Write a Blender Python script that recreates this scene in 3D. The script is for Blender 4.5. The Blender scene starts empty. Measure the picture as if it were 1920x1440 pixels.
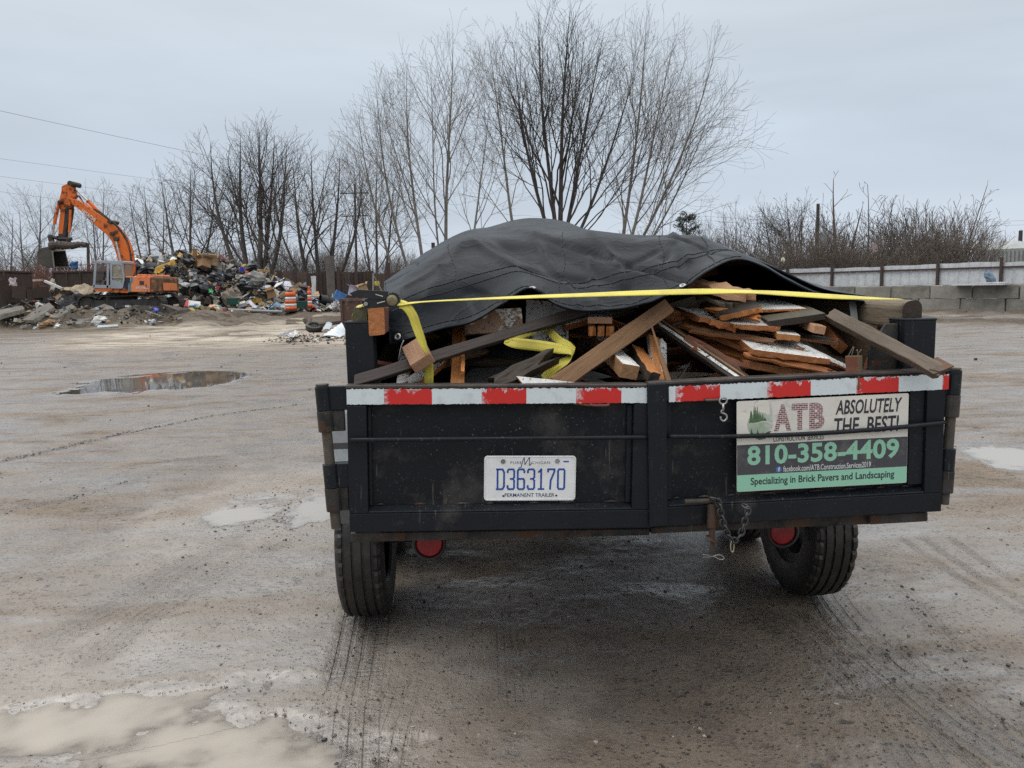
import bpy, math, random
import numpy as np
from mathutils import Vector, Matrix

R = math.radians
random.seed(7)
SC = bpy.context.scene
COL = SC.collection

# ------------------------------------------------------------------ camera
FPX, CAMH = 1442.0, 1.55                       # focal length in photo pixels (1920 wide), eye height
CCX, CCY = 960.0, 720.0
roll = math.atan(.0225)
pitch = math.atan(182 * math.cos(roll) / FPX)
FW = np.array([0, math.cos(pitch), -math.sin(pitch)])
_r0 = np.array([1., 0, 0]); _u0 = np.cross(_r0, FW)
RT = _r0 * math.cos(roll) - _u0 * math.sin(roll)
UP = _u0 * math.cos(roll) + _r0 * math.sin(roll)
EYE = np.array([0, 0, CAMH])
cam_d = bpy.data.cameras.new('camera'); cam = bpy.data.objects.new('camera', cam_d); COL.objects.link(cam)
cam_d.sensor_width = 36; cam_d.lens = 36 * FPX / 1920
cam_d.clip_start = .05; cam_d.clip_end = 6000
cam.matrix_world = Matrix(((RT[0], UP[0], -FW[0], EYE[0]), (RT[1], UP[1], -FW[1], EYE[1]), (RT[2], UP[2], -FW[2], EYE[2]), (0, 0, 0, 1)))
SC.camera = cam
SC.cycles.use_denoising = False

# ------------------------------------------------------------------ sky, sun, exposure
SUN_EL, SUN_AZ = R(56), R(-75)                  # azimuth from +Y towards +X
w = bpy.data.worlds.new('World'); SC.world = w; w.use_nodes = True
nt = w.node_tree; nt.nodes.clear()
def N(t, kind, **k):
    n = t.nodes.new(kind)
    for a, b in k.items():
        if a in n.inputs: n.inputs[a].default_value = b
        else: setattr(n, a, b)
    return n
out = N(nt, 'ShaderNodeOutputWorld'); bg = N(nt, 'ShaderNodeBackground'); bg2 = N(nt, 'ShaderNodeBackground'); addn = N(nt, 'ShaderNodeAddShader')
sky = N(nt, 'ShaderNodeTexSky', sky_type='NISHITA'); sky.sun_disc = False; sky.sun_elevation = SUN_EL; sky.sun_rotation = SUN_AZ
sky.air_density = 1.0; sky.dust_density = 4.0; sky.ozone_density = 1.0
bg2.inputs['Strength'].default_value = .006
nt.links.new(sky.outputs[0], bg2.inputs['Color'])
tc = N(nt, 'ShaderNodeTexCoord'); sep = N(nt, 'ShaderNodeSeparateXYZ'); nt.links.new(tc.outputs['Generated'], sep.inputs[0])
ramp = N(nt, 'ShaderNodeValToRGB')
stops = [(0.0, (.51, .555, .615)), (.06, (.45, .505, .575)), (.14, (.425, .485, .555)), (.25, (.455, .515, .575)), (.40, (.53, .585, .63)),
         (.60, (1.10, 1.13, 1.15)), (1.0, (1.8, 1.8, 1.78))]
el = ramp.color_ramp.elements
el[0].position = stops[0][0]; el[0].color = (*stops[0][1], 1); el[1].position = 1; el[1].color = (*stops[-1][1], 1)
for p_, c_ in stops[1:-1]:
    e_ = el.new(p_); e_.color = (*c_, 1)
mp = N(nt, 'ShaderNodeMapping'); mp.inputs['Scale'].default_value = (1.1, 1.1, 6.0); mp.inputs['Rotation'].default_value = (R(4), R(-5), R(20))
nt.links.new(tc.outputs['Generated'], mp.inputs[0])
cn = N(nt, 'ShaderNodeTexNoise'); cn.inputs['Scale'].default_value = 1.3; cn.inputs['Detail'].default_value = 5; cn.inputs['Roughness'].default_value = .48
cn.inputs['Distortion'].default_value = .4
nt.links.new(mp.outputs[0], cn.inputs['Vector'])
cr = N(nt, 'ShaderNodeMapRange'); cr.inputs['From Min'].default_value = .3; cr.inputs['From Max'].default_value = .72
cr.inputs['To Min'].default_value = .86; cr.inputs['To Max'].default_value = 1.13
nt.links.new(cn.outputs['Fac'], cr.inputs['Value'])
mul = N(nt, 'ShaderNodeVectorMath', operation='SCALE')
nt.links.new(sep.outputs['Z'], ramp.inputs[0]); nt.links.new(ramp.outputs[0], mul.inputs[0]); nt.links.new(cr.outputs[0], mul.inputs['Scale'])
nt.links.new(mul.outputs[0], bg.inputs['Color']); bg.inputs['Strength'].default_value = 1.0
nt.links.new(bg.outputs[0], addn.inputs[0]); nt.links.new(bg2.outputs[0], addn.inputs[1]); nt.links.new(addn.outputs[0], out.inputs[0])
sd = bpy.data.lights.new('sun', 'SUN'); sd.energy = .8; sd.angle = R(40); sd.color = (1, .97, .93)
so = bpy.data.objects.new('sun', sd); COL.objects.link(so)
so.rotation_euler = Vector((math.sin(SUN_AZ) * math.cos(SUN_EL), math.cos(SUN_AZ) * math.cos(SUN_EL), math.sin(SUN_EL))).to_track_quat('Z', 'Y').to_euler()
SC.view_settings.view_transform = 'Standard'; SC.view_settings.look = 'None'
SC.view_settings.exposure = 0.35; SC.view_settings.gamma = 1.0; SC.view_settings.use_curve_mapping = False

# ------------------------------------------------------------------ geometry of the view
def ray(px, py): return FW + RT * (px - CCX) / FPX - UP * (py - CCY) / FPX
def at(px, py, Y):
    d = ray(px, py); return EYE + d * (Y / d[1])
def ground(px, py, z=0.):
    d = ray(px, py); return EYE + d * ((z - CAMH) / d[2])
PSI = R(3.3)
TX = np.array([math.cos(PSI), math.sin(PSI), 0]); TY = np.array([-math.sin(PSI), math.cos(PSI), 0])
TP0 = at(995, 897, 2.47)
def loc(px, py, off=0.):                        # a point of the trailer's own frame: off metres ahead of its rear plane
    d = ray(px, py); t = ((TP0 - EYE) @ TY + off) / (d @ TY)
    v = EYE + d * t - TP0
    return np.array([v @ TX, off, v[2] + TP0[2]])
def t2w(p): p = np.asarray(p, float); return np.array([TP0[0], TP0[1], 0]) + TX * p[0] + TY * p[1] + np.array([0, 0, p[2]])

# ------------------------------------------------------------------ numpy noise
def _hash(ix, iy, s):
    h = (ix.astype(np.int64) * 374761393 + iy.astype(np.int64) * 668265263 + s * 974634777) & 0xffffffff
    h = ((h ^ (h >> 13)) * 1274126177) & 0xffffffff
    return ((h ^ (h >> 16)) & 0xffff) / 65535.0
def vn(x, y, s=0):
    x = np.asarray(x, float); y = np.asarray(y, float)
    ix = np.floor(x); iy = np.floor(y); fx = x - ix; fy = y - iy
    fx = fx * fx * fx * (fx * (fx * 6 - 15) + 10); fy = fy * fy * fy * (fy * (fy * 6 - 15) + 10)
    a = _hash(ix, iy, s); b = _hash(ix + 1, iy, s); c = _hash(ix, iy + 1, s); d = _hash(ix + 1, iy + 1, s)
    return a + (b - a) * fx + (c - a) * fy + (a - b - c + d) * fx * fy - .5
def fbm(x, y, s=0, o=4, g=.5):
    t = 0; amp = 1
    for i in range(o):
        t = t + amp * vn(x * 2 ** i + 17.3 * i, y * 2 ** i - 9.1 * i, s + i); amp *= g
    return t
def sst(a, b, x):
    t = np.clip((np.asarray(x, float) - a) / (b - a), 0, 1); return t * t * (3 - 2 * t)

# ------------------------------------------------------------------ materials
MATS = {}
def newmat(name):
    m = bpy.data.materials.new(name); m.use_nodes = True; t = m.node_tree; t.nodes.clear()
    o = N(t, 'ShaderNodeOutputMaterial'); b = N(t, 'ShaderNodeBsdfPrincipled'); t.links.new(b.outputs[0], o.inputs[0]); MATS[name] = m
    return m, t, b
def L(t, a, b): t.links.new(a, b)
def tex(t, scale, detail=4, rough=.55, vec=None, dist=0, stretch=None, coord='Object'):
    c = N(t, 'ShaderNodeTexCoord'); n = N(t, 'ShaderNodeTexNoise')
    n.inputs['Scale'].default_value = scale; n.inputs['Detail'].default_value = detail; n.inputs['Roughness'].default_value = rough; n.inputs['Distortion'].default_value = dist
    if stretch:
        m = N(t, 'ShaderNodeMapping'); m.inputs['Scale'].default_value = stretch; L(t, c.outputs[coord], m.inputs[0]); L(t, m.outputs[0], n.inputs['Vector'])
    else: L(t, c.outputs[coord], n.inputs['Vector'])
    return n.outputs['Fac']
def mr(t, v, a, b, c=0., d=1.):
    n = N(t, 'ShaderNodeMapRange'); n.clamp = True
    L(t, v, n.inputs['Value']); n.inputs['From Min'].default_value = a; n.inputs['From Max'].default_value = b; n.inputs['To Min'].default_value = c; n.inputs['To Max'].default_value = d
    return n.outputs[0]
def mix(t, f, a, b):
    n = N(t, 'ShaderNodeMix', data_type='RGBA')
    if isinstance(f, (int, float)): n.inputs[0].default_value = f
    else: L(t, f, n.inputs[0])
    for s, v in ((6, a), (7, b)):
        if isinstance(v, tuple): n.inputs[s].default_value = (*v, 1)
        else: L(t, v, n.inputs[s])
    return n.outputs[2]
def mth(t, op, a, b=None, c=None):
    n = N(t, 'ShaderNodeMath', operation=op)
    for i, v in enumerate((a, b, c)):
        if v is None: continue
        if isinstance(v, (int, float)): n.inputs[i].default_value = v
        else: L(t, v, n.inputs[i])
    return n.outputs[0]
def bump(t, b, h, strength=.3, dist=.01, prev=None):
    n = N(t, 'ShaderNodeBump'); n.inputs['Strength'].default_value = strength; n.inputs['Distance'].default_value = dist
    L(t, h, n.inputs['Height'])
    if prev is not None: L(t, prev, n.inputs['Normal'])
    if b is not None: L(t, n.outputs[0], b.inputs['Normal'])
    return n.outputs[0]
def setc(t, b, c):
    if isinstance(c, tuple): b.inputs['Base Color'].default_value = (*c, 1)
    else: L(t, c, b.inputs['Base Color'])
def plain(name, c, rough=.6, var=.25, scale=6, metal=0., c2=None, bumpy=.15, bscale=30, bdist=.004):
    if name in MATS: return MATS[name]
    m, t, b = newmat(name)
    c2 = c2 or tuple(x * (1 - var * 1.6) for x in c)
    f = mr(t, tex(t, scale, 5, .6), .35, .68)
    setc(t, b, mix(t, f, c, c2)); L(t, mr(t, tex(t, scale * 2.3, 4), .3, .7, max(.05, rough - .12), min(1, rough + .12)), b.inputs['Roughness'])
    b.inputs['Metallic'].default_value = metal
    if bumpy: bump(t, b, tex(t, bscale, 4), bumpy, bdist)
    return m
def worn(name, c, rust=(.10, .045, .02), dust=(.16, .14, .12), rough=.42, rustamt=.70, dustamt=.6, scale=5, metal=0.):
    m, t, b = newmat(name); b.inputs['Specular IOR Level'].default_value = .25
    v = mr(t, tex(t, scale * .5, 3), .3, .7, 0, .5)
    base = mix(t, v, c, tuple(x * 1.7 + .003 for x in c))
    d = mr(t, tex(t, scale, 6, .7), dustamt - .09, dustamt + .16, 0, .38)
    base = mix(t, d, base, dust)
    scr = mr(t, tex(t, 9, 5, .75, stretch=(9, 9, .5)), .60, .68, 0, .7)        # fine vertical scrapes
    scr = mth(t, 'MULTIPLY', scr, mr(t, tex(t, 4, 3), .46, .6))
    base = mix(t, scr, base, dust)
    r = mr(t, tex(t, scale * 2.2, 8, .72), rustamt - .045, rustamt + .03, 0, .9)
    base = mix(t, r, base, rust)
    sp = mr(t, tex(t, 160, 2, .5), .68, .76, 0, .6)
    base = mix(t, sp, base, (.2, .19, .17))
    setc(t, b, base)
    L(t, mr(t, tex(t, 14, 5, .65), .3, .7, rough - .14, rough + .22), b.inputs['Roughness'])
    h = mth(t, 'ADD', tex(t, 40, 5, .6), mth(t, 'MULTIPLY', r, -.8))
    bump(t, b, h, .18, .004)
    return m
def wood(name, c1, c2, dark=(.035, .022, .014), stain=.62, rough=.72, grain=1., ends=None):
    m, t, b = newmat(name)
    g = tex(t, 5.5, 7, .62, stretch=(1.3, 16, 16), dist=.6)
    base = mix(t, mr(t, g, .3, .7), c1, c2)
    g2 = mr(t, tex(t, 9, 6, .7, stretch=(.8, 34, 34), dist=.4), .56, .7, 0, .75 * grain)
    base = mix(t, g2, base, dark)
    st = mr(t, tex(t, 7, 7, .7), stain, stain + .16, 0, .85)
    base = mix(t, st, base, dark)
    vt = N(t, 'ShaderNodeObjectInfo')
    hv = N(t, 'ShaderNodeHueSaturation'); L(t, base, hv.inputs['Color']); L(t, mr(t, vt.outputs['Random'], 0, 1, .75, 1.2), hv.inputs['Value'])
    L(t, hv.outputs[0], b.inputs['Base Color'])
    L(t, mr(t, st, 0, 1, rough, rough - .25), b.inputs['Roughness'])
    bump(t, b, mth(t, 'ADD', g, tex(t, 60, 4, .6, stretch=(.3, 1, 1))), .45, .006)
    return m
def painted(name, c=(.72, .72, .69), under=(.17, .09, .045), dirt=(.09, .075, .06), peel=.62, rough=.5):
    m, t, b = newmat(name)
    base = mix(t, mr(t, tex(t, 12, 6, .65), .42, .72, 0, .6), c, dirt)
    p_ = mr(t, tex(t, 15, 7, .68), peel, peel + .02)
    base = mix(t, p_, base, under)
    crumbs = mr(t, mth(t, 'ADD', tex(t, 95, 4, .65), mr(t, tex(t, 9, 4), .35, .65, -.08, .08)), .58, .63)
    base = mix(t, crumbs, base, (.03, .025, .02))
    setc(t, b, base); b.inputs['Roughness'].default_value = rough
    bump(t, b, mth(t, 'SUBTRACT', tex(t, 50, 4), p_), .35, .003)
    return m

black = worn('black_steel_paint', (.0065, .0085, .0115), rustamt=.72, dustamt=.66)
black_rusty = worn('rusty_black_steel', (.012, .012, .013), rustamt=.56, dustamt=.5, rust=(.075, .035, .018))
panel_black = worn('black_panel_paint', (.005, .0066, .009), rustamt=.73, dustamt=.60, rough=.5)
bare_pin = worn('grimy_bare_pin', (.03, .027, .022), rustamt=.55, dustamt=.45, rust=(.14, .09, .05), rough=.45, metal=.3)
rubber = plain('tyre_rubber', (.010, .0095, .009), .5, .5, 9, c2=(.030, .024, .018), bumpy=.4, bscale=60, bdist=.004)
rubber_wet = rubber
rim_m = plain('dirty_white_rim', (.2, .19, .17), .5, .5, 8)
zinc = plain('zinc_steel', (.45, .44, .42), .35, .3, 20, metal=.8)
chain_m = plain('dark_chain_steel', (.07, .07, .07), .42, .4, 40, metal=.4)
brass_m = plain('dull_brass', (.35, .3, .17), .4, .4, 25, metal=.7)
red_lens = plain('red_lens', (.28, .006, .012), .35, .3, 40, bumpy=.05)
gum = plain('black_gum', (.012, .012, .013), .55, .3, 30)
grey_fender = worn('grey_fender_paint', (.075, .08, .086), rustamt=.74, dustamt=.6, rough=.45)
tape_white = None

def tape_mats():
    m, t, b = newmat('tape_white')
    base = mix(t, mr(t, tex(t, 14, 6, .65), .5, .8, 0, .55), (.62, .68, .70), (.25, .22, .18))
    base = mix(t, mr(t, tex(t, 34, 7, .7), .68, .72), base, (.05, .04, .035))
    setc(t, b, base); b.inputs['Roughness'].default_value = .32
    bump(t, b, tex(t, 60, 3), .1, .002)
    m2, t, b = newmat('tape_red')
    c = N(t, 'ShaderNodeTexCoord'); uv = N(t, 'ShaderNodeUVMap'); s = N(t, 'ShaderNodeSeparateXYZ'); L(t, uv.outputs[0], s.inputs[0])
    ragged = mth(t, 'ADD', s.outputs['Y'], mr(t, tex(t, 26, 5, .7, stretch=(1, 1, .5)), .3, .7, -.52, .45))
    torn = mr(t, ragged, .86, .90)
    side = mr(t, mth(t, 'ADD', s.outputs['X'], mr(t, tex(t, 30, 5, .7), .3, .7, -.2, .2)), .06, .1, 1, 0)
    torn = mth(t, 'MAXIMUM', torn, mth(t, 'MULTIPLY', side, .8))
    und = mix(t, mr(t, tex(t, 40, 5, .7), .45, .6), (.62, .60, .62), (.52, .12, .12))
    base = mix(t, torn, (.56, .022, .018), und)
    setc(t, b, base); b.inputs['Roughness'].default_value = .3
    bump(t, b, torn, .4, .002)
    return m, m2
tape_white, tape_red = tape_mats()

# ------------------------------------------------------------------ mesh builder
class MB:
    def __init__(s): s.v = []; s.f = []; s.m = []; s.uv = {}
    def add(s, vs, fs, m=0):
        o = len(s.v); s.v += [tuple(map(float, p)) for p in vs]
        for f in fs: s.f.append(tuple(i + o for i in f)); s.m.append(m)
        return o
    def box(s, c, size, rot=None, m=0):
        hx, hy, hz = (q / 2 for q in size); c = np.asarray(c, float)
        P = np.array([(x, y, z) for z in (-hz, hz) for y in (-hy, hy) for x in (-hx, hx)])
        if rot is not None: P = P @ np.asarray(rot).T
        s.add(P + c, [(0, 2, 3, 1), (4, 5, 7, 6), (0, 1, 5, 4), (2, 6, 7, 3), (0, 4, 6, 2), (1, 3, 7, 5)], m)
    def box2(s, a, b, m=0):
        a = np.asarray(a, float); b = np.asarray(b, float); s.box((a + b) / 2, np.abs(b - a), None, m)
    def prism(s, poly, off, m=0, mcap=None):
        poly = [np.asarray(p, float) for p in poly]; off = np.asarray(off, float); n = len(poly)
        o = s.add(poly + [p + off for p in poly], [], m)
        s.f.append(tuple(o + i for i in range(n))); s.m.append(m)
        s.f.append(tuple(o + n + i for i in reversed(range(n)))); s.m.append(m)
        for i in range(n):
            j = (i + 1) % n; s.f.append((o + i, o + n + i, o + n + j, o + j)); s.m.append(m)
    def tube(s, path, rad, n=8, caps=True, m=0, closed=False):
        P = [np.asarray(p, float) for p in path]; k = len(P)
        if isinstance(rad, (int, float)): rad = [rad] * k
        up = None; rings = []
        for i in range(k):
            if closed: d = P[(i + 1) % k] - P[i - 1]
            else: d = P[min(i + 1, k - 1)] - P[max(i - 1, 0)]
            d = d / (np.linalg.norm(d) + 1e-12)
            if up is None:
                up = np.cross(d, (0, 0, 1.)) if abs(d[2]) < .9 else np.cross(d, (1., 0, 0))
            up = up - d * (up @ d); up /= np.linalg.norm(up) + 1e-12; e = np.cross(d, up)
            rings.append([P[i] + rad[i] * (math.cos(a) * up + math.sin(a) * e) for a in np.linspace(0, 2 * math.pi, n, False)])
        o = s.add([p for r_ in rings for p in r_], [], m)
        for i in range(k if closed else k - 1):
            i2 = (i + 1) % k
            for j in range(n):
                j2 = (j + 1) % n; s.f.append((o + i * n + j, o + i * n + j2, o + i2 * n + j2, o + i2 * n + j)); s.m.append(m)
        if caps and not closed:
            s.f.append(tuple(o + j for j in reversed(range(n)))); s.m.append(m)
            s.f.append(tuple(o + (k - 1) * n + j for j in range(n))); s.m.append(m)
    def lathe(s, prof, c, axis, n=32, m=0, fr=None, closed=False):
        axis = np.asarray(axis, float); axis /= np.linalg.norm(axis)
        a = np.cross(axis, (0, 0, 1.)) if abs(axis[2]) < .9 else np.array([1., 0, 0]); a /= np.linalg.norm(a); b = np.cross(axis, a); c = np.asarray(c, float)
        k = len(prof); o = len(s.v); V = []
        for j in range(n):
            th = 2 * math.pi * j / n; q = math.cos(th) * a + math.sin(th) * b
            for i, (r_, h) in enumerate(prof):
                if fr: r_ = fr(r_, h, j)
                V.append(c + axis * h + q * r_)
        s.add(V, [], m)
        for j in range(n):
            j2 = (j + 1) % n
            for i in range(k if closed else k - 1):
                i2 = (i + 1) % k
                s.f.append((o + j * k + i, o + j2 * k + i, o + j2 * k + i2, o + j * k + i2)); s.m.append(m)
    def disc(s, c, axis, r_, n=24, m=0):
        s.tube([np.asarray(c), np.asarray(c) + np.asarray(axis)], r_, n, True, m)
    def grid(s, P, m=0, flip=False):                # P[rows][cols]
        P = np.asarray(P, float); a, b, _ = P.shape; o = s.add(P.reshape(-1, 3), [], m)
        for i in range(a - 1):
            for j in range(b - 1):
                q = (o + i * b + j, o + i * b + j + 1, o + (i + 1) * b + j + 1, o + (i + 1) * b + j)
                s.f.append(q[::-1] if flip else q); s.m.append(m)
    def build(s, name, mats, parent=None, smooth=False, bevel=0, solid=0, matrix=None, sharp=None):
        me = bpy.data.meshes.new(name); me.from_pydata(s.v, [], s.f)
        for x in (mats if isinstance(mats, (list, tuple)) else [mats]): me.materials.append(x)
        me.polygons.foreach_set('material_index', s.m)
        if smooth: me.polygons.foreach_set('use_smooth', [True] * len(s.f))
        me.update()
        o = bpy.data.objects.new(name, me); COL.objects.link(o)
        if parent is not None: o.parent = parent
        if matrix is not None: o.matrix_world = matrix if parent is None else matrix
        if solid:
            md = o.modifiers.new('s', 'SOLIDIFY'); md.thickness = solid; md.offset = 0
        if bevel:
            md = o.modifiers.new('b', 'BEVEL'); md.width = bevel; md.segments = 2; md.limit_method = 'ANGLE'; md.angle_limit = R(40)
            if not smooth: md.harden_normals = False
        if smooth and sharp:
            me.set_sharp_from_angle(angle=R(sharp))
        return o
def tag(o, label=None, cat=None, group=None, kind=None):
    if label: o['label'] = label
    if cat: o['category'] = cat
    if group: o['group'] = group
    if kind: o['kind'] = kind
    return o
def empty(name, p=(0, 0, 0), rz=0, label=None, cat=None, group=None):
    o = bpy.data.objects.new(name, None); COL.objects.link(o); o.location = tuple(p); o.rotation_euler = (0, 0, rz); o.empty_display_size = .1
    return tag(o, label, cat, group)
def copy_tree(o, parent=None):
    c = o.copy(); COL.objects.link(c)
    if parent is not None: c.parent = parent
    for ch in list(o.children): copy_tree(ch, c)
    return c
def rotx(a): c, s = math.cos(a), math.sin(a); return np.array([[1, 0, 0], [0, c, -s], [0, s, c]])
def roty(a): c, s = math.cos(a), math.sin(a); return np.array([[c, 0, s], [0, 1, 0], [-s, 0, c]])
def rotz(a): c, s = math.cos(a), math.sin(a); return np.array([[c, -s, 0], [s, c, 0], [0, 0, 1]])
def spline(P, n):                                  # Catmull-Rom through the points, n samples a span
    P = [np.asarray(p, float) for p in P]; Q = [2 * P[0] - P[1]] + P + [2 * P[-1] - P[-2]]; o_ = []
    for i in range(1, len(Q) - 2):
        for k in range(n):
            t = k / n; a, b, c, d = Q[i - 1:i + 3]
            o_.append(.5 * (2 * b + (c - a) * t + (2 * a - 5 * b + 4 * c - d) * t * t + (3 * b - a - 3 * c + d) * t ** 3))
    o_.append(P[-1]); return o_
def text2d(s, bold=0., shear=0., spacing=1.):
    cu = bpy.data.curves.new('t', 'FONT'); cu.body = s; cu.offset = bold; cu.shear = shear; cu.space_character = spacing; cu.resolution_u = 3; cu.fill_mode = 'FRONT'
    ob = bpy.data.objects.new('t', cu); COL.objects.link(ob)
    dg = bpy.context.evaluated_depsgraph_get(); me = bpy.data.meshes.new_from_object(ob.evaluated_get(dg))
    v = np.array([x.co[:2] for x in me.vertices]); f = [tuple(p.vertices) for p in me.polygons]
    bpy.data.objects.remove(ob); bpy.data.curves.remove(cu); bpy.data.meshes.remove(me)
    v -= v.min(0); v /= v.max(0)
    return v, f
def put_text(mb, s, fr, x0, y0, x1, y1, m=0, bold=0., shear=0., lift=0., spacing=1.):   # fr(u, v, lift) -> 3D
    v, f = text2d(s, bold, shear, spacing)
    mb.add([fr(x0 + (x1 - x0) * a, y0 + (y1 - y0) * b, lift) for a, b in v], f, m)

# ------------------------------------------------------------------ terrain
def g0(x, y):                                      # the large lie of the land
    x = np.asarray(x, float); y = np.asarray(y, float)
    z = .50 * sst(33.5, 39.5, y) * sst(-3.5, -8, x)
    z = z + .15 * sst(38, 40, y) * sst(-12.0, -16, x)
    z = z + .48 * np.exp(-(((y - 37.2) / 1.25) ** 2)) * sst(-13.5, -16.5, x)      # bank of broken concrete in front of the excavator
    z = z + .05 * fbm(x * .12, y * .12, 3, 3) * sst(5, 20, y)
    return z
# tyre tracks: centre line points, half width, number of grooves, depth sign
TRACKS = []
def track(pts, hw, m): TRACKS.append(([ground(*p)[:2] for p in pts], hw, m))
track([(1535, 1085), (1590, 1165), (1700, 1265), (1830, 1360), (1990, 1460)], .13, 1.)
track([(1440, 1160), (1560, 1230), (1660, 1330), (1740, 1440)], .12, .55)
track([(1560, 1180), (1720, 1240), (1860, 1330), (2000, 1420)], .12, .6)
track([(690, 1120), (672, 1240), (655, 1330), (642, 1460)], .12, 1.)
track([(760, 1300), (735, 1380), (715, 1470)], .10, .5)
track([(0, 865), (130, 835), (260, 806), (400, 780), (560, 757)], .055, 1.)
track([(-60, 970), (120, 935), (240, 900), (420, 872)], .07, .5)
track([(100, 1200), (230, 1130), (330, 1070), (440, 1010)], .12, .55)
track([(180, 1230), (290, 1150), (400, 1080), (520, 1020)], .10, .5)
track([(1690, 1105), (1740, 1165), (1810, 1250)], .05, .7)
for o_ in (0, 55, 130, 190): track([(1500 + o_, 1150 + .4 * o_), (1600 + o_ * 1.5, 1250), (1730 + o_ * 1.8, 1350), (1850 + o_ * 2, 1450)], .03, .7)
for o_ in (0, 40, 90): track([(1690 + o_, 1010), (1790 + o_, 1080), (1950 + o_, 1170)], .025, .6)
track([(950, 1130), (958, 1220), (965, 1310)], .07, .35)
track([(0, 690), (400, 672), (640, 650)], .16, .4)
track([(0, 720), (250, 690), (520, 668)], .16, .4)
track([(1800, 700), (1860, 690), (1960, 680)], .16, .4)
track([(1770, 650), (1860, 655), (1960, 662)], .16, .4)
PUDDLES = [  # centre px, half sizes in metres (x, y), rotation, depth
    ((285, 717), 1.15, 1.3, .0, .030), ((455, 964), .22, .20, .1, .016), ((592, 955), .16, .34, 0, .016), ((1905, 856), .33, .42, 0, .02), ((150, 1345), .60, .19, .25, .016),
    ((345, 1385), .50, .17, -.2, .016), ((535, 1425), .34, .18, 0, .013), ((150, 735), .5, .4, 0, .014), ((500, 932), .2, .14, 0, .010), ((1870, 592), 2.6, .8, .0, .03),
]
PC = [(ground(*c)[:2], a, b, ro, dp) for c, a, b, ro, dp in PUDDLES]
def pud_field(x, y):
    f = np.zeros_like(x)
    for (c, a, b, ro, dp) in PC:
        dx = x - c[0]; dy = y - c[1]; u = (dx * math.cos(ro) + dy * math.sin(ro)) / a; v = (-dx * math.sin(ro) + dy * math.cos(ro)) / b
        d = np.sqrt(u * u + v * v) + .55 * fbm(x / a * 1.3, y / b * 1.3, 31, 3)
        f = np.maximum(f, dp * np.clip(1.35 - d, 0, 1) ** .8 * 1.6)
    return f
WATER_Z = -.0085
def gh(x, y):
    """height of the ground without tyre tracks and heaps"""
    r_ = np.hypot(x, y); z = g0(x, y)
    z = z + sst(70, 25, r_) * (.020 * fbm(x * .7, y * .7, 5, 4) + .006 * fbm(x * 5, y * 5, 8, 3)) + sst(9, 5, r_) * (.0035 * fbm(x * 28, y * 28, 12, 3))
    pf = pud_field(x, y); return z - pf + .012 * (pf > 0) * fbm(x * 9, y * 9, 22, 3), pf
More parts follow.
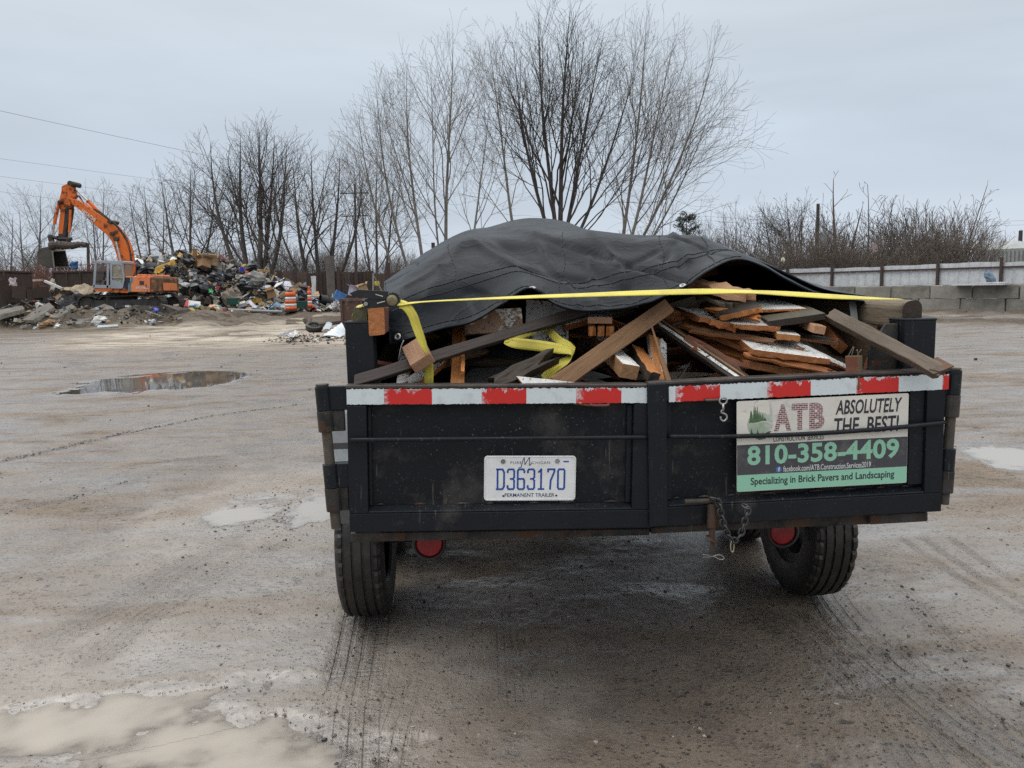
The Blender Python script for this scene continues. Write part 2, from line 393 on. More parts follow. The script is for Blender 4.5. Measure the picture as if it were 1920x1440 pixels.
def ground_mesh():
    ang = np.concatenate([np.linspace(-180, -52, 60, False), np.linspace(-52, 48, 860, False), np.linspace(48, 180, 60, False)]) * math.pi / 180
    rad = np.concatenate([[0.02], np.geomspace(.4, 1.6, 12, False), np.geomspace(1.6, 80, 720, False), np.geomspace(80, 4000, 40)])
    A, Rr = np.meshgrid(ang, rad); x = Rr * np.sin(A); y = Rr * np.cos(A); nr, na = x.shape
    z, pf = gh(x, y)
    z = np.where(z < -.05, -.05, z)
    # rubble lies rough
    rub = sst(34, 36.5, y) * sst(-9, -12, x) * sst(75, 60, y)
    z = z + rub * (.35 * fbm(x * .55, y * .55, 41, 4) + .12 * fbm(x * 2, y * 2, 43, 3))
    wq = (x - 17.2) * .83 + (y - 38.7) * .56
    berm = (np.exp(-(((wq + 1.9) / 1.6) ** 2)) + .8 * np.exp(-(((wq + 7.6 + 1.5 * fbm(x * .4, y * .4, 48, 2)) / 1.4) ** 2))) * sst(8, 11, x)
    z = z + berm * (.12 + .2 * fbm(x * 1.3, y * 1.3, 47, 3))
    tu = np.zeros_like(x); tm = np.zeros_like(x); tv = np.zeros_like(x)
    for pts, hw, m in TRACKS:
        P = np.array(spline(pts, 8)); best = np.full(x.shape, 1e9); bu = np.zeros_like(x); bv = np.zeros_like(x); run = 0
        sel = (x > P[:, 0].min() - 1) & (x < P[:, 0].max() + 1) & (y > P[:, 1].min() - 1) & (y < P[:, 1].max() + 1)
        xs, ys = x[sel], y[sel]; bs = np.full(xs.shape, 1e9); us = np.zeros(xs.shape); vs = np.zeros(xs.shape)
        for i in range(len(P) - 1):
            d = P[i + 1] - P[i]; ln = np.linalg.norm(d); d = d / ln
            t = np.clip((xs - P[i, 0]) * d[0] + (ys - P[i, 1]) * d[1], 0, ln)
            qx = xs - P[i, 0] - d[0] * t; qy = ys - P[i, 1] - d[1] * t; dist = np.hypot(qx, qy)
            u = qx * d[1] - qy * d[0]; c = dist < bs
            bs[c] = dist[c]; us[c] = u[c]; vs[c] = run + t[c]; run += ln
        k = m * sst(hw * 1.3, hw * .6, bs) * np.clip(.8 + 1.1 * fbm(xs * 2.2, ys * 2.2, 77, 3), 0, 1)
        z[sel] -= .012 * k
        o = tm[sel]; c = k > o
        a_ = tu[sel]; a_[c] = us[c] / hw; tu[sel] = a_; a_ = tv[sel]; a_[c] = vs[c]; tv[sel] = a_; o[c] = k[c]; tm[sel] = o
    me = bpy.data.meshes.new('ground')
    V = np.stack([x, y, z], -1).reshape(-1, 3)
    i = np.arange(nr - 1)[:, None] * na; j = np.arange(na)[None]; j2 = (j + 1) % na
    F = np.stack([i + j, i + na + j, i + na + j2, i + j2], -1).reshape(-1, 4)[:, ::-1]
    me.vertices.add(len(V)); me.vertices.foreach_set('co', V.ravel()); me.loops.add(F.size); me.loops.foreach_set('vertex_index', F.ravel())
    me.polygons.add(len(F)); me.polygons.foreach_set('loop_start', np.arange(0, F.size, 4)); me.polygons.foreach_set('loop_total', np.full(len(F), 4))
    me.polygons.foreach_set('use_smooth', np.ones(len(F), bool)); me.update(calc_edges=True); me.validate()
    ramp_c = np.array([ground(300, 622)[:2], ground(560, 596)[:2]])
    # dry pale drive leading up to the tip, and dark churned soil
    d1 = np.abs((x + 12.2) - (y - 33) * .18 * -1)
    pale = sst(19, 26, y) * sst(45, 37, y) * sst(7.0, 3.2, np.abs(x + 11.8 + (y - 30) * .42)) * np.clip(.95 + .8 * fbm(x * .35 + y * .1, y * .5, 61, 3), 0, 1)
    dark = np.clip(rub * 1.2 + berm * 1.1 + .9 * sst(26, 29, y) * sst(6, 4, np.abs(x + 6.5)) * (fbm(x * .6, y * .6, 9, 3) > .0), 0, 1)
    dark = np.maximum(dark, .8 * sst(44, 50, y) + 0 * x) * 1.0
    dark = np.maximum(dark, .75 * sst(24, 29, y) * sst(37, 34, y) * sst(-13, -16, x + .3 * (y - 30)) * np.clip(.5 + 1.6 * fbm(x * .25, y * .9, 66, 3), 0, 1))
    silt_lit = np.zeros_like(x)
    for i_ in (1, 2, 4, 5, 6, 8):
        c, a, b_, ro, dp = PC[i_]; silt_lit = np.maximum(silt_lit, sst(2.3, .9, np.hypot((x - c[0]) / (a + .25), (y - c[1]) / (b_ + .5)) + .8 * fbm(x * 5, y * 5, 33, 3)))
    lat = (x - TP0[0]) * TX[0] + (y - TP0[1]) * TX[1]; silt_lit = np.maximum(silt_lit, .75 * sst(6.5, 3.5, y) * np.clip(.6 + 1.5 * fbm(x * .8, y * .8, 35, 4), 0, 1) * np.maximum(sst(-.9, -1.4, lat), .8 * sst(1.7, 2.3, lat)))  # bands beside the trailer paint the ground lit, its shaded part left darker
    wet = .7 * tm + np.clip(pf / .006, 0, 1) + .6 * np.clip(pud_field(x * 1.0 + .05, y + .12) / .01, 0, 1)
    for nm, ar in (('trk_u', tu), ('trk_m', tm), ('trk_v', tv), ('pale', pale), ('dark', dark), ('wet', np.clip(wet, 0, 1)), ('silt_lit', silt_lit)):
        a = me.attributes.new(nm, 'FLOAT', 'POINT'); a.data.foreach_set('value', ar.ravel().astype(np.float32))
    return me
def attr(t, n):
    a = N(t, 'ShaderNodeAttribute'); a.attribute_name = n; return a.outputs['Fac']
def ground_mat():
    m, t, b = newmat('wet_gravel_mud')
    big = tex(t, .55, 5, .6, coord='Object'); mid = tex(t, 3.2, 6, .62); fine = tex(t, 38, 5, .65); grit = tex(t, 150, 3, .6)
    base = mix(t, mr(t, big, .33, .66), (.222, .175, .131), (.178, .140, .106))
    base = mix(t, mr(t, mid, .42, .62, 0, .6), base, (.118, .092, .071))
    streak = tex(t, 2.2, 5, .6, stretch=(.35, 1.6, 1))
    base = mix(t, mr(t, streak, .60, .68, 0, .55), base, (.09, .073, .058))
    base = mix(t, mr(t, fine, .54, .66, 0, .8), base, (.085, .070, .056))
    tr_g = mr(t, mth(t, 'SINE', mth(t, 'MULTIPLY', attr(t, 'trk_u'), 14.)), -.8, -.3, -1.2, .6)
    base = mix(t, mth(t, 'MULTIPLY', attr(t, 'trk_m'), mr(t, tr_g, -.9, -.3, .5, 0)), base, (.05, .041, .032))
    base = mix(t, mr(t, grit, .62, .72, 0, .6), base, (.30, .27, .23))
    vo = N(t, 'ShaderNodeTexVoronoi'); vc = N(t, 'ShaderNodeTexCoord'); L(t, vc.outputs['Object'], vo.inputs['Vector']); vo.inputs['Scale'].default_value = 46
    pit = mth(t, 'MULTIPLY', mr(t, vo.outputs['Distance'], .18, .34, 1, 0), mr(t, tex(t, 5, 4, .65), .34, .54)); vs_ = N(t, 'ShaderNodeSeparateColor'); L(t, vo.outputs['Color'], vs_.inputs[0]); pit = mth(t, 'MULTIPLY', pit, mr(t, vs_.outputs[0], .35, .45))
    vo2 = N(t, 'ShaderNodeTexVoronoi'); vm2 = N(t, 'ShaderNodeMapping'); vm2.inputs['Scale'].default_value = (.8, 1.25, 1); L(t, vc.outputs['Object'], vm2.inputs[0]); L(t, vm2.outputs[0], vo2.inputs['Vector']); vo2.inputs['Scale'].default_value = 13; vs2 = N(t, 'ShaderNodeSeparateColor'); L(t, vo2.outputs['Color'], vs2.inputs[0])
    pit2 = mth(t, 'MULTIPLY', mth(t, 'MULTIPLY', mr(t, mth(t, 'ADD', vo2.outputs['Distance'], mr(t, tex(t, 40, 4, .7), .3, .7, -.14, .14)), .14, .26, 1, 0), mr(t, tex(t, 1.6, 4, .65), .42, .58)), mr(t, vs2.outputs[0], .45, .55))
    pit = mth(t, 'MAXIMUM', pit, pit2)
    clod = mth(t, 'MULTIPLY', mr(t, vo.outputs['Distance'], .0, .45, 1, 0), mr(t, vs_.outputs[1], .6, .9))
    base = mix(t, mth(t, 'MULTIPLY', pit, .78), base, (.045, .036, .028))
    base = mix(t, mr(t, tex(t, 75, 6, .8), .56, .63, 0, .55), base, (.07, .056, .044))
    base = mix(t, mth(t, 'MULTIPLY', attr(t, 'pale'), mr(t, tex(t, 1.1, 4, .6, stretch=(.6, 2.6, 1)), .4, .56)), base, (.50, .44, .36))
    base = mix(t, mth(t, 'MULTIPLY', attr(t, 'dark'), .8), base, mix(t, mr(t, tex(t, 6, 6, .7), .4, .65), (.045, .036, .028), (.11, .095, .078)))
    # wet film: smooth glossy streaks between the drier gravel
    film = mr(t, tex(t, .9, 8, .68, stretch=(.5, 1.4, 1), dist=.6), .38, .50)
    film2 = mr(t, tex(t, 2.6, 5, .62, stretch=(.4, 1.2, 1), dist=.5), .50, .62)
    wet = mth(t, 'MAXIMUM', mth(t, 'MULTIPLY', film, mr(t, film2, 0, 1, .55, 1)), attr(t, 'wet'))
    base = mix(t, mth(t, 'MULTIPLY', attr(t, 'silt_lit'), mr(t, mid, .3, .6, .35, 1)), base, (.285, .245, .205))
    wet = mth(t, 'MULTIPLY', wet, mr(t, attr(t, 'pale'), 0, .6, 1, .1))
    wet = mth(t, 'MULTIPLY', wet, mr(t, attr(t, 'dark'), 0, 1, 1, .35))
    hv = N(t, 'ShaderNodeHueSaturation'); L(t, base, hv.inputs['Color']); L(t, mr(t, wet, 0, 1, 1.0, .82), hv.inputs['Value'])
    L(t, hv.outputs[0], b.inputs['Base Color'])
    rgh = mth(t, 'ADD', mr(t, wet, 0, 1, .72, .34), mr(t, fine, .3, .7, -.06, .1))
    dry = mth(t, 'SUBTRACT', 1., mth(t, 'MULTIPLY', attr(t, 'dark'), .9))
    L(t, mth(t, 'ADD', rgh, mth(t, 'MULTIPLY', attr(t, 'dark'), .4)), b.inputs['Roughness'])
    L(t, mth(t, 'MULTIPLY', mr(t, wet, 0, 1, .22, .5), dry), b.inputs['Specular IOR Level'])
    L(t, mth(t, 'MULTIPLY', wet, dry), b.inputs['Coat Weight']); b.inputs['Coat IOR'].default_value = 1.75; L(t, mr(t, film2, 0, 1, .34, .13), b.inputs['Coat Roughness'])
    # bumps: gravel, ripples, tyre grooves
    u = attr(t, 'trk_u'); v = attr(t, 'trk_v'); k = attr(t, 'trk_m')
    gro = mr(t, mth(t, 'SINE', mth(t, 'MULTIPLY', u, 14.)), -.75, -.25, -1.2, .6)
    lug = mr(t, mth(t, 'SINE', mth(t, 'ADD', mth(t, 'MULTIPLY', v, 170.), mth(t, 'MULTIPLY', u, 2.))), -.8, -.3, -1, .3)
    tr = mth(t, 'ADD', gro, mth(t, 'MULTIPLY', lug, .35))
    tr = mth(t, 'MULTIPLY', mth(t, 'ADD', tr, mr(t, fine, .3, .7, -.8, .8)), k)
    flat = mr(t, wet, 0, 1, 1, .55)
    h = mth(t, 'MULTIPLY', mth(t, 'ADD', mth(t, 'MULTIPLY', fine, 1.4), mth(t, 'MULTIPLY', grit, .55)), flat)
    h = mth(t, 'ADD', h, mth(t, 'SUBTRACT', mth(t, 'MULTIPLY', clod, .5), pit))
    n1 = bump(t, None, h, 1.0, .010)
    n2 = bump(t, None, tr, .8, .006, n1)
    bump(t, b, mid, .25, .03, n2)
    cn_ = bump(t, None, tr, .45, .006); cn_ = bump(t, None, mth(t, 'ADD', mth(t, 'ADD', fine, mth(t, 'MULTIPLY', mid, 1.5)), mth(t, 'SUBTRACT', mth(t, 'MULTIPLY', clod, .5), pit)), .45, .007, cn_); L(t, cn_, b.inputs['Coat Normal'])
    return m
gm = bpy.data.objects.new('ground', ground_mesh()); COL.objects.link(gm); gm.data.materials.append(ground_mat()); gm['kind'] = 'structure'
def water_mat(name, c, cloud):
    m, t, b = newmat(name); o = [n_ for n_ in t.nodes if n_.type == 'OUTPUT_MATERIAL'][0]; t.nodes.remove(b)
    df = N(t, 'ShaderNodeBsdfDiffuse'); tp = N(t, 'ShaderNodeBsdfTransparent'); gl = N(t, 'ShaderNodeBsdfGlossy'); gl.inputs['Roughness'].default_value = .03; fr = N(t, 'ShaderNodeFresnel'); fr.inputs['IOR'].default_value = 1.33
    df.inputs['Color'].default_value = (*c, 1); m1 = N(t, 'ShaderNodeMixShader'); m2 = N(t, 'ShaderNodeMixShader')
    L(t, mth(t, 'SUBTRACT', 1., mth(t, 'POWER', 2.718, mth(t, 'MULTIPLY', attr(t, 'depth'), -cloud))), m1.inputs[0]); L(t, tp.outputs[0], m1.inputs[1]); L(t, df.outputs[0], m1.inputs[2])
    L(t, fr.outputs[0], m2.inputs[0]); L(t, m1.outputs[0], m2.inputs[1]); L(t, gl.outputs[0], m2.inputs[2]); L(t, m2.outputs[0], o.inputs[0])
    n_ = bump(t, None, tex(t, 5, 2), .03, .004); L(t, n_, gl.inputs['Normal']); L(t, n_, fr.inputs['Normal'])
    return m
clear_w = water_mat('puddle_water', (.13, .115, .098), 60.); milky = water_mat('muddy_puddle_water', (.36, .322, .275), 190.); mid_w = water_mat('silt_sky_puddle_water', (.33, .31, .285), 330.)  # last colour is silt, and stands in for mirrored sky in the right puddle
for i, (c, a, b_, ro, dp) in enumerate(PC):
    mb = MB(); n = 72; U, V_ = np.meshgrid(np.linspace(-1.5, 1.5, n), np.linspace(-1.5, 1.5, n)); wz = WATER_Z - .0006 * i + float(g0(c[0], c[1]))
    X_ = c[0] + U * a * math.cos(ro) - V_ * b_ * math.sin(ro); Y_ = c[1] + U * a * math.sin(ro) + V_ * b_ * math.cos(ro); dep = wz - gh(X_, Y_)[0]; wet_ = dep > -.004
    mb.v = [tuple(p) for p in np.stack([X_, Y_, np.full_like(X_, wz)], -1).reshape(-1, 3)]
    for r_ in range(n - 1):
        for q_ in range(n - 1):
            if U[r_, q_] ** 2 + V_[r_, q_] ** 2 < 2.2 and wet_[r_:r_ + 2, q_:q_ + 2].any(): k_ = r_ * n + q_; mb.f.append((k_, k_ + 1, k_ + n + 1, k_ + n)); mb.m.append(0)
    po = mb.build('puddle', [clear_w, milky, mid_w][{0: 0, 7: 0, 3: 2, 9: 0}.get(i, 2 if i in (1, 2, 8) else 1)]); ad = po.data.attributes.new('depth', 'FLOAT', 'POINT'); ad.data.foreach_set('value', np.clip(dep, 0, 1).ravel().astype(np.float32))
    tag(po, kind='structure')
    continue
    tag(mb.build('puddle', [clear_w, milky, mid_w][{0: 0, 7: 0, 3: 2, 9: 0}.get(i, 2 if i in (1, 2, 8) else 1)]), kind='structure')

# ------------------------------------------------------------------ the trailer (its own frame: x right, y ahead, z up)
trailer = empty('dump_trailer', (TP0[0], TP0[1], 0), PSI, 'black steel dump trailer with closed double rear doors, loaded with scrap wood', 'trailer')
XL, XR, LEN = -.575, 1.385, 3.7
ZB, ZT = .745, 1.235
mb = MB()
mb.box2((XL, .07, ZT - .05), (XL + .05, LEN, ZT)); mb.box2((XL + .012, .07, ZB), (XL + .038, LEN, ZT - .05))
mb.box2((XR - .05, .07, ZT - .05), (XR, LEN, ZT)); mb.box2((XR - .038, .07, ZB), (XR - .012, LEN, ZT - .05))
mb.box2((XL + .05, LEN - .04, ZB), (XR - .05, LEN, ZT))
for i in range(7):
    y = .5 + i * .5
    mb.box2((XL - .03, y, ZB), (XL + .012, y + .06, ZT - .05)); mb.box2((XR - .012, y, ZB), (XR + .03, y + .06, ZT - .05))
mb.build('box_side', black, trailer, bevel=.004)
mb = MB(); mb.box2((XL, .07, ZB - .03), (XR, LEN, ZB - .002)); mb.build('bed_floor', black_rusty, trailer)
mb = MB()
for x in (.05, .75): mb.box2((x, 1.0, .60), (x + .07, LEN + .9, ZB - .032))
for i in range(9): mb.box2((XL + .05, .9 + i * .33, ZB - .1), (XR - .05, .95 + i * .33, ZB - .034))
for y in (1.17, 2.03): mb.tube([(-.6, y, .37), (1.42, y, .37)], .035, 10); 
mb.build('chassis', black_rusty, trailer, bevel=.004)
mb = MB()   # rear sill below the doors
mb.prism([loc(657, 1000, .06), loc(657, 1017, .06), loc(1218, 1004, .06), loc(1218, 992, .06)], (0, .1, 0))
mb.prism([loc(1221, 990, .06), loc(1221, 1001, .06), loc(1635, 983, .06), loc(1740, 977, .06), loc(1740, 960, .06), loc(1640, 964, .06)], (0, .1, 0))
mb.prism([loc(1632, 966, .035), loc(1632, 984, .035), loc(1738, 978, .035), loc(1738, 961, .035)], (0, .02, 0))
mb.build('rear_sill', black_rusty, trailer, bevel=.003)

def post(x0, x1, ztop, gus):
    mb = MB(); mb.box2((x0, .062, ZB - .02), (x1, .165, ztop)); mb.box2((x0 - .002, .060, ztop - .004), (x1 + .002, .167, ztop + .006))
    mb.build('corner_post', black, trailer, bevel=.006)
    if gus:
        mb = MB(); gx = x0 - .001
        mb.prism([(gx, .10, ZT - .05), (gx, .10, ztop - .012), (gx - .045, .10, ztop - .012), (gx - .10, .10, ztop - .10), (gx - .10, .10, ZT - .05)], (0, .012, 0))
        mb.build('gusset_plate', worn('scuffed_black_steel', (.011, .013, .016), rustamt=.6, dustamt=.47), trailer, bevel=.002)
post(-.590, -.500, 1.445, False); post(1.287, 1.398, 1.408, True)

def door(o, ang, Ln, h, right):
    """double rear door; o = hinge-side or centre bottom corner in trailer coordinates"""
    d = empty('rear_door', (o[0], 0, o[1])); d.rotation_euler = (0, -ang, 0); d.parent = trailer
    st = .062
    mb = MB()                                            # frame tubes, butted end to end
    bh = .066 if right else .062
    mb.box2((0, 0, 0), (Ln, .05, bh))
    mb.prism([(st, 0, bh + .001), (st, .0, bh + .006), (st, .028, bh + .02), (st, .03, bh + .001)], (Ln - 2 * st, 0, 0))
    mb.box2((0, .0, bh + .0005), (st, .05, h - .056)); mb.box2((Ln - st, 0, bh + .0005), (Ln, .05, h - .056))
    mb.box2((0, 0, h - .0555), (Ln, .05, h))
    if right:
        mb.box2((Ln - .115, .012, bh + .03), (Ln - st - .0005, .034, h - .06)); mb.box2((st + .0005, .018, bh + .02), (st + .018, .033, h - .06))
    else:
        mb.box2((Ln - st - .018, .018, bh + .02), (Ln - st - .0005, .033, h - .06)); mb.box2((st + .0005, .02, bh + .02), (st + .012, .033, h - .06))
    mb.build('frame', black, d, bevel=.004)
    mb = MB(); mb.box2((st - .01, .034, bh - .01), (Ln - st + .01, .04, h - .04)); mb.build('panel', panel_black, d)
    mb = MB()                                            # weld beads along the lip
    rr = random.Random(3 + right); u = st + .02
    while u < Ln - st - .06:
        ln = rr.uniform(.025, .06); mb = MB(); mb.tube([(u, .030, bh + .021), (u + ln * .5, .0275, bh + .0235), (u + ln, .030, bh + .021)], [.003, .0048, .003], 6); u += ln + rr.uniform(.05, .13); mb.build('weld_bead', black_rusty, d, smooth=True)
    mb = MB(); mb.box2((-.004 if not right else 0, -.003, h + .0003), (Ln + .004, .053, h + .011))
    mb.build('top_cap', plain('worn_steel_edge', (.10, .088, .08), .45, .6, 8, c2=(.03, .024, .022), metal=.3), d, bevel=.003)
    return d
dl = door((-.597, .766), R(-1.48), .993, .474, False)
dr = door((.398, .741), R(.83), 1.008, .480, True)
# the right door's closing stile overlaps the left door
mb = MB(); mb.box2((-.006, -.014, .004), (.058, -.0005, .488)); mb.build('closing_stile', black, dr, bevel=.006)

def rod(d, a, b, mid=0):
    mb = MB(); P = [np.array([a[0], -.004, a[1]]), np.array([a[0] + .012, -.016, a[1]]), np.array([(a[0] + b[0]) / 2, -.018, (a[1] + b[1]) / 2 + mid]), np.array([b[0] - .012, -.016, b[1]]), np.array([b[0], -.004, b[1]])]
    mb.tube(P[:2] + [P[1] * (1 - t) + P[3] * t + np.array([0, -.002, mid]) * 4 * t * (1 - t) for t in (.12, .25, .4, .5, .6, .75, .88)] + P[3:], .0075, 10); mb.build('tie_rod', black, d, smooth=True)
def dl2(px, py):                                         # pixel -> door frame (u, v)
    q = loc(px, py); a = R(-1.48); dx, dz = q[0] + .597, q[2] - .766
    return dx * math.cos(a) + dz * math.sin(a), -dx * math.sin(a) + dz * math.cos(a)
def dr2(px, py):
    q = loc(px, py); a = R(.83); dx, dz = q[0] - .398, q[2] - .741
    return dx * math.cos(a) + dz * math.sin(a), -dx * math.sin(a) + dz * math.cos(a)
rod(dl, dl2(656, 823), dl2(1211, 818)); rod(dr, dr2(1252, 817), dr2(1768, 791), -.014)

def tape(d, f, edges, ytop, ybot, names):
    """reflective strip on the door's top rail; edges = pixel x of the colour changes"""
    mbw, mbr = MB(), MB(); rr = random.Random(len(edges))
    for k in range(len(edges) - 1):
        u0, u1 = edges[k], edges[k + 1]; red = names[k] == 'r'; mbx = MB(); n = max(6, int((u1 - u0) / .006))
        row = []
        for i in range(n + 1):
            u = u0 + (u1 - u0) * i / n
            row.append((u, -.0012, ybot + .0012 * rr.uniform(-1, 1))); 
        top = [(p[0], -.0012, ytop + .0022 * rr.uniform(-1, 1)) for p in row]
        o = mbx.add(row + top, [], 0)
        for i in range(n):
            mbx.f.append((o + i, o + i + 1, o + n + 2 + i, o + n + 1 + i)); mbx.m.append(0)
            for vi, (uu, vv) in ((o + i, (i / n, 0)), (o + i + 1, ((i + 1) / n, 0)), (o + n + 2 + i, ((i + 1) / n, 1)), (o + n + 1 + i, (i / n, 1))): mbx.uv[vi] = (uu, vv)
        ob = mbx.build('red_tape' if red else 'white_tape', tape_red if red else tape_white, d); uvl = ob.data.uv_layers.new(name='UVMap')
        for lp in ob.data.loops: uvl.data[lp.index].uv = mbx.uv[lp.vertex_index]
E1 = [650, 720, 810, 903, 987, 1080, 1165, 1216]; tape(dl, dl2, [dl2(x, 743)[0] for x in E1], .4725, .4225, 'wrwrwrw')
E2 = [1254, 1266, 1350, 1438, 1520, 1605, 1685, 1767, 1779]; tape(dr, dr2, [dr2(x, 735 - (x - 1254) * .045)[0] for x in E2], .4735, .4215, 'wrwrwrwr')

def hinge(x, zt, zb, kn, side, lean):
    hg = empty('hinge', (0, 0, 0)); hg.parent = trailer
    def ax(z): return np.array([x + lean * (zt - z), .02, z])
    for k, (a, b) in enumerate(kn):
        mb = MB(); mb.tube([ax(a), ax(b)], .0245 if k % 2 == 0 else .026, 16)
        xi = x + lean * (zt - (a + b) / 2); c0 = xi + side * .012; c1 = XL - .004 if side > 0 else XR + .022
        if k % 2: c1 = -.598 if side > 0 else 1.407
        mb.box2((min(c0, c1), .012 + .004 * (k % 2), b), (max(c0, c1), .034, a))
        mb.build('hinge_leaf', black_rusty if k % 2 else black, hg, bevel=.002)
    mb = MB(); mb.tube([ax(zt + .008), ax(zt + .002)], .021, 14); mb.tube([ax(zt), ax(zb)], .0165, 14); mb.build('hinge_pin', bare_pin, hg)
za = [loc(610, y)[2] for y in (726, 771, 811, 872, 917, 961, 994)]
hinge(loc(609, 800)[0] - .005, za[0], za[6], [(za[0], za[1]), (za[1] - .001, za[2]), (za[3], za[4]), (za[4] - .001, za[5])], 1, .045)
zb = [loc(1792, y)[2] for y in (695, 741, 783, 842, 883, 925, 947)]
hinge(loc(1791, 800)[0], zb[0], zb[6], [(zb[0], zb[1]), (zb[1] - .001, zb[2]), (zb[3], zb[4]), (zb[4] - .001, zb[5])], -1, -.03)

# small hook plate under the tape, snap hook
mb = MB(); u, v = dl2(1124, 759); mb.tube(spline([(u - .028, -.001, v + .003), (u - .024, -.012, v), (u + .024, -.012, v), (u + .028, -.001, v + .003)], 4), .0042, 8)
mb.build('grab_loop', plain('faded_red_steel', (.16, .05, .045), .5), dl, smooth=True)
mb = MB(); u, v = dr2(1334, 749); mb.tube(spline([(u - .022, -.001, v), (u - .018, -.014, v), (u + .024, -.014, v), (u + .026, -.001, v)], 4), .0045, 8)
mb.build('grab_loop', plain('rubbed_steel', (.13, .115, .1), .45, metal=.5), dr, smooth=True)
mb = MB(); u, v = dr2(1352, 750)
def ringpts(c, a, b, n=20, tilt=0): return [np.array([c[0] + a * math.cos(q), c[1] + tilt * math.cos(q), c[2] + b * math.sin(q)]) for q in np.linspace(0, 2 * math.pi, n, False)]
mb.tube(ringpts((u, -.02, v), .0125, .011), .003, 8, closed=True)
mb.tube([(u, -.02, v - .011), (u, -.02, v - .035)], .0042, 10)
mb.tube(spline([(u - .004, -.02, v - .03), (u - .006, -.02, v - .038), (u + .009, -.02, v - .046), (u + .012, -.02, v - .058), (u + .002, -.02, v - .067), (u - .008, -.02, v - .060), (u - .008, -.02, v - .052)], 5), .0033, 8)
mb.build('snap_hook', zinc, dr, smooth=True)

# latch, chain and clips
latch = empty('door_latch'); latch.parent = trailer
mb = MB(); a = loc(1284, 941, -.03); b = loc(1331, 939, -.03)
mb.tube([a, b], .0085, 10); mb.tube(spline([b, b + [.012, 0, -.002], loc(1341, 947, -.03)], 4), .0085, 10)
for y0, y1, r_ in ((944, 988, .0150), (988, 1010, .0105), (1010, 1013, .023), (1013, 1040, .0075)):
    mb.tube([loc(1336, y0, -.03), loc(1334, y1, -.03)], r_, 14)
mb.box2(loc(1328, 950, -.016), loc(1346, 985, -.001))
mb.build('latch_bolt', worn('rusty_latch_steel', (.03, .026, .022), rustamt=.5, dustamt=.5, rust=(.07, .04, .025)), latch, bevel=.001)
mb = MB(); q = [loc(*p, -.03) for p in ((1318, 1045), (1332, 1044), (1342, 1041), (1352, 1041), (1358, 1047), (1350, 1049), (1340, 1044), (1330, 1041), (1318, 1040))]
mb.tube(spline(q, 4), .0015, 6); mb.build('wire_clip', zinc, latch, smooth=True)
cp = spline([loc(*p, o_) for p, o_ in (((1333, 934), -.05), ((1345, 940), -.052), ((1350, 957), -.05), ((1357, 985), -.048), ((1366, 1006), -.046), ((1377, 1013), -.045), ((1388, 1003), -.044), ((1396, 978), -.042), ((1402, 955), -.04), ((1394, 947), -.03))], 12)
ls = [0.]
for i in range(1, len(cp)): ls.append(ls[-1] + np.linalg.norm(cp[i] - cp[i - 1]))
nl = int(ls[-1] / .0185)
mb = MB()
for k in range(nl):
    s0 = ls[-1] * (k + .5) / nl; i = max(1, int(np.searchsorted(ls, s0))); i = min(i, len(cp) - 1)
    c = cp[i]; tdir = cp[min(i + 1, len(cp) - 1)] - cp[i - 1]; tdir /= np.linalg.norm(tdir)
    n1 = np.cross(tdir, (0, 1., 0)); n1 /= np.linalg.norm(n1) + 1e-9; n2 = np.cross(tdir, n1); sd_ = n1 if k % 2 else (n2 * .8 + n1 * .45)
    sd_ /= np.linalg.norm(sd_)
    mb.tube([c + tdir * .0150 * math.cos(q) * (1 if abs(math.cos(q)) < .8 else .95) + sd_ * .0095 * math.sin(q) for q in np.linspace(0, 2 * math.pi, 12, False)], .0040, 6, closed=True)
mb.build('chain', chain_m, latch, smooth=True)
mb = MB(); c = loc(1373, 1024, -.046); mb.tube(ringpts(c, .0065, .021, 18, .002), .0021, 8, closed=True); mb.build('carabiner', plain('bright_steel', (.6, .55, .45), .25, .2, 20, metal=.9), latch, smooth=True)

# stop lamps hung behind the sill
for px, py in ((805, 1019), (1467, 997)):
    lp = empty('stop_lamp'); lp.parent = trailer; c = loc(px, py, .20)
    mb = MB(); mb.lathe([(.034, .02), (.056, .02), (.061, .012), (.061, -.004), (.056, -.010), (.050, -.010), (.048, -.004)], c, (0, 1, 0), 36); mb.build('rubber_ring', gum, lp, smooth=True, sharp=40)
    mb = MB(); mb.lathe([(.0001, -.012), (.02, -.0115), (.04, -.009), (.047, -.005), (.048, .004)], c, (0, 1, 0), 36); mb.build('lens', red_lens, lp, smooth=True)
    mb = MB(); mb.box2(c + np.array([-.05, .005, .03]), c + np.array([.05, .012, .11])); mb.build('lamp_bracket', black_rusty, lp)

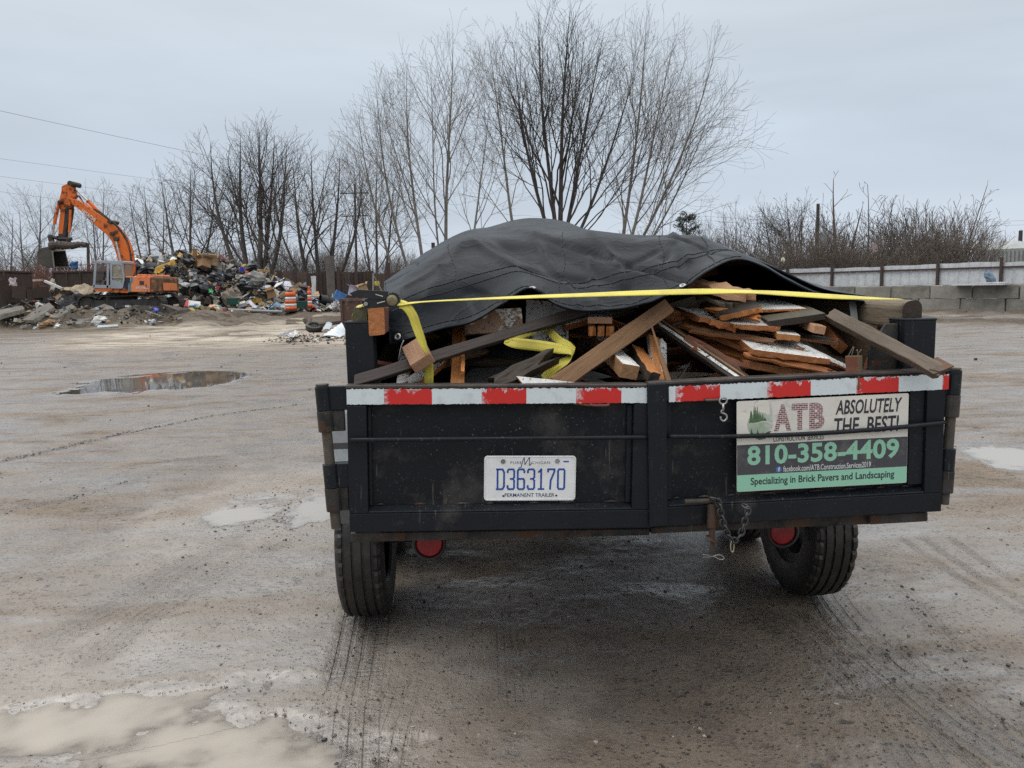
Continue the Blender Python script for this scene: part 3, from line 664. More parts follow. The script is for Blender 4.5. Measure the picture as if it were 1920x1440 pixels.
# wheels
def wheel(x, y, side):
    wr = .372
    wl = empty('wheel', (x, y, wr)); wl.parent = trailer
    hw = .108; gr = [-.062, -.022, .022, .062]
    prof = [(.205, -.082), (.215, -.094), (.25, -.104), (.30, -hw), (.335, -.104), (.355, -.097), (.363, -.086)]
    hs = sorted([-.084] + [g_ + d_ for g_ in gr for d_ in (-.0065, -.0055, .0055, .0065)] + [.084])
    for h_ in hs:
        ing = any(abs(h_ - g_) < .006 for g_ in gr); prof.append((.3725 - .004 * (abs(h_) / .084) ** 2 - (.0095 if ing else 0), h_))
    prof += [(.363, .086), (.355, .097), (.335, .104), (.30, hw), (.25, .104), (.215, .094), (.205, .082)]
    rr = random.Random(5); jit = [rr.uniform(-1, 1) for _ in range(144)]
    def fr(r_, h_, j):
        if r_ > .352 and abs(h_) > .068: return r_ - (.009 if (j + (1 if h_ > 0 else 0)) % 4 == 0 else 0) + .0012 * jit[j]
        if r_ > .371 and (j * 3 + int(h_ * 400)) % 7 == 0: return r_ - .005
        return r_ + (.001 * jit[j] if r_ > .34 else 0)
    mb = MB(); mb.lathe(prof, (0, 0, 0), (1, 0, 0), 144, fr=fr); ty = mb.build('tyre', rubber, wl, smooth=True, sharp=28)
    mb = MB(); mb.lathe([(.206, -.083), (.198, -.088), (.19, -.075), (.17, -.06), (.165, .02), (.10, side * .03), (.07, side * .05), (.0001, side * .05)], (0, 0, 0), (1, 0, 0), 40); mb.build('rim', rim_m, wl, smooth=True, sharp=35)
    return wl
for x, s in ((-.700, -1), (1.455, 1)):
    for y in (1.17, 2.03): wheel(x, y, s)
# fenders
for x0, x1 in ((-.765, XL - .032), (XR + .032, 1.575)):
    fe = empty('fender'); fe.parent = trailer
    y0, y1, zt_ = .64, 2.56, .985
    pr = [(y0, .60), (y0, .938), (y0 + .14, zt_), (y1 - .14, zt_), (y1, .938), (y1, .60), (y1 - .012, .60), (y1 - .012, .93), (y1 - .145, zt_ - .012), (y0 + .145, zt_ - .012), (y0 + .012, .93), (y0 + .012, .60)]
    mb = MB(); o = mb.add([(x0, y, z) for y, z in pr] + [(x1, y, z) for y, z in pr], [])
    k = len(pr)
    for i in range(k):
        j = (i + 1) % k; mb.f.append((o + i, o + j, o + k + j, o + k + i)); mb.m.append(0)
    mb.f.append(tuple(o + i for i in range(k))); mb.m.append(0); mb.f.append(tuple(o + k + i for i in reversed(range(k)))); mb.m.append(0)
    mb.build('fender_sheet', grey_fender, fe)
    if x0 < 0:
        mb = MB(); mb.box2((x0 + .004, y0 - .003, .862), (x1 - .075, y0 - .0005, .912), 0); mb.box2((x1 - .0745, y0 - .003, .862), (x1 - .002, y0 - .0005, .912), 1); mb.build('reflector_tape', [plain('white_reflector', (.6, .66, .68), .3, .2), plain('red_reflector', (.5, .03, .03), .3, .2)], fe)

# licence plate
def frame_fn(c, ang, wd, hg, y):
    c = np.asarray(c); e1 = np.array([math.cos(ang), 0, math.sin(ang)]); e2 = np.array([-math.sin(ang), 0, math.cos(ang)])
    def f(u, v, lift=0.): return np.array([c[0], y - lift, c[2]]) + e1 * (u - .5) * wd + e2 * (v - .5) * hg
    return f
pc = loc(994, 897, .02); PW, PH = .305, .1525
pf_ = frame_fn(pc, R(-2.0), PW, PH, .024)
plate = empty('licence_plate'); plate.parent = trailer
def rrect(f, w_, h_, rad, y0, y1, m, mb, inset=0.):
    P = []
    for cx, cz, a0 in ((1, 1, 0), (0, 1, 90), (0, 0, 180), (1, 0, 270)):
        for q in range(0, 91, 15):
            a = R(a0 + q); ux = (inset + rad if cx == 0 else w_ - inset - rad) + rad * math.cos(a); uz = (inset + rad if cz == 0 else h_ - inset - rad) + rad * math.sin(a)
            P.append((ux / w_, uz / h_))
    mb.prism([f(u, v, y0) for u, v in P], f(0, 0, y1) - f(0, 0, y0), m)
pl_white = plain('plate_white', (.80, .81, .81), .33, .2, 18, c2=(.70, .70, .68), bumpy=.05)
pl_blue = plain('plate_blue', (.012, .075, .36), .4, .2, 20, bumpy=0); pl_navy = plain('plate_navy', (.02, .035, .10), .4, .2, 20, bumpy=0)
mb = MB(); rrect(pf_, PW, PH, .012, 0, .0015, 0, mb)
P = []
mb.tube([pf_(*q, .0018) for q in [((.004 + .008 + (PW - .024) * (cx) + .008 * math.cos(R(a))) / PW, (.012 + (PH - .024) * cz + .008 * math.sin(R(a))) / PH) for cx, cz, a0 in ((1, 1, 0), (0, 1, 90), (0, 0, 180), (1, 0, 270)) for a in range(a0, a0 + 91, 15)]], .0014, 6, closed=True)
mb.build('plate_sheet', pl_white, plate)
G = {'D': [[(0, 0), (0, 1)], [(-.12, 1), (.75, 1), (1, .86), (1, .14), (.75, 0), (-.12, 0)]], '3': [[(0, .84), (.0, .92), (.14, 1), (.86, 1), (1, .92), (1, .6), (.82, .52), (.45, .52)], [(.82, .52), (1, .42), (1, .08), (.86, 0), (.14, 0), (0, .08), (0, .17)]],
     '6': [[(1, .84), (1, .92), (.86, 1), (.14, 1), (0, .92), (0, .08), (.14, 0), (.86, 0), (1, .08), (1, .44), (.86, .52), (0, .52)]], '1': [[(.12, .86), (.5, 1), (.5, 0)], [(.1, 0), (.9, 0)]],
     '7': [[(0, .88), (0, 1), (1, 1), (1, .9), (.42, .42), (.36, 0)]], '0': [[(.14, 0), (0, .08), (0, .92), (.14, 1), (.86, 1), (1, .92), (1, .08), (.86, 0), (.14, 0)]]}
mb = MB()
def stroke(mb, pts, hw, lift, m):
    P = [np.array(p) for p in pts]
    for i in range(len(P) - 1):
        a, b = P[i], P[i + 1]; d = b - a; d = d / np.linalg.norm(d); nn = np.array([-d[1], d[0]]); a2 = a - d * hw * .75; b2 = b + d * hw * .75
        q = [a2 + nn * hw, a2 - nn * hw, b2 - nn * hw, b2 + nn * hw]; l_ = lift + .00006 * i
        mb.add([pf_(x / PW, z / PH, l_) for x, z in q], [(0, 1, 2, 3)], m)
x = .0445
for ch in 'D363170':
    for st_ in G[ch]: stroke(mb, [(x + p[0] * .0215, .0395 + p[1] * .067) for p in st_], .0030, .0022, 0)
    x += .0335
put_text(mb, 'PERMANENT TRAILER', pf_, .225, .085, .77, .165, 1, .012, 0, .0018)
put_text(mb, 'PURE', pf_, .285, .815, .405, .875, 1, .0, 0, .0018, 1.15); put_text(mb, 'ICHIGAN', pf_, .505, .815, .715, .875, 1, .0, 0, .0018, 1.15)
Ms = [(.115, .112), (.122, .113), (.128, .137), (.132, .146), (.134, .128), (.135, .122), (.147, .144), (.150, .146), (.149, .130), (.150, .120), (.157, .126)]
for i in range(len(Ms) - 1): stroke(mb, Ms[i:i + 2], .0013, .0019, 1)
stroke(mb, [(.264, .1325), (.279, .1325)], .0024, .0018, 0)
mb.build('lettering', [pl_blue, pl_navy], plate)
for u, v in ((.205, .875), (.795, .88)):
    mb = MB(); c = pf_(u, v, .0015); mb.tube([c, c - [0, .003, 0]], .0078, 16); mb.tube([c - [0, .003, 0], c - [0, .006, 0]], .0045, 6); mb.build('bolt', zinc, plate)
mb = MB()
for u, v in ((.21, .105), (.79, .11)): c = pf_(u, v, .0017); mb.tube([c, c - [0, .0002, 0]], .0035, 12)
mb.build('bolt_hole', gum, plate)

# the magnetic sign on the right door
sc_ = loc(1536, 827, 0.); SW, SH = .585, .306
sf = frame_fn(loc(1536, 827, .02), R(.95), SW, SH, -.0045)
sign = empty('advertising_sign'); sign.parent = trailer
def marble():
    m, t, b = newmat('sign_stone_print'); a = tex(t, 5, 5, .6, stretch=(1, 1, 2.2)); 
    base = mix(t, mr(t, a, .35, .7), (.72, .69, .62), (.58, .55, .49))
    vo = N(t, 'ShaderNodeTexVoronoi', feature='DISTANCE_TO_EDGE'); c = N(t, 'ShaderNodeTexCoord'); mp_ = N(t, 'ShaderNodeMapping'); mp_.inputs['Scale'].default_value = (11, 1, 17)
    L(t, c.outputs['Object'], mp_.inputs[0]); L(t, mp_.outputs[0], vo.inputs['Vector']); vo.inputs['Scale'].default_value = 1
    cr_ = mth(t, 'MULTIPLY', mr(t, vo.outputs['Distance'], 0, .035, 1, 0), mr(t, tex(t, 9, 3), .52, .6, 0, .6))
    base = mix(t, cr_, base, (.33, .31, .29)); base = mix(t, mr(t, tex(t, 45, 5, .7), .66, .74, 0, .6), base, (.25, .2, .14))
    setc(t, b, base); b.inputs['Roughness'].default_value = .38; return m
def dusty(name, c, d=(.30, .28, .22)):
    m, t, b = newmat(name)
    base = mix(t, mr(t, tex(t, 7, 6, .68), .53, .78, 0, .6), c, d); base = mix(t, mr(t, tex(t, 90, 3), .68, .73, 0, .7), base, d)
    setc(t, b, base); b.inputs['Roughness'].default_value = .42; return m
def brickprint():
    m, t, b = newmat('sign_brick_print'); c = N(t, 'ShaderNodeTexCoord'); mp_ = N(t, 'ShaderNodeMapping'); mp_.inputs['Rotation'].default_value = (R(90), 0, 0)
    br = N(t, 'ShaderNodeTexBrick'); L(t, c.outputs['Object'], mp_.inputs[0]); L(t, mp_.outputs[0], br.inputs['Vector'])
    br.inputs['Color1'].default_value = (.15, .055, .06, 1); br.inputs['Color2'].default_value = (.25, .095, .10, 1); br.inputs['Mortar'].default_value = (.6, .55, .53, 1)
    br.inputs['Scale'].default_value = 1; br.inputs['Brick Width'].default_value = .017; br.inputs['Row Height'].default_value = .0068; br.inputs['Mortar Size'].default_value = .0009
    setc(t, b, br.outputs[0]); b.inputs['Roughness'].default_value = .4; return m
s_stone, s_dark, s_green, s_mint = marble(), dusty('sign_charcoal', (.058, .056, .066)), dusty('sign_mint_band', (.27, .55, .40), (.35, .5, .36)), dusty('sign_mint_letters', (.26, .52, .37), (.4, .52, .34))
s_text, s_white, s_brick = plain('sign_dark_letters', (.032, .03, .04), .4, .2, 30, bumpy=0), plain('sign_white_letters', (.62, .64, .64), .4, .1, 30, bumpy=0), brickprint()
s_pine, s_pale, s_blue = plain('sign_pine_print', (.05, .105, .045), .4, .6, 40, c2=(.10, .17, .08), bumpy=0), plain('sign_meadow_print', (.24, .32, .21), .4, .4, 12, c2=(.5, .53, .46), bumpy=0), plain('sign_blue_print', (.055, .19, .5), .4, .1, bumpy=0)
mb = MB(); rrect(sf, SW, SH, .006, 0, .0016, 0, mb); mb.build('sign_sheet', s_stone, sign)
def q4(mb, u0, v0, u1, v1, lift, m): mb.add([sf(u0, v0, lift), sf(u1, v0, lift), sf(u1, v1, lift), sf(u0, v1, lift)], [(0, 1, 2, 3)], m)
mb = MB(); q4(mb, .001, .185, .999, .52, .0019, 0); mb.build('dark_band', s_dark, sign)
mb = MB(); q4(mb, .001, .004, .999, .1845, .0019, 0); mb.build('mint_band', s_green, sign)
mb = MB()
for s_, u0 in (('A', .215), ('T', .318), ('B', .420)):
    put_text(mb, s_, sf, u0, .655, u0 + (.10, .092, .088)['ATB'.index(s_)], .945, 0, .05, 0, .0022)
put_text(mb, 'ABSOLUTELY', sf, .572, .80, .962, .96, 1, .02, .2, .0022); put_text(mb, 'THE  BEST!', sf, .565, .585, .945, .765, 1, .02, .1, .0022)
put_text(mb, 'CONSTRUCTION  SERVICES', sf, .21, .535, .505, .60, 2, .012, 0, .0022)
put_text(mb, '810-358-4409', sf, .06, .285, .95, .505, 3, .03, 0, .0024, 1.02)
put_text(mb, 'facebook.com/ATB.Construction.Services2019', sf, .27, .198, .785, .262, 4, .012, 0, .0024)
put_text(mb, 'Specializing in Brick Pavers and Landscaping', sf, .08, .045, .925, .150, 1, .016, 0, .0024)
mb.build('lettering', [s_brick, s_text, plain('sign_grey_green_letters', (.085, .11, .105), .4, .2, bumpy=0), s_mint, s_white], sign)
mb = MB()                                                # round woodland emblem and the blue badge
mb.add([sf(.135 + .065 * math.cos(q) * (1.15 if math.cos(q) < 0 else 1), .735 + .135 * math.sin(q), .0020) for q in np.linspace(0, 2 * math.pi, 28, False)], [tuple(range(28))], 1)
rr = random.Random(2)
for k in range(13):
    u = .078 + .010 * k + rr.uniform(-.003, .003); h_ = .12 + .07 * math.sin(k * .55) + rr.uniform(-.02, .03); v0 = .755; n = 5
    pts = [(u, v0 + h_)]
    for i in range(n): q = (i + 1) / n; pts += [(u + .011 * q, v0 + h_ * (1 - q)), (u + .007 * q, v0 + h_ * (1 - q) + .006)]
    left = [(2 * u - a, b) for a, b in reversed(pts[1:])]; P = pts + left
    mb.add([sf(a, b, .00215 + .00002 * k) for a, b in P], [tuple(range(len(P)))], 0 if k < 10 else 1)
for u, v, h_ in ((.085, .60, .10), (.12, .595, .09), (.15, .60, .05)):
    mb.add([sf(u - .012, v, .0024), sf(u + .012, v, .0024), sf(u, v + h_, .0024)], [(0, 1, 2)], 0)
rd = spline([(.10, .745), (.15, .765), (.195, .745), (.205, .70), (.175, .66), (.155, .63)], 6); rd = [(a[0], a[1], i) for i, a in enumerate(rd)]
for i in range(len(rd) - 1):
    w0 = .006 + .012 * i / len(rd); mb.add([sf(rd[i][0] - w0 * .4, rd[i][1] - w0, .0026), sf(rd[i + 1][0] - w0 * .4, rd[i + 1][1] - w0, .0026), sf(rd[i + 1][0] + w0 * .4, rd[i + 1][1] + w0, .0026), sf(rd[i][0] + w0 * .4, rd[i][1] + w0, .0026)], [(0, 1, 2, 3)], 2)
mb.add([sf(a, b, .0021) for a, b in ((.09, .605), (.16, .64), (.20, .66), (.165, .575), (.13, .565))], [(0, 1, 2, 3, 4)], 0)
mb.add([sf(.244 + .0165 * math.cos(q), .2295 + .0315 * math.sin(q), .0023) for q in np.linspace(0, 2 * math.pi, 24, False)], [tuple(range(24))], 3)
put_text(mb, 'f', sf, .239, .205, .251, .252, 4, .04, 0, .0027)
mb.build('emblem', [s_pine, s_pale, plain('sign_path_print', (.55, .54, .48), .4, .1, bumpy=0), s_blue, s_white], sign)

# ------------------------------------------------------------------ the load
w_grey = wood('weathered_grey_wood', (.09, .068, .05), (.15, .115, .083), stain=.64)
w_batten = wood('grey_brown_batten_wood', (.045, .034, .029), (.075, .058, .05), stain=.7, grain=.6)
w_tan = wood('clean_brown_wood', (.32, .175, .078), (.20, .10, .045), stain=.63)
w_orange = wood('orange_pine', (.56, .225, .062), (.40, .15, .042), stain=.68)
w_rust = wood('sawn_orange_edge', (.46, .17, .052), (.27, .098, .033), stain=.58)
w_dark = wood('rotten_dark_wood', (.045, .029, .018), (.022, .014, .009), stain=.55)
w_moss = wood('mossy_plank_wood', (.085, .072, .036), (.05, .038, .021), stain=.6)
w_pink = wood('pinkish_fresh_wood', (.44, .25, .15), (.36, .19, .11), stain=.74, grain=.6)
w_red = wood('reddish_wood', (.16, .055, .028), (.10, .034, .019), stain=.62)
w_green = wood('green_treated_wood', (.13, .118, .06), (.085, .076, .04), stain=.62)
w_log = wood('grey_treated_timber', (.17, .135, .09), (.11, .085, .055), stain=.62)
w_white = painted('peeling_white_paint', peel=.64); w_white2 = painted('dirty_white_paint', c=(.56, .56, .54), peel=.61)
w_ply = painted('torn_white_ply', c=(.5, .49, .44), under=(.20, .10, .045), peel=.47)
felt = plain('black_roofing_felt', (.022, .023, .025), .75, .4, 30, c2=(.04, .04, .04), bumpy=.5, bscale=220, bdist=.002)
steel_plate = worn('grimy_steel_plate', (.05, .042, .035), rustamt=.5, dustamt=.5, rough=.45)
BOARD_GROUP = 'scrap boards piled in the trailer'
def board(A, B, wd, th, n, mats, label=None, name='scrap_board', rag=0., seed=1, cat='board', world=False, taper=None, parent=None, cut=(0., 0.), group=BOARD_GROUP):
    """a plank from A to B (photo pixel x, y and distance), wide face towards n. mats: (faces, far end+edges, near end)"""
    A = np.asarray(A, float) if world else at(*A); B = np.asarray(B, float) if world else at(*B)
    ex = B - A; Ln = np.linalg.norm(ex); ex = ex / Ln; n = np.asarray(n, float); ez = n - ex * (n @ ex); ez /= np.linalg.norm(ez); ey = np.cross(ez, ex)
    if not isinstance(mats, (list, tuple)): mats = (mats, mats)
    rr = random.Random(seed); nx = max(3, int(Ln / .035)); ny = 5
    mb = MB()
    def wave(t): return (math.sin(t * 9 + seed) * .35 + math.sin(t * 23 + seed * 2) * .2) * min(.0025, th * .12) * (1 + 3 * rag)
    e0 = [rr.uniform(-1, 1) * rag * .05 for _ in range(ny)]; e1 = [rr.uniform(-1, 1) * rag * .05 for _ in range(ny)]
    rows = []
    for i in range(nx + 1):
        t = i / nx; k = 1.0 if taper is None else taper[0] + (taper[1] - taper[0]) * t; row = []
        for s_, rng in ((1, range(ny)), (-1, reversed(range(ny)))):
            for j in rng:
                q = j / (ny - 1) - .5; x = Ln * t + (e0[j] if i == 0 else e1[j] if i == nx else 0)
                if i == 0: x += cut[0] * q * wd
                if i == nx: x += cut[1] * q * wd
                row.append((x, q * wd * k + wave(t + q), s_ * th / 2 * k + wave(t * 1.3 + 2 + s_) + rag * .003 * rr.uniform(-1, 1)))
        rows.append(row)
    o = mb.add([p for r_ in rows for p in r_], []); m_ = 2 * ny
    for i in range(nx):
        for j in range(m_):
            j2 = (j + 1) % m_; mb.f.append((o + i * m_ + j, o + (i + 1) * m_ + j, o + (i + 1) * m_ + j2, o + i * m_ + j2))
            mb.m.append(0 if j < ny - 1 else (1 if j == ny - 1 or j == m_ - 1 else (2 if len(mats) > 2 else 0)))
    for i, rev in ((0, False), (nx, True)):
        for j in range(ny - 1):
            q = (o + i * m_ + j, o + i * m_ + j + 1, o + i * m_ + m_ - 2 - j, o + i * m_ + m_ - 1 - j); mb.f.append(q[::-1] if rev else q); mb.m.append(1)
    ob = mb.build(name, list(mats), None, bevel=min(.0025, th * .12))
    M = Matrix(((ex[0], ey[0], ez[0], A[0]), (ex[1], ey[1], ez[1], A[1]), (ex[2], ey[2], ez[2], A[2]), (0, 0, 0, 1)))
    ob.matrix_world = M
    if parent is not None: ob.parent = parent; ob.matrix_parent_inverse = parent.matrix_world.inverted()
    elif label: tag(ob, label, cat, group)
    return ob
CAMN = (0, -1, .25)
board((664, 716, 2.47), (1100, 582, 2.80), .036, .03, (0, -1, .45), w_batten, 'long grey-brown batten slanting up from the left door end to the tarp', cut=(.4, 0))
board((1042, 722, 2.53), (1254, 573, 2.80), .058, .02, (0, -1, .3), (w_tan, w_pink), 'clean brown board with a square sawn end crossing the middle of the load', seed=4)
b_ = board((776, 648, 2.60), (793, 682, 2.50), .075, .04, (-.25, -1, .55), (w_pink, w_pink), 'short pinkish offcut block hanging over the long batten', name='offcut_block', cat='wood block')
board((754, 735, 2.62), (763, 655, 2.85), .045, .014, (-.2, -1, .2), (w_white2, w_orange), 'short white painted board with an orange edge, left of the loose yellow strap', seed=8)
board((768, 722, 2.60), (842, 668, 2.82), .055, .022, (-.2, -.5, .9), (w_white2, w_rust), 'white topped board with a ragged orange edge behind the loose yellow strap', rag=.35, seed=9)
board((857, 735, 2.56), (861, 600, 2.90), .046, .03, (.1, -1, .1), (w_orange, w_orange), 'orange pine moulding standing upright under the left half of the tarp', seed=3)
board((867, 700, 2.58), (871, 596, 2.89), .012, .02, (.1, -1, .1), (w_orange, w_orange), 'thin orange bead strip standing against the orange pine moulding', seed=3)
board((970, 740, 2.58), (985, 622, 3.10), .46, .005, (-.1, -.62, .78), (felt, felt), 'sheet of black roofing felt sloping in the middle of the load', name='roofing_sheet', cat='roofing sheet', seed=6, taper=(1, .55))
board((912, 732, 2.50), (1024, 675, 2.60), .052, .045, (-.3, -1, .6), (w_dark, w_dark), 'dark brown rotten timber with a broken end, lower centre of the load', rag=.9, seed=5)
board((985, 728, 2.50), (1120, 742, 2.53), .075, .012, (.05, -1, .5), (w_white, w_orange), 'white panel corner with an orange edge just above the left door rail', seed=7, cut=(-.9, 0))
board((870, 607, 2.72), (979, 599, 2.76), .085, .02, CAMN, (w_ply, w_tan), 'brown plywood piece with a torn white patch under the tarp hem', seed=11)
board((985, 604, 2.84), (1066, 610, 2.86), .17, .012, (0, -1, .3), (w_white2, w_rust), 'white spotted panel behind the long batten under the tarp arch', seed=13)
board((1055, 608, 2.82), (1103, 596, 2.85), .045, .03, (.1, -.7, .9), (w_white, w_rust), 'short white painted board end with an orange cut face, right of the white spotted panel', seed=14)
board((1130, 712, 2.66), (1010, 700, 2.75), .05, .012, (0, -1, .3), (felt, felt), 'torn black roofing scrap under the clean brown board', rag=.8, seed=15, name='roofing_scrap', cat='roofing scrap')
board((1052, 668, 2.9), (960, 655, 3.0), .12, .008, (.2, -1, .6), (felt, felt), 'black roofing flap behind the folded yellow strap', rag=.7, seed=16, name='roofing_scrap', cat='roofing scrap')
bun = empty('board_bundle', at(1125, 612, 2.8), 0, 'bundle of white painted studs with rotten orange ends under the tarp', 'boards', BOARD_GROUP)
bpy.context.view_layer.update()
board((1125, 601, 2.72), (1120, 575, 3.3), .085, .024, (0, -.25, 1), (w_white, w_pink), name='stud', seed=17, parent=bun)
for k in range(3):
    board((1110 + 17 * k, 622, 2.71), (1106 + 16 * k, 593, 3.3), .028, .035, (0, -.25, 1), (w_rust, w_orange), name='stud', rag=.3, seed=18 + k, parent=bun)
board((1181, 697, 2.54), (1122, 640, 3.0), .060, .05, (.25, -.6, .8), (w_white, w_tan), 'white painted post with a raw brown end pointing at the viewer', seed=22, name='scrap_post', cat='post')
board((1224, 707, 2.53), (1192, 655, 2.85), .052, .032, (.35, -.6, .75), (w_orange, w_dark, w_rust), 'rough orange brown stub beside the white painted post', rag=.3, seed=23)
board((1240, 730, 2.55), (1224, 634, 2.85), .044, .022, (.15, -1, .1), (w_orange, w_white2), 'orange pine board standing upright right of the centre', seed=24)
board((1258, 730, 2.52), (1219, 602, 2.62), .018, .014, (.2, -1, .1), (w_tan, w_tan), 'thin splintered slat leaning on the upright orange board', rag=.4, seed=25, taper=(1, .25))
board((1245, 720, 2.60), (1243, 640, 2.8), .03, .01, (.6, -1, .1), (w_white2, w_white2), 'narrow white strip behind the upright orange board', seed=26)
def edgy(A, B):                                         # door edge: dark stile with a white bead
    o = board(A, B, .045, .035, (-.25, -.75, .55), (w_dark, w_batten, w_batten), 'dark grooved door stile with a white bead, sloping down to the right', seed=27, name='door_stile', cat='door stile')
    a, b = at(*A), at(*B); ex = (b - a) / np.linalg.norm(b - a); nz = np.array([-.25, -.75, .55]); nz -= ex * (nz @ ex); nz /= np.linalg.norm(nz); ey = np.cross(nz, ex)
    for k, (off, w_, mt) in enumerate(((.006, .011, w_white), (-.010, .007, w_tan))):
        q = board(a + nz * .0185 + ey * off, b + nz * .0185 + ey * off, w_, .006, nz, mt, name='bead', world=True, seed=30 + k, rag=.1); q.parent = o; q.matrix_parent_inverse = o.matrix_world.inverted()
bpy.context.view_layer.update()
edgy((1404, 722, 2.57), (1228, 602, 2.98))
board((1580, 712, 2.60), (1330, 650, 2.92), .05, .022, (.15, -.75, .75), (w_rust, w_orange, w_rust), 'long splintered orange lath below the big white plank', rag=.5, seed=31)
board((1470, 672, 2.72), (1245, 590, 3.05), .085, .022, (.2, -.55, .85), (w_rust, w_rust), 'long broken brown board with paint flakes, left of the big white plank', rag=.7, seed=32)
def slab(quad, th, mats, label, rag=.12, seed=1, cat='plank', name='scrap_plank'):
    """plank given by the corners of its top face (near-left, near-right, far-right, far-left): px, py, distance"""
    q = [at(*p) for p in quad]; c = sum(q) / 4; ex = (q[1] + q[2] - q[0] - q[3]) / 2; ex /= np.linalg.norm(ex); nz = np.cross(ex, (q[2] + q[3] - q[0] - q[1])); nz /= np.linalg.norm(nz)
    if nz[2] < 0: nz = -nz
    # grain runs from near to far: use the near->far direction as local x
    lx = (q[2] + q[3] - q[0] - q[1]) / 2; lx /= np.linalg.norm(lx); ly = np.cross(nz, lx)
    M = np.stack([lx, ly, nz], 1); rr = random.Random(seed); nn = 12
    mb = MB(); loc_ = [(p - c) @ M for p in q]; top = []
    for a, b in ((0, 1), (1, 2), (2, 3), (3, 0)):
        for i in range(nn):
            t = i / nn; p = loc_[a] * (1 - t) + loc_[b] * t; j = rag * .012 * (1 if a in (0, 2) else .3)
            top.append(p + np.array([rr.uniform(-j, j), rr.uniform(-j, j), rr.uniform(-.0008, .0008)]))
    th *= .8
    top = [p * [1, 1, .0] + [0, 0, p[2] * .3] for p in top]
    bot = [p - np.array([rr.uniform(-.004, .004) * rag * 4, rr.uniform(-.002, .002), th + rr.uniform(-.006, .006) * rag * 3]) for p in top]
    o = mb.add(top + bot, []); k = len(top)
    mb.f.append(tuple(range(o, o + k))); mb.m.append(0); mb.f.append(tuple(o + k + i for i in reversed(range(k)))); mb.m.append(1)
    for i in range(k): j = (i + 1) % k; mb.f.append((o + j, o + i, o + k + i, o + k + j)); mb.m.append(1)
    ob = mb.build(name, list(mats), None, bevel=.0015)
    ob.matrix_world = Matrix(((M[0, 0], M[0, 1], M[0, 2], c[0]), (M[1, 0], M[1, 1], M[1, 2], c[1]), (M[2, 0], M[2, 1], M[2, 2], c[2]), (0, 0, 0, 1)))
    return tag(ob, label, cat, BOARD_GROUP)
slab([(1412, 653, 2.60), (1557, 675, 2.60), (1470, 622, 3.0), (1358, 614, 3.0)], .026, (w_white, w_rust), 'big white painted plank with a fuzzy orange sawn edge, right of centre', .2, 41)
slab([(1394, 676, 2.66), (1556, 702, 2.60), (1530, 690, 2.9), (1380, 664, 3.0)], .032, (w_rust, w_rust), 'lowest orange plank lying just above the right door rail', .3, 42)
slab([(1350, 592, 2.78), (1429, 575, 2.80), (1400, 552, 3.3), (1318, 566, 3.3)], .024, (w_dark, w_orange), 'dark topped plank with a bright orange fuzzy end under the strap', .3, 43)
slab([(1376, 607, 2.74), (1464, 612, 2.74), (1400, 582, 3.2), (1290, 578, 3.2)], .022, (w_white2, w_rust), 'middle plank with a dirty white top and an orange edge, over the big white plank', .2, 44)
for q_ in (((1405, 664, 2.63), (1572, 700, 2.60), .045, .010, (.1, -.5, .9), w_rust, 'thin split lath under the front edge of the big white plank'), ((1300, 618, 2.85), (1450, 640, 2.72), .05, .009, (.15, -.5, .9), w_tan, 'thin split board between the middle plank and the big white plank'), ((1430, 598, 2.78), (1330, 578, 2.98), .04, .012, (.1, -.7, .7), w_orange, 'narrow orange lath under the dark topped plank'), ((1560, 640, 2.72), (1420, 618, 2.9), .035, .010, (.1, -.7, .7), w_dark, 'thin dark lath right of the small white topped board end'), ((1290, 640, 2.8), (1390, 690, 2.66), .05, .012, (-.1, -.7, .7), w_red, 'red brown split board behind the dark grooved door stile'), ((1500, 650, 2.7), (1590, 690, 2.62), .03, .009, (.1, -.7, .7), w_white2, 'thin white flaking lath left of the red post stub')):
    board(q_[0], q_[1], q_[2], q_[3], q_[4], (q_[5], w_rust), q_[6], rag=.8, seed=int(q_[0][0]), taper=(1, .7))
slab([(1440, 600, 2.74), (1548, 589, 2.72), (1500, 566, 3.15), (1414, 588, 3.1)], .030, (w_moss, w_dark), 'mossy green plank on top of the right hand stack', .1, 45)
slab([(1400, 582, 2.95), (1512, 577, 2.9), (1460, 562, 3.3), (1400, 562, 3.3)], .014, (w_white2, w_rust), 'white board at the back behind the mossy green plank', .15, 46)
slab([(1458, 624, 2.68), (1501, 630, 2.68), (1470, 606, 3.0), (1440, 606, 3.0)], .026, (w_white2, w_orange), 'small white topped board end right of the big white plank', .1, 47)
slab([(1310, 590, 2.82), (1382, 612, 2.76), (1345, 585, 3.2), (1265, 576, 3.2)], .028, (w_white2, w_rust), 'broken plank end with chipped white paint at the left of the stack', .45, 48)
board((1537, 619, 2.66), (1490, 596, 3.0), .04, .03, (.1, -.6, .8), (w_tan, w_pink), 'small square stick with a pink cut end at the right of the stack', seed=49)
board((1400, 556, 2.66), (1296, 530, 3.0), .075, .03, (.1, -.55, .8), (w_tan, w_pink), 'splintered broken board under the yellow strap at the top of the load', rag=1.0, seed=50)
board((1368, 572, 2.68), (1300, 548, 3.0), .05, .012, (.1, -.9, .5), (w_dark, w_moss), 'dark bark strip hanging below the splintered broken board', rag=.8, seed=51)
ps = board((1602, 730, 2.56), (1601, 667, 2.57), .044, .05, (-.75, -1, 0), (w_red, w_green, w_red), 'short red post stub with bent nails in its top', seed=52, name='scrap_post', cat='post')
bpy.context.view_layer.update()
mb = MB(); 
for a, b in (((1590, 668), (1600, 650)), ((1596, 669), (1601, 652)), ((1604, 671), (1615, 655)), ((1611, 672), (1607, 656))): mb.tube([at(*a, 2.565), at(*b, 2.55)], .0013, 6)
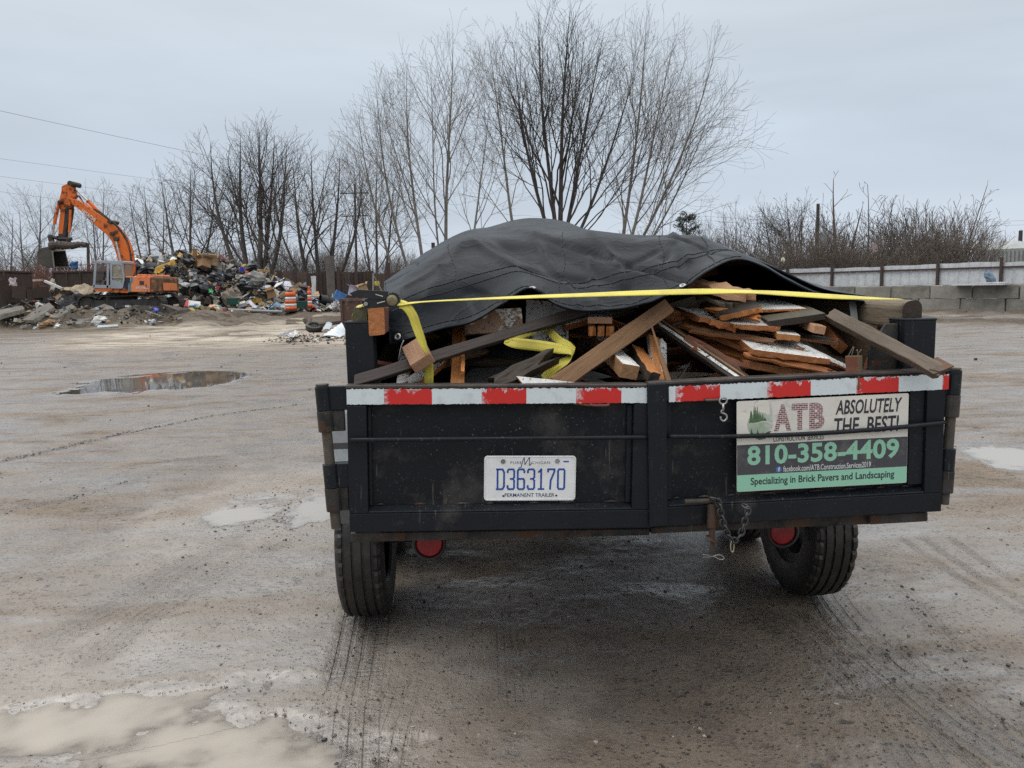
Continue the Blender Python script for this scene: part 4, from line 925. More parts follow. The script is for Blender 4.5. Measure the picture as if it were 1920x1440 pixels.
nl_ = mb.build('nail', zinc, None); nl_.parent = ps; nl_.matrix_parent_inverse = ps.matrix_world.inverted()
board((1622, 686, 2.72), (1712, 722, 2.70), .075, .03, (0, -1, .3), (w_red, w_red), 'reddish brown board low behind the right door, beside the red post stub', seed=53)
ww = board((1764, 699, 2.445), (1556, 590, 2.74), .046, .034, (-.3, -.75, .6), (w_grey, w_grey), 'long weathered stud sticking out over the right door with a steel plate on its end', seed=54, rag=.25)
bpy.context.view_layer.update()
pl_ = board((1768, 701, 2.428), (1738, 684, 2.52), .066, .004, (-.3, -.75, .6), steel_plate, name='steel_plate', seed=55)
pl_.location += Vector((-.3, -.75, .6)).normalized() * .0215; bpy.context.view_layer.update()
pl_.parent = ww; pl_.matrix_parent_inverse = ww.matrix_world.inverted()
mb = MB(); a = at(1745, 693, 2.43); mb.tube([at(1744, 692, 2.41), at(1764, 697, 2.37)], .0035, 8); mb.lathe([(.0001, 0), (.0045, 0), (.0045, .0005), (.0001, .0006)], at(1759, 703, 2.408), (-.3, -.75, .6), 10)
nb = mb.build('bolt', steel_plate, None); nb.parent = ww; nb.matrix_parent_inverse = ww.matrix_world.inverted()
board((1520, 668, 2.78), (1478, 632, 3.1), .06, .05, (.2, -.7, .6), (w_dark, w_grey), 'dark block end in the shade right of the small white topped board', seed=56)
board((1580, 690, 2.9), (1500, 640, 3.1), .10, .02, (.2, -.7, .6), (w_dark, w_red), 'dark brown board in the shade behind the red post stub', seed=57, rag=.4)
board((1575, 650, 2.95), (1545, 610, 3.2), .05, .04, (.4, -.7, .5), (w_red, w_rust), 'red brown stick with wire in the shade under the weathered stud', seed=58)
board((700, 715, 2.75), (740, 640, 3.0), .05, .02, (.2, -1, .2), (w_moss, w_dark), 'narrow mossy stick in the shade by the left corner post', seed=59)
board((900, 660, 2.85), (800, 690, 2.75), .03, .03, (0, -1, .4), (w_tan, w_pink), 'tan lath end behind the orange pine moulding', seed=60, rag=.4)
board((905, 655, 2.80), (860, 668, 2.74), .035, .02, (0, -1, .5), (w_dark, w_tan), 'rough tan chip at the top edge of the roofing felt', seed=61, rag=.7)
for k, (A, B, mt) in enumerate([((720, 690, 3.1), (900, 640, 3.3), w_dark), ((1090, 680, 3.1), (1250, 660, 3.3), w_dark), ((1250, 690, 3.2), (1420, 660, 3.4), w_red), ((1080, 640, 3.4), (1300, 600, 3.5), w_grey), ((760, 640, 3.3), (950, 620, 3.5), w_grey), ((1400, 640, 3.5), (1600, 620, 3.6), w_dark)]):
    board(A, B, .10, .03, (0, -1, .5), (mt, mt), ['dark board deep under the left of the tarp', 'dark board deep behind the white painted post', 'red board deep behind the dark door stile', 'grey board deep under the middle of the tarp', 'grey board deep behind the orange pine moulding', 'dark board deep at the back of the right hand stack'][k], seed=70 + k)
mb = MB(); p0 = at(1598, 565, 2.95); p1 = at(1604, 612, 2.9)      # pale strip hanging at the side
mb.prism([p0 + [-.012, 0, 0], p1 + [-.012, 0, 0], p1 + [.012, 0, 0], p0 + [.014, 0, 0]], (0, .004, 0)); tag(mb.build('cloth_strip', plain('pale_grey_cloth', (.16, .17, .16), .8)), 'pale grey strip hanging under the right end of the yellow strap', 'strip')
# side rails of timber standing on the trailer's sides
def rail(px, py, off, wd, ht, ln, mats, label, name='side_timber', rnd=.006, dy=0):
    c = loc(px, py, off); mb = MB()
    prof = []
    for sx, sz, a0 in ((1, 1, 0), (-1, 1, 90), (-1, -1, 180), (1, -1, 270)):
        for a in range(0, 91, 22): prof.append((sx * (wd / 2 - rnd) + rnd * math.cos(R(a0 + a)), sz * (ht / 2 - rnd) + rnd * math.sin(R(a0 + a))))
    n = 30; rows = []
    for i in range(n + 1):
        y = ln * i / n; k = 0.0025 * math.sin(i * 1.7)
        rows.append([(y, -x + k, z + .002 * math.sin(i * .9 + x * 50)) for x, z in prof])
    o = mb.add([p for r_ in rows for p in r_], []); m_ = len(prof)
    for i in range(n):
        for j in range(m_): j2 = (j + 1) % m_; mb.f.append((o + i * m_ + j, o + i * m_ + j2, o + (i + 1) * m_ + j2, o + (i + 1) * m_ + j)); mb.m.append(0)
    mb.f.append(tuple(o + j for j in reversed(range(m_)))); mb.m.append(1); mb.f.append(tuple(o + n * m_ + j for j in range(m_))); mb.m.append(1)
    ob = mb.build(name, mats); cw = t2w(c)
    ob.matrix_world = Matrix(((TY[0], -TX[0], 0, cw[0]), (TY[1], -TX[1], 0, cw[1]), (0, 0, 1, cw[2]), (0, 0, 0, 1)))
    return tag(ob, label, 'timber', 'timbers along the trailer sides')
rail(675, 594, .09, .046, .062, 3.4, [w_green, w_green], 'greenish treated timber on top of the left corner post')
rail(706, 603, .05, .052, .088, 3.4, [w_red, w_rust], 'reddish brown timber inside the left corner post, under the ratchet')
rail(1710, 592, .11, .070, .105, 3.4, [w_log, w_dark], 'thick grey timber with a rounded end on the right side of the trailer', rnd=.028)

# ------------------------------------------------------------------ the tarp
def tarp():
    # control rows from the near hem to far over the load; (px, py, distance)
    rows = [
        [(733, 646, 2.62), (772, 634, 2.60), (830, 616, 2.62), (885, 604, 2.64), (938, 572, 2.66), (984, 542, 2.68), (1012, 547, 2.68), (1042, 571, 2.67), (1103, 584, 2.66), (1200, 571, 2.68), (1278, 541, 2.72), (1328, 508, 2.80), (1380, 487, 2.95), (1430, 500, 3.15), (1480, 527, 3.30), (1540, 553, 3.4), (1620, 566, 3.5)],
        [(728, 612, 2.64), (775, 596, 2.66), (830, 576, 2.70), (885, 556, 2.74), (930, 538, 2.78), (975, 521, 2.80), (1010, 528, 2.79), (1048, 545, 2.76), (1105, 552, 2.75), (1200, 540, 2.79), (1272, 513, 2.83), (1322, 489, 2.93), (1376, 474, 3.05), (1428, 493, 3.22), (1480, 522, 3.38), (1540, 550, 3.5), (1622, 564, 3.6)],
        [(724, 574, 2.66), (772, 553, 2.72), (830, 530, 2.78), (880, 512, 2.84), (925, 503, 2.89), (968, 497, 2.92), (1008, 505, 2.90), (1052, 516, 2.87), (1105, 520, 2.86), (1200, 504, 2.89), (1268, 486, 2.93), (1316, 473, 3.02), (1366, 470, 3.14), (1424, 491, 3.30), (1478, 520, 3.46), (1540, 549, 3.6), (1624, 562, 3.7)],
        [(722, 553, 2.78), (768, 524, 2.86), (824, 496, 2.94), (868, 474, 3.0), (915, 468, 3.06), (960, 470, 3.08), (1005, 474, 3.06), (1055, 478, 3.04), (1108, 478, 3.02), (1200, 470, 3.04), (1264, 460, 3.06), (1312, 455, 3.12), (1356, 462, 3.22), (1420, 489, 3.38), (1478, 518, 3.56), (1540, 547, 3.7), (1626, 560, 3.8)],
        [(722, 538, 2.98), (764, 508, 3.04), (815, 470, 3.12), (868, 440, 3.2), (915, 436, 3.26), (960, 433, 3.28), (1005, 431, 3.28), (1055, 435, 3.26), (1110, 434, 3.24), (1200, 440, 3.24), (1262, 441, 3.24), (1308, 443, 3.28), (1350, 458, 3.36), (1418, 487, 3.5), (1478, 516, 3.66), (1540, 545, 3.8), (1628, 559, 3.9)],
        [(722, 530, 3.4), (765, 500, 3.6), (818, 464, 3.7), (872, 436, 3.8), (918, 427, 3.9), (965, 415, 3.95), (1005, 412, 3.95), (1058, 418, 3.9), (1112, 434, 3.8), (1200, 445, 3.8), (1262, 448, 3.8), (1306, 452, 3.8), (1348, 466, 3.8), (1416, 490, 3.9), (1480, 516, 4.0), (1545, 540, 4.1), (1630, 557, 4.2)],
        [(726, 535, 4.2), (775, 506, 4.3), (826, 476, 4.4), (876, 452, 4.5), (925, 436, 4.5), (968, 424, 4.5), (1008, 421, 4.5), (1060, 426, 4.5), (1115, 440, 4.5), (1200, 455, 4.5), (1262, 462, 4.5), (1306, 468, 4.5), (1348, 480, 4.5), (1416, 500, 4.5), (1480, 520, 4.6), (1540, 536, 4.6), (1612, 556, 4.7)],
        [(740, 548, 5.4), (785, 522, 5.4), (832, 498, 5.4), (880, 480, 5.4), (928, 468, 5.4), (970, 462, 5.4), (1010, 462, 5.4), (1060, 466, 5.4), (1115, 474, 5.4), (1200, 486, 5.4), (1262, 494, 5.4), (1306, 502, 5.4), (1348, 510, 5.4), (1416, 524, 5.4), (1470, 534, 5.4), (1520, 545, 5.4), (1570, 556, 5.4)],
    ]
    for r_, row in enumerate(rows):                      # the right end lies on the trailer's side, not beyond it
        for k_, b_ in ((13, 3.05), (14, 3.0), (15, 2.95), (16, 2.90)):
            if r_ < 6: row[k_] = (row[k_][0], row[k_][1], b_ + .05 * r_)
    P = np.array([[at(*p) for p in r_] for r_ in rows])
    nu, nv = 14, 14
    A = np.array([spline(list(r_), nu) for r_ in P]); G_ = np.array([spline(list(A[:, j]), nv) for j in range(A.shape[1])]).transpose(1, 0, 2)
    lx_ = (G_ - [TP0[0], TP0[1], 0]) @ TX; over = np.clip(lx_ - (XR - .01), 0, 9) - np.clip(XL + .0 - lx_, 0, 9); G_ = G_ - TX * (over * .93)[..., None]; G_[..., 2] -= .25 * np.abs(over)
    # normals, wrinkles
    du = np.gradient(G_, axis=1); dv = np.gradient(G_, axis=0); nn = np.cross(du, dv); nn /= np.linalg.norm(nn, axis=2, keepdims=True) + 1e-9
    h, w_ = G_.shape[:2]; V_, U_ = np.meshgrid(np.arange(h) / (h - 1), np.arange(w_) / (w_ - 1), indexing='ij')
    sx = G_[..., 0]; sz = G_[..., 2]; sy = G_[..., 1]
    q = fbm(sx * 3 + sz * 1.5, sz * 4 - sy, 71, 4)
    cre = np.abs(fbm(sx * 2.6 + sy * 2.2, sz * 3.6 + sx * 1.4, 81, 1)); cre2 = np.abs(fbm(sx * 9 - sz * 7, sz * 9 + sx * 5 + sy * 4, 83, 3))
    q = fbm(sx * 1.7 + sz * .8, sz * 2.2 - sy, 71, 2)
    amp = .030 * q - .011 * np.exp(-(cre / .035) ** 2)
    # sharp ridge lines radiating from the two points where the load pushes up
    for (a, b, k, wd) in (((885, 452, 3.14), (968, 500, 2.92), .012, .03), ((866, 456, 3.1), (800, 560, 2.72), .009, .03), ((968, 500, 2.92), (1105, 530, 2.85), -.012, .03), ((1262, 440, 3.24), (1290, 490, 2.93), .014, .02), ((1290, 445, 3.26), (1245, 480, 2.95), -.014, .02), ((1200, 440, 3.24), (1180, 560, 2.72), -.010, .025), ((1105, 478, 3.02), (1120, 575, 2.67), .008, .012), ((1000, 440, 3.25), (1045, 505, 2.88), .012, .018), ((1110, 440, 3.22), (1165, 500, 2.9), .014, .02), ((1165, 500, 2.9), (1230, 470, 3.03), -.012, .02), ((820, 500, 2.93), (905, 600, 2.64), .012, .018), ((760, 540, 2.8), (830, 500, 2.93), .012, .02), ((1190, 505, 2.88), (1205, 568, 2.68), .010, .012), ((1060, 520, 2.86), (1085, 580, 2.67), .010, .012), ((1250, 445, 3.22), (1275, 500, 2.88), -.012, .014)):
        a, b = at(*a), at(*b); d = b - a; l2 = d @ d; t_ = np.clip(((G_ - a) @ d) / l2, 0, 1); dist = np.linalg.norm(G_ - a - t_[..., None] * d, axis=2)
        amp = amp + 1.15 * k * np.exp(-(dist / (wd * .75)) ** 1.3)
    edge = np.clip(V_ / .05, 0, 1)
    sgn = -1 if (nn[h // 2, w_ // 3] @ np.array([0, -1, .6])) < 0 else 1
    keep = np.clip(1 - np.abs(U_ * 16 - 12) / 1.6, 0, 1) * .7
    G_ = G_ + (nn * sgn) * (amp * (.25 + .75 * edge) * (1 - keep))[..., None]
    nn = nn * sgn
    root = empty('tarp_cover', (0, 0, 0), 0, 'heavy black tarpaulin with stitched hems draped over the trailer load', 'tarp')
    m, t, b = newmat('black_tarp_vinyl')
    base = mix(t, mr(t, tex(t, 3.2, 6, .65), .38, .68), (.0030, .0052, .0085), (.0055, .0082, .0120))
    base = mix(t, mr(t, tex(t, 8, 6, .72), .62, .78, 0, .12), base, (.08, .08, .08)); b.inputs['Specular IOR Level'].default_value = .10
    base = mix(t, mr(t, tex(t, 120, 3, .6), .70, .74, 0, .35), base, (.16, .16, .16))
    setc(t, b, base); L(t, mr(t, tex(t, 10, 5, .6),   .3, .7, .30, .44), b.inputs['Roughness'])
    cw = bump(t, None, tex(t, 9, 4, .5, dist=1.6), .22, .012); rg = mr(t, mth(t, 'ABSOLUTE', mth(t, 'SUBTRACT', tex(t, 3.6, 3, .55, dist=1.3), .5)), 0, .035, 1, 0); rg2 = mr(t, mth(t, 'ABSOLUTE', mth(t, 'SUBTRACT', tex(t, 8, 3, .6, dist=1.6, stretch=(1, .6, 1.3)), .5)), 0, .03, 1, 0)
    cw = bump(t, None, mth(t, 'ADD', rg, mth(t, 'MULTIPLY', rg2, .3)), .13, .010, cw); bump(t, b, tex(t, 700, 2), .06, .0004, cw)
    mb = MB(); mb.grid(G_); o = mb.build('tarp_sheet', m, root, smooth=True, solid=.0022)
    wall = []
    for i in list(range(h)): p = G_[i, -1]; ly_ = (p - [TP0[0], TP0[1], 0]) @ TY; wall.append((p, t2w((XR - .02, min(max(ly_, .9), LEN), 1.242))))
    mb = MB(); mb.grid([[a_ * (1 - f_) + b2_ * f_ for f_ in (0, .3, .6, 1)] for a_, b2_ in wall]); mb.build('side_skirt', m, root, smooth=True, solid=.002)
    mb = MB(); mb.grid([[G_[-1, j] * (1 - f_) + t2w((min(max((G_[-1, j] - [TP0[0], TP0[1], 0]) @ TX, XL + .02), XR - .02), LEN - .02, 1.242)) * f_ for f_ in (0, .35, .7, 1)] for j in range(w_)]); mb.build('front_skirt', m, root, smooth=True, solid=.002)
    mb = MB(); mb.grid([[G_[i, 0] * (1 - f_) + t2w((XL + .01, max((G_[i, 0] - [TP0[0], TP0[1], 0]) @ TY, .2), 1.242)) * f_ for f_ in (0, .3, .6, 1)] for i in range(int(h * .40), h)]); mb.build('side_skirt', m, root, smooth=True, solid=.002)
    # stitching and hem welts follow the sheet
    def on(u, v, lift=.003):
        fu, fv = u * (w_ - 1), v * (h - 1); i, j = int(min(fv, h - 2)), int(min(fu, w_ - 2)); a_, b2 = fv - i, fu - j
        p = G_[i, j] * (1 - a_) * (1 - b2) + G_[i + 1, j] * a_ * (1 - b2) + G_[i, j + 1] * (1 - a_) * b2 + G_[i + 1, j + 1] * a_ * b2
        return p + nn[i, j] * lift
    thread = plain('black_thread', (.008, .008, .009), .7, .1, bumpy=0)
    mb = MB(); umax = 12.2 / 16
    def vrow(v): return v / 7.
    for v in (.34, 1.62, 1.98):
        us = np.linspace(.012, umax, 420)
        for k in range(len(us) - 1):
            if k % 9 != 8: mb.tube([on(us[k], vrow(v + .05 * math.sin(us[k] * 25)), .0024), on(us[k + 1], vrow(v + .05 * math.sin(us[k + 1] * 25)), .0024)], .0013, 4, False)
    for u0 in (.155, .44, .60, .70):
        vs = np.linspace(.02, 4.0, 90)
        for k in range(len(vs) - 1):
            if k % 4 != 3: mb.tube([on(u0 + .004 * math.sin(vs[k] * 3), vrow(vs[k]), .0024), on(u0 + .004 * math.sin(vs[k + 1] * 3), vrow(vs[k + 1]), .0024)], .0015, 4, False)
    vs = np.linspace(.05, 2.6, 50)
    for k in range(49): mb.tube([on(.038, vrow(vs[k]), .0024), on(.038, vrow(vs[k + 1]), .0024)], .0016, 4, False)
    mb.build('stitching', thread, root)
    mb = MB(); mb.tube([on(u, .002, .001) for u in np.linspace(0, 1, 260)], .0042, 6); mb.tube([on(.001, v, .001) for v in np.linspace(0, .42, 60)], .0042, 6); mb.build('hem', m, root, smooth=True)
    for u, v in ((.012, 2.05), (.022, .30), (.345, .17), (.628, .17)):
        c = on(u, vrow(v), .002); i, j = int(vrow(v) * (h - 1)), int(u * (w_ - 1)); n_ = nn[i, j]
        mb = MB(); mb.lathe([(.0055, .001), (.0062, .0028), (.009, .003), (.0125, .0016), (.013, 0)], c, n_, 20); gr = mb.build('grommet', zinc, root, smooth=True)
        mb = MB(); mb.tube([c + n_ * .0004, c + n_ * .0012], .0056, 16); h_ = mb.build('grommet_hole', gum, gr)
    return on, G_
tarp_on, TARP = tarp()
mb = MB(); hk = [at(*p) for p in ((757, 638, 2.575), (752, 650, 2.57), (748, 672, 2.57), (747, 690, 2.58), (743, 688, 2.60))]
mb.tube(spline(hk, 5), .0022, 8); tag(mb.build('hook', zinc, None, smooth=True), 'thin steel hook hanging from the lower left grommet of the tarp', 'hook')

# ------------------------------------------------------------------ straps
yel = None
def webbing():
    m, t, b = newmat('yellow_webbing')
    base = mix(t, mr(t, tex(t, 9, 5, .65), .45, .75), (.60, .52, .06), (.40, .33, .05)); base = mix(t, mr(t, tex(t, 24, 6, .72), .64, .72, 0, .75), base, (.07, .055, .02))
    u = N(t, 'ShaderNodeUVMap'); s = N(t, 'ShaderNodeSeparateXYZ'); L(t, u.outputs[0], s.inputs[0])
    ln_ = mth(t, 'ABSOLUTE', mth(t, 'SUBTRACT', mth(t, 'ABSOLUTE', mth(t, 'SUBTRACT', s.outputs['Y'], .5)), .2)); base = mix(t, mr(t, ln_, .02, .05, .35, 0), base, (.35, .17, .04))
    setc(t, b, base); b.inputs['Roughness'].default_value = .55
    b.inputs['Sheen Weight'].default_value = .15
    bump(t, b, tex(t, 500, 2, stretch=(1, 1, 1)), .25, .001); return m
yel = webbing()
def ribbon(pts, wdirs, width, name='webbing', parent=None, samples=10):
    P = spline([np.asarray(p) for p in pts], samples); D = spline([np.asarray(d, float) / np.linalg.norm(d) for d in wdirs], samples); nw = 5
    mb = MB(); rows = []
    W = [width] * len(P) if isinstance(width, (int, float)) else [float(x) for x in np.interp(np.linspace(0, 1, len(P)), np.linspace(0, 1, len(width)), width)]
    for p, d, w_ in zip(P, D, W):
        d = d / (np.linalg.norm(d) + 1e-9); rows.append([p + d * w_ * (j / (nw - 1) - .5) for j in range(nw)])
    mb.grid(rows); o = mb.build(name, yel, parent, smooth=True, solid=.0016)
    uvl = o.data.uv_layers.new(name='UVMap'); k = len(rows)
    for lp in o.data.loops: i, j = divmod(lp.vertex_index, nw); uvl.data[lp.index].uv = (i / k * 8, j / (nw - 1))
    return o
strap = empty('ratchet_strap', at(706, 575, 2.52), 0, 'yellow ratchet strap pulled tight across the tarp from the left timber', 'strap'); bpy.context.view_layer.update()
def sub(o, par): o.parent = par; o.matrix_parent_inverse = par.matrix_world.inverted(); return o
sub(ribbon([at(746, 571, 2.50), at(800, 565.5, 2.50), at(900, 560.5, 2.51), at(1000, 556.5, 2.52), at(1100, 553, 2.54), at(1200, 549.5, 2.555), at(1320, 546.5, 2.575), at(1400, 547, 2.59), at(1480, 551, 2.60), at(1560, 556, 2.615), at(1640, 559.5, 2.63), at(1690, 561, 2.66)],
           [(0, 1, .25), (0, 1, .10), (0, 1, .16), (0, 1, .30), (0, 1, .40), (0, .9, .5), (0, .85, .55), (0, .95, .35), (0, .9, .5), (0, .9, .5), (0, 1, .25), (0, 1, .05)], .032), strap)
sub(ribbon([at(671, 608, 2.60), at(664, 600, 2.56), at(662, 590, 2.55), at(668, 577, 2.55), at(680, 573, 2.53)], [(0, 1, .2), (0, 1, .2), (0, 1, .2), (0, 1, .3), (0, 1, .3)], .03), strap)
sub(ribbon([at(750, 570, 2.50), at(762, 575, 2.49), at(774, 592, 2.485), at(781, 612, 2.485), at(789, 634, 2.485), at(797, 655, 2.49), at(802, 668, 2.51), at(804, 690, 2.55), at(804, 712, 2.56), at(804, 740, 2.57)],
           [(.2, .5, 1), (.9, .2, .5), (1, .1, .15), (1, .3, 0), (.8, .6, 0), (.45, .9, 0), (.4, .9, 0), (.9, .3, 0), (1, .1, 0), (1, .1, 0)], .031), strap)
rt_ = MB(); Yr = 2.49
def rp(px, py, y=0.): return at(px, py, Yr + y)
for y in (0., .034):
    rt_.prism([rp(728, 546, y), rp(672, 543, y), rp(655, 549.5, y), rp(660, 555, y), rp(700, 561, y), rp(728, 562, y)], (0, .003, 0))
    rt_.prism([rp(735, 561, y + .004), rp(700, 560, y + .004), rp(684, 562, y + .004), rp(680, 571, y + .004), rp(685, 578, y + .004), rp(735, 575, y + .004)], (0, .003, 0))
rt_.prism([rp(700, 545, .003), rp(655, 549, .003), rp(656, 551, .003), rp(700, 549, .003)], (0, .034, 0))
rt_.prism([rp(700, 559, .007), rp(684, 561, .007), rp(684, 563, .007), rp(700, 562, .007)], (0, .030, 0))
sub(rt_.build('ratchet_body', plain('ratchet_black', (.012, .012, .013), .4, .4, 30), bevel=.001), strap)
for k, (py_, y, r_) in enumerate(((561, -.004, .0235), (561, .032, .0235))):
    mb = MB(); c = rp(737, py_, y); n = 14; pts = []
    for i in range(n * 2): a = math.pi * i / n; rr_ = r_ if i % 2 else r_ * .86; pts.append(c + np.array([math.cos(a), 0, math.sin(a)]) * rr_)
    mb.prism(pts, (0, .004, 0)); sub(mb.build('ratchet_wheel', plain('ratchet_black', (.012, .012, .013)), bevel=.0006), strap)
mb = MB(); c = rp(735, 563, -.006); mb.lathe([(.0175, .002), (.0175, -.001), (.010, -.003), (.0001, -.003)], c, (0, 1, 0), 22); mb.box2(c + [-.009, -.005, -.0015], c + [.009, -.002, .0015]); mb.box2(c + [-.008, -.0045, .005], c + [-.001, -.002, .008]); sub(mb.build('spool', brass_m), strap)
mb = MB(); c = rp(686.5, 570, -.001); mb.tube([c, c + [0, -.006, 0]], .0072, 6); mb.tube([c, c + [0, .044, 0]], .004, 8); sub(mb.build('nut', zinc, bevel=.001), strap)
mb = MB(); mb.tube([rp(707, 569, -.004), rp(722, 565, -.004)], .0018, 6); mb.tube([rp(704, 552, -.004), rp(718, 556, -.004)], .0018, 6); sub(mb.build('spring_pin', zinc), strap)
ls_ = ribbon([at(1040, 602, 2.80), at(1003, 618, 2.72), at(975, 629, 2.68), at(946, 640, 2.655), at(972, 644, 2.645), at(1008, 648, 2.64), at(1043, 653, 2.635), at(1068, 658, 2.63), at(1074, 666, 2.63), at(1062, 676, 2.625), at(1040, 690, 2.62), at(1018, 712, 2.62)],
         [(.3, .5, .8), (.3, .4, .85), (.2, .5, .85), (.1, .95, .25), (-.05, .3, 1), (0, .25, 1), (0, .45, .9), (.2, .8, .5), (.3, .9, .25), (-.1, .75, .6), (-.3, .6, .75), (-.3, .6, .7)], .038, 'strap_tail')
tag(ls_, 'loose yellow strap folded over the black roofing felt in the load', 'strap')
ls_ = ribbon([at(1015, 612, 2.84), at(1030, 622, 2.76), at(1048, 638, 2.68), at(1066, 648, 2.66), at(1078, 656, 2.655)], [(.5, .3, .8), (.5, .3, .8), (.55, .3, .8), (.4, .5, .8), (.2, .8, .5)], .030, 'strap_tail')
tag(ls_, 'second lap of loose yellow strap coming down from under the long batten', 'strap')

# side boards and the hidden bulk of the load
rail(1652, 632, .28, .032, .24, 3.3, [wood('brown_side_board_wood', (.105, .066, .036), (.07, .042, .024), stain=.62), w_dark], 'wide brown side board standing inside the right wall under the grey timber', name='side_board')
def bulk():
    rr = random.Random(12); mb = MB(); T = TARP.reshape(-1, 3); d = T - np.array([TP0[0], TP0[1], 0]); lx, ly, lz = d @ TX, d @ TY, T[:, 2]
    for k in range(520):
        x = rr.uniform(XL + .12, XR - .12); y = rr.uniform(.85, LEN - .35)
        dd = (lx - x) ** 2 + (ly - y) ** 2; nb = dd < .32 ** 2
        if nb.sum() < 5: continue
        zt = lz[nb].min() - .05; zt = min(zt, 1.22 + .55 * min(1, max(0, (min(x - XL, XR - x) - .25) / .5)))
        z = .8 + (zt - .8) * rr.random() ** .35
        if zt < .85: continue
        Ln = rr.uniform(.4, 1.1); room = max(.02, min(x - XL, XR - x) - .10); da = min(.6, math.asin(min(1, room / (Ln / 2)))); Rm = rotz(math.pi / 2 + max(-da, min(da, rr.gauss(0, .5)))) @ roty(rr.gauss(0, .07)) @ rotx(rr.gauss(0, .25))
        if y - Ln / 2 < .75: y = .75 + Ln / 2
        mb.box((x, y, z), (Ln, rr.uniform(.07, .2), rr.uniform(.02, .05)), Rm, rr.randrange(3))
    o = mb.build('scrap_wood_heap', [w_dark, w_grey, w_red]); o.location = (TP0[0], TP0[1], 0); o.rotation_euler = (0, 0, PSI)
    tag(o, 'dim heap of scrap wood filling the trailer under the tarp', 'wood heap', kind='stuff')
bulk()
def splinters():
    rr = random.Random(21); mb = MB(); mats = [w_dark, w_rust, w_tan, w_orange, w_white2, w_red, w_grey]
    for k in range(130):
        px = rr.uniform(750, 1690); py = rr.uniform(598, 716); Y = rr.uniform(2.92, 3.25) if rr.random() < .75 else rr.uniform(2.7, 2.9) + .2 * (py < 650); p = at(px, py, Y); ln = rr.uniform(.05, .34)
        if (p - TP0) @ TX > XR - .24: continue
        a = rr.gauss(0, .28) + rr.choice((0, 0, .45, -.45, .1)); Rm = rotz(rr.gauss(0, .7)) @ roty(a) @ rotx(rr.uniform(-1, 1))
        w_, t_ = rr.uniform(.006, .045), rr.uniform(.004, .016); k2 = rr.uniform(.1, .9); V = []
        for x, s_ in ((-ln / 2, 1), (0, rr.uniform(.8, 1.1)), (ln / 2, k2)):
            for y, z in ((-w_ / 2, -t_ / 2), (w_ / 2, -t_ / 2), (w_ / 2, t_ / 2), (-w_ / 2, t_ / 2)): V.append(Rm @ np.array([x + rr.uniform(-.01, .01), y * s_, z * s_]) + p)
        F = [(3, 2, 1, 0), (8, 9, 10, 11)]
        for i in (0, 4):
            for j in range(4): F.append((i + j, i + (j + 1) % 4, i + 4 + (j + 1) % 4, i + 4 + j))
        mb.add(V, F, rr.choices(range(7), (12, 6, 3, 1, 2, 5, 3))[0])
    tag(mb.build('wood_splinters', mats), 'splinters and small broken scraps lying between the boards', 'wood scraps', kind='stuff')
splinters()

# ------------------------------------------------------------------ bare trees
def perp(d, rr):
    a = np.array([rr.gauss(0, 1), rr.gauss(0, 1), rr.gauss(0, 1)]); a -= d * (a @ d); return a / (np.linalg.norm(a) + 1e-9)
class Tree:
    def __init__(s, seed, rmin=.009): s.rr = random.Random(seed); s.seg = []; s.rmin = rmin
    def branch(s, p, d, Ln, r, lvl, maxl, st, tip=.25):
        rr = s.rr; n = max(2, int(Ln / st[lvl])); sl = Ln / n; wob = (.07, .09, .13, .18, .22)[min(lvl, 4)]; upb = s.up[min(lvl, len(s.up) - 1)]
        for i in range(n):
            t = (i + 1) / n; r1 = max(s.rmin, r * (1 - t * (1 - tip)))
            r0 = max(s.rmin, r * (1 - i / n * (1 - tip)))
            d = (d[0] + rr.gauss(0, wob), d[1] + rr.gauss(0, wob), d[2] + rr.gauss(0, wob * .7) + upb)
            m = math.sqrt(d[0] ** 2 + d[1] ** 2 + d[2] ** 2); d = (d[0] / m, d[1] / m, d[2] / m)
            q = (p[0] + d[0] * sl, p[1] + d[1] * sl, p[2] + d[2] * sl)
            s.seg.append((p, q, r0, r1, lvl)); p = q
            if lvl < maxl and t > s.bare[min(lvl, len(s.bare) - 1)]:
                k = s.dens[min(lvl, len(s.dens) - 1)]; k = int(k) + (rr.random() < k - int(k))
                for _ in range(k):
                    az = rr.uniform(0, 6.283); an = rr.gauss(s.ang[min(lvl, len(s.ang) - 1)], .15)
                    # orthonormal frame
                    if abs(d[2]) < .9: e = (d[1], -d[0], 0.)
                    else: e = (0., d[2], -d[1])
                    m = math.sqrt(e[0] ** 2 + e[1] ** 2 + e[2] ** 2); e = (e[0] / m, e[1] / m, e[2] / m); f = (d[1] * e[2] - d[2] * e[1], d[2] * e[0] - d[0] * e[2], d[0] * e[1] - d[1] * e[0])
                    ca, sa, cz, sz_ = math.cos(an), math.sin(an), math.cos(az), math.sin(az)
                    nd = tuple(d[j] * ca + sa * (e[j] * cz + f[j] * sz_) for j in range(3))
                    s.branch(p, nd, Ln * (rr.uniform(.45, .85) * (1 - t) + rr.uniform(.12, .26)), max(s.rmin, r1 * rr.uniform(.45, .65)), lvl + 1, maxl, st, .3)
    fill = .8; up = (.02, .05, .06, .05); bare = (.25, .12, .08, .0); dens = (1.4, 1.3, 1.2, 1.0); ang = (.55, .6, .65, .7); rat = ((.35, .6), (.35, .55), (.35, .6), (.4, .7))
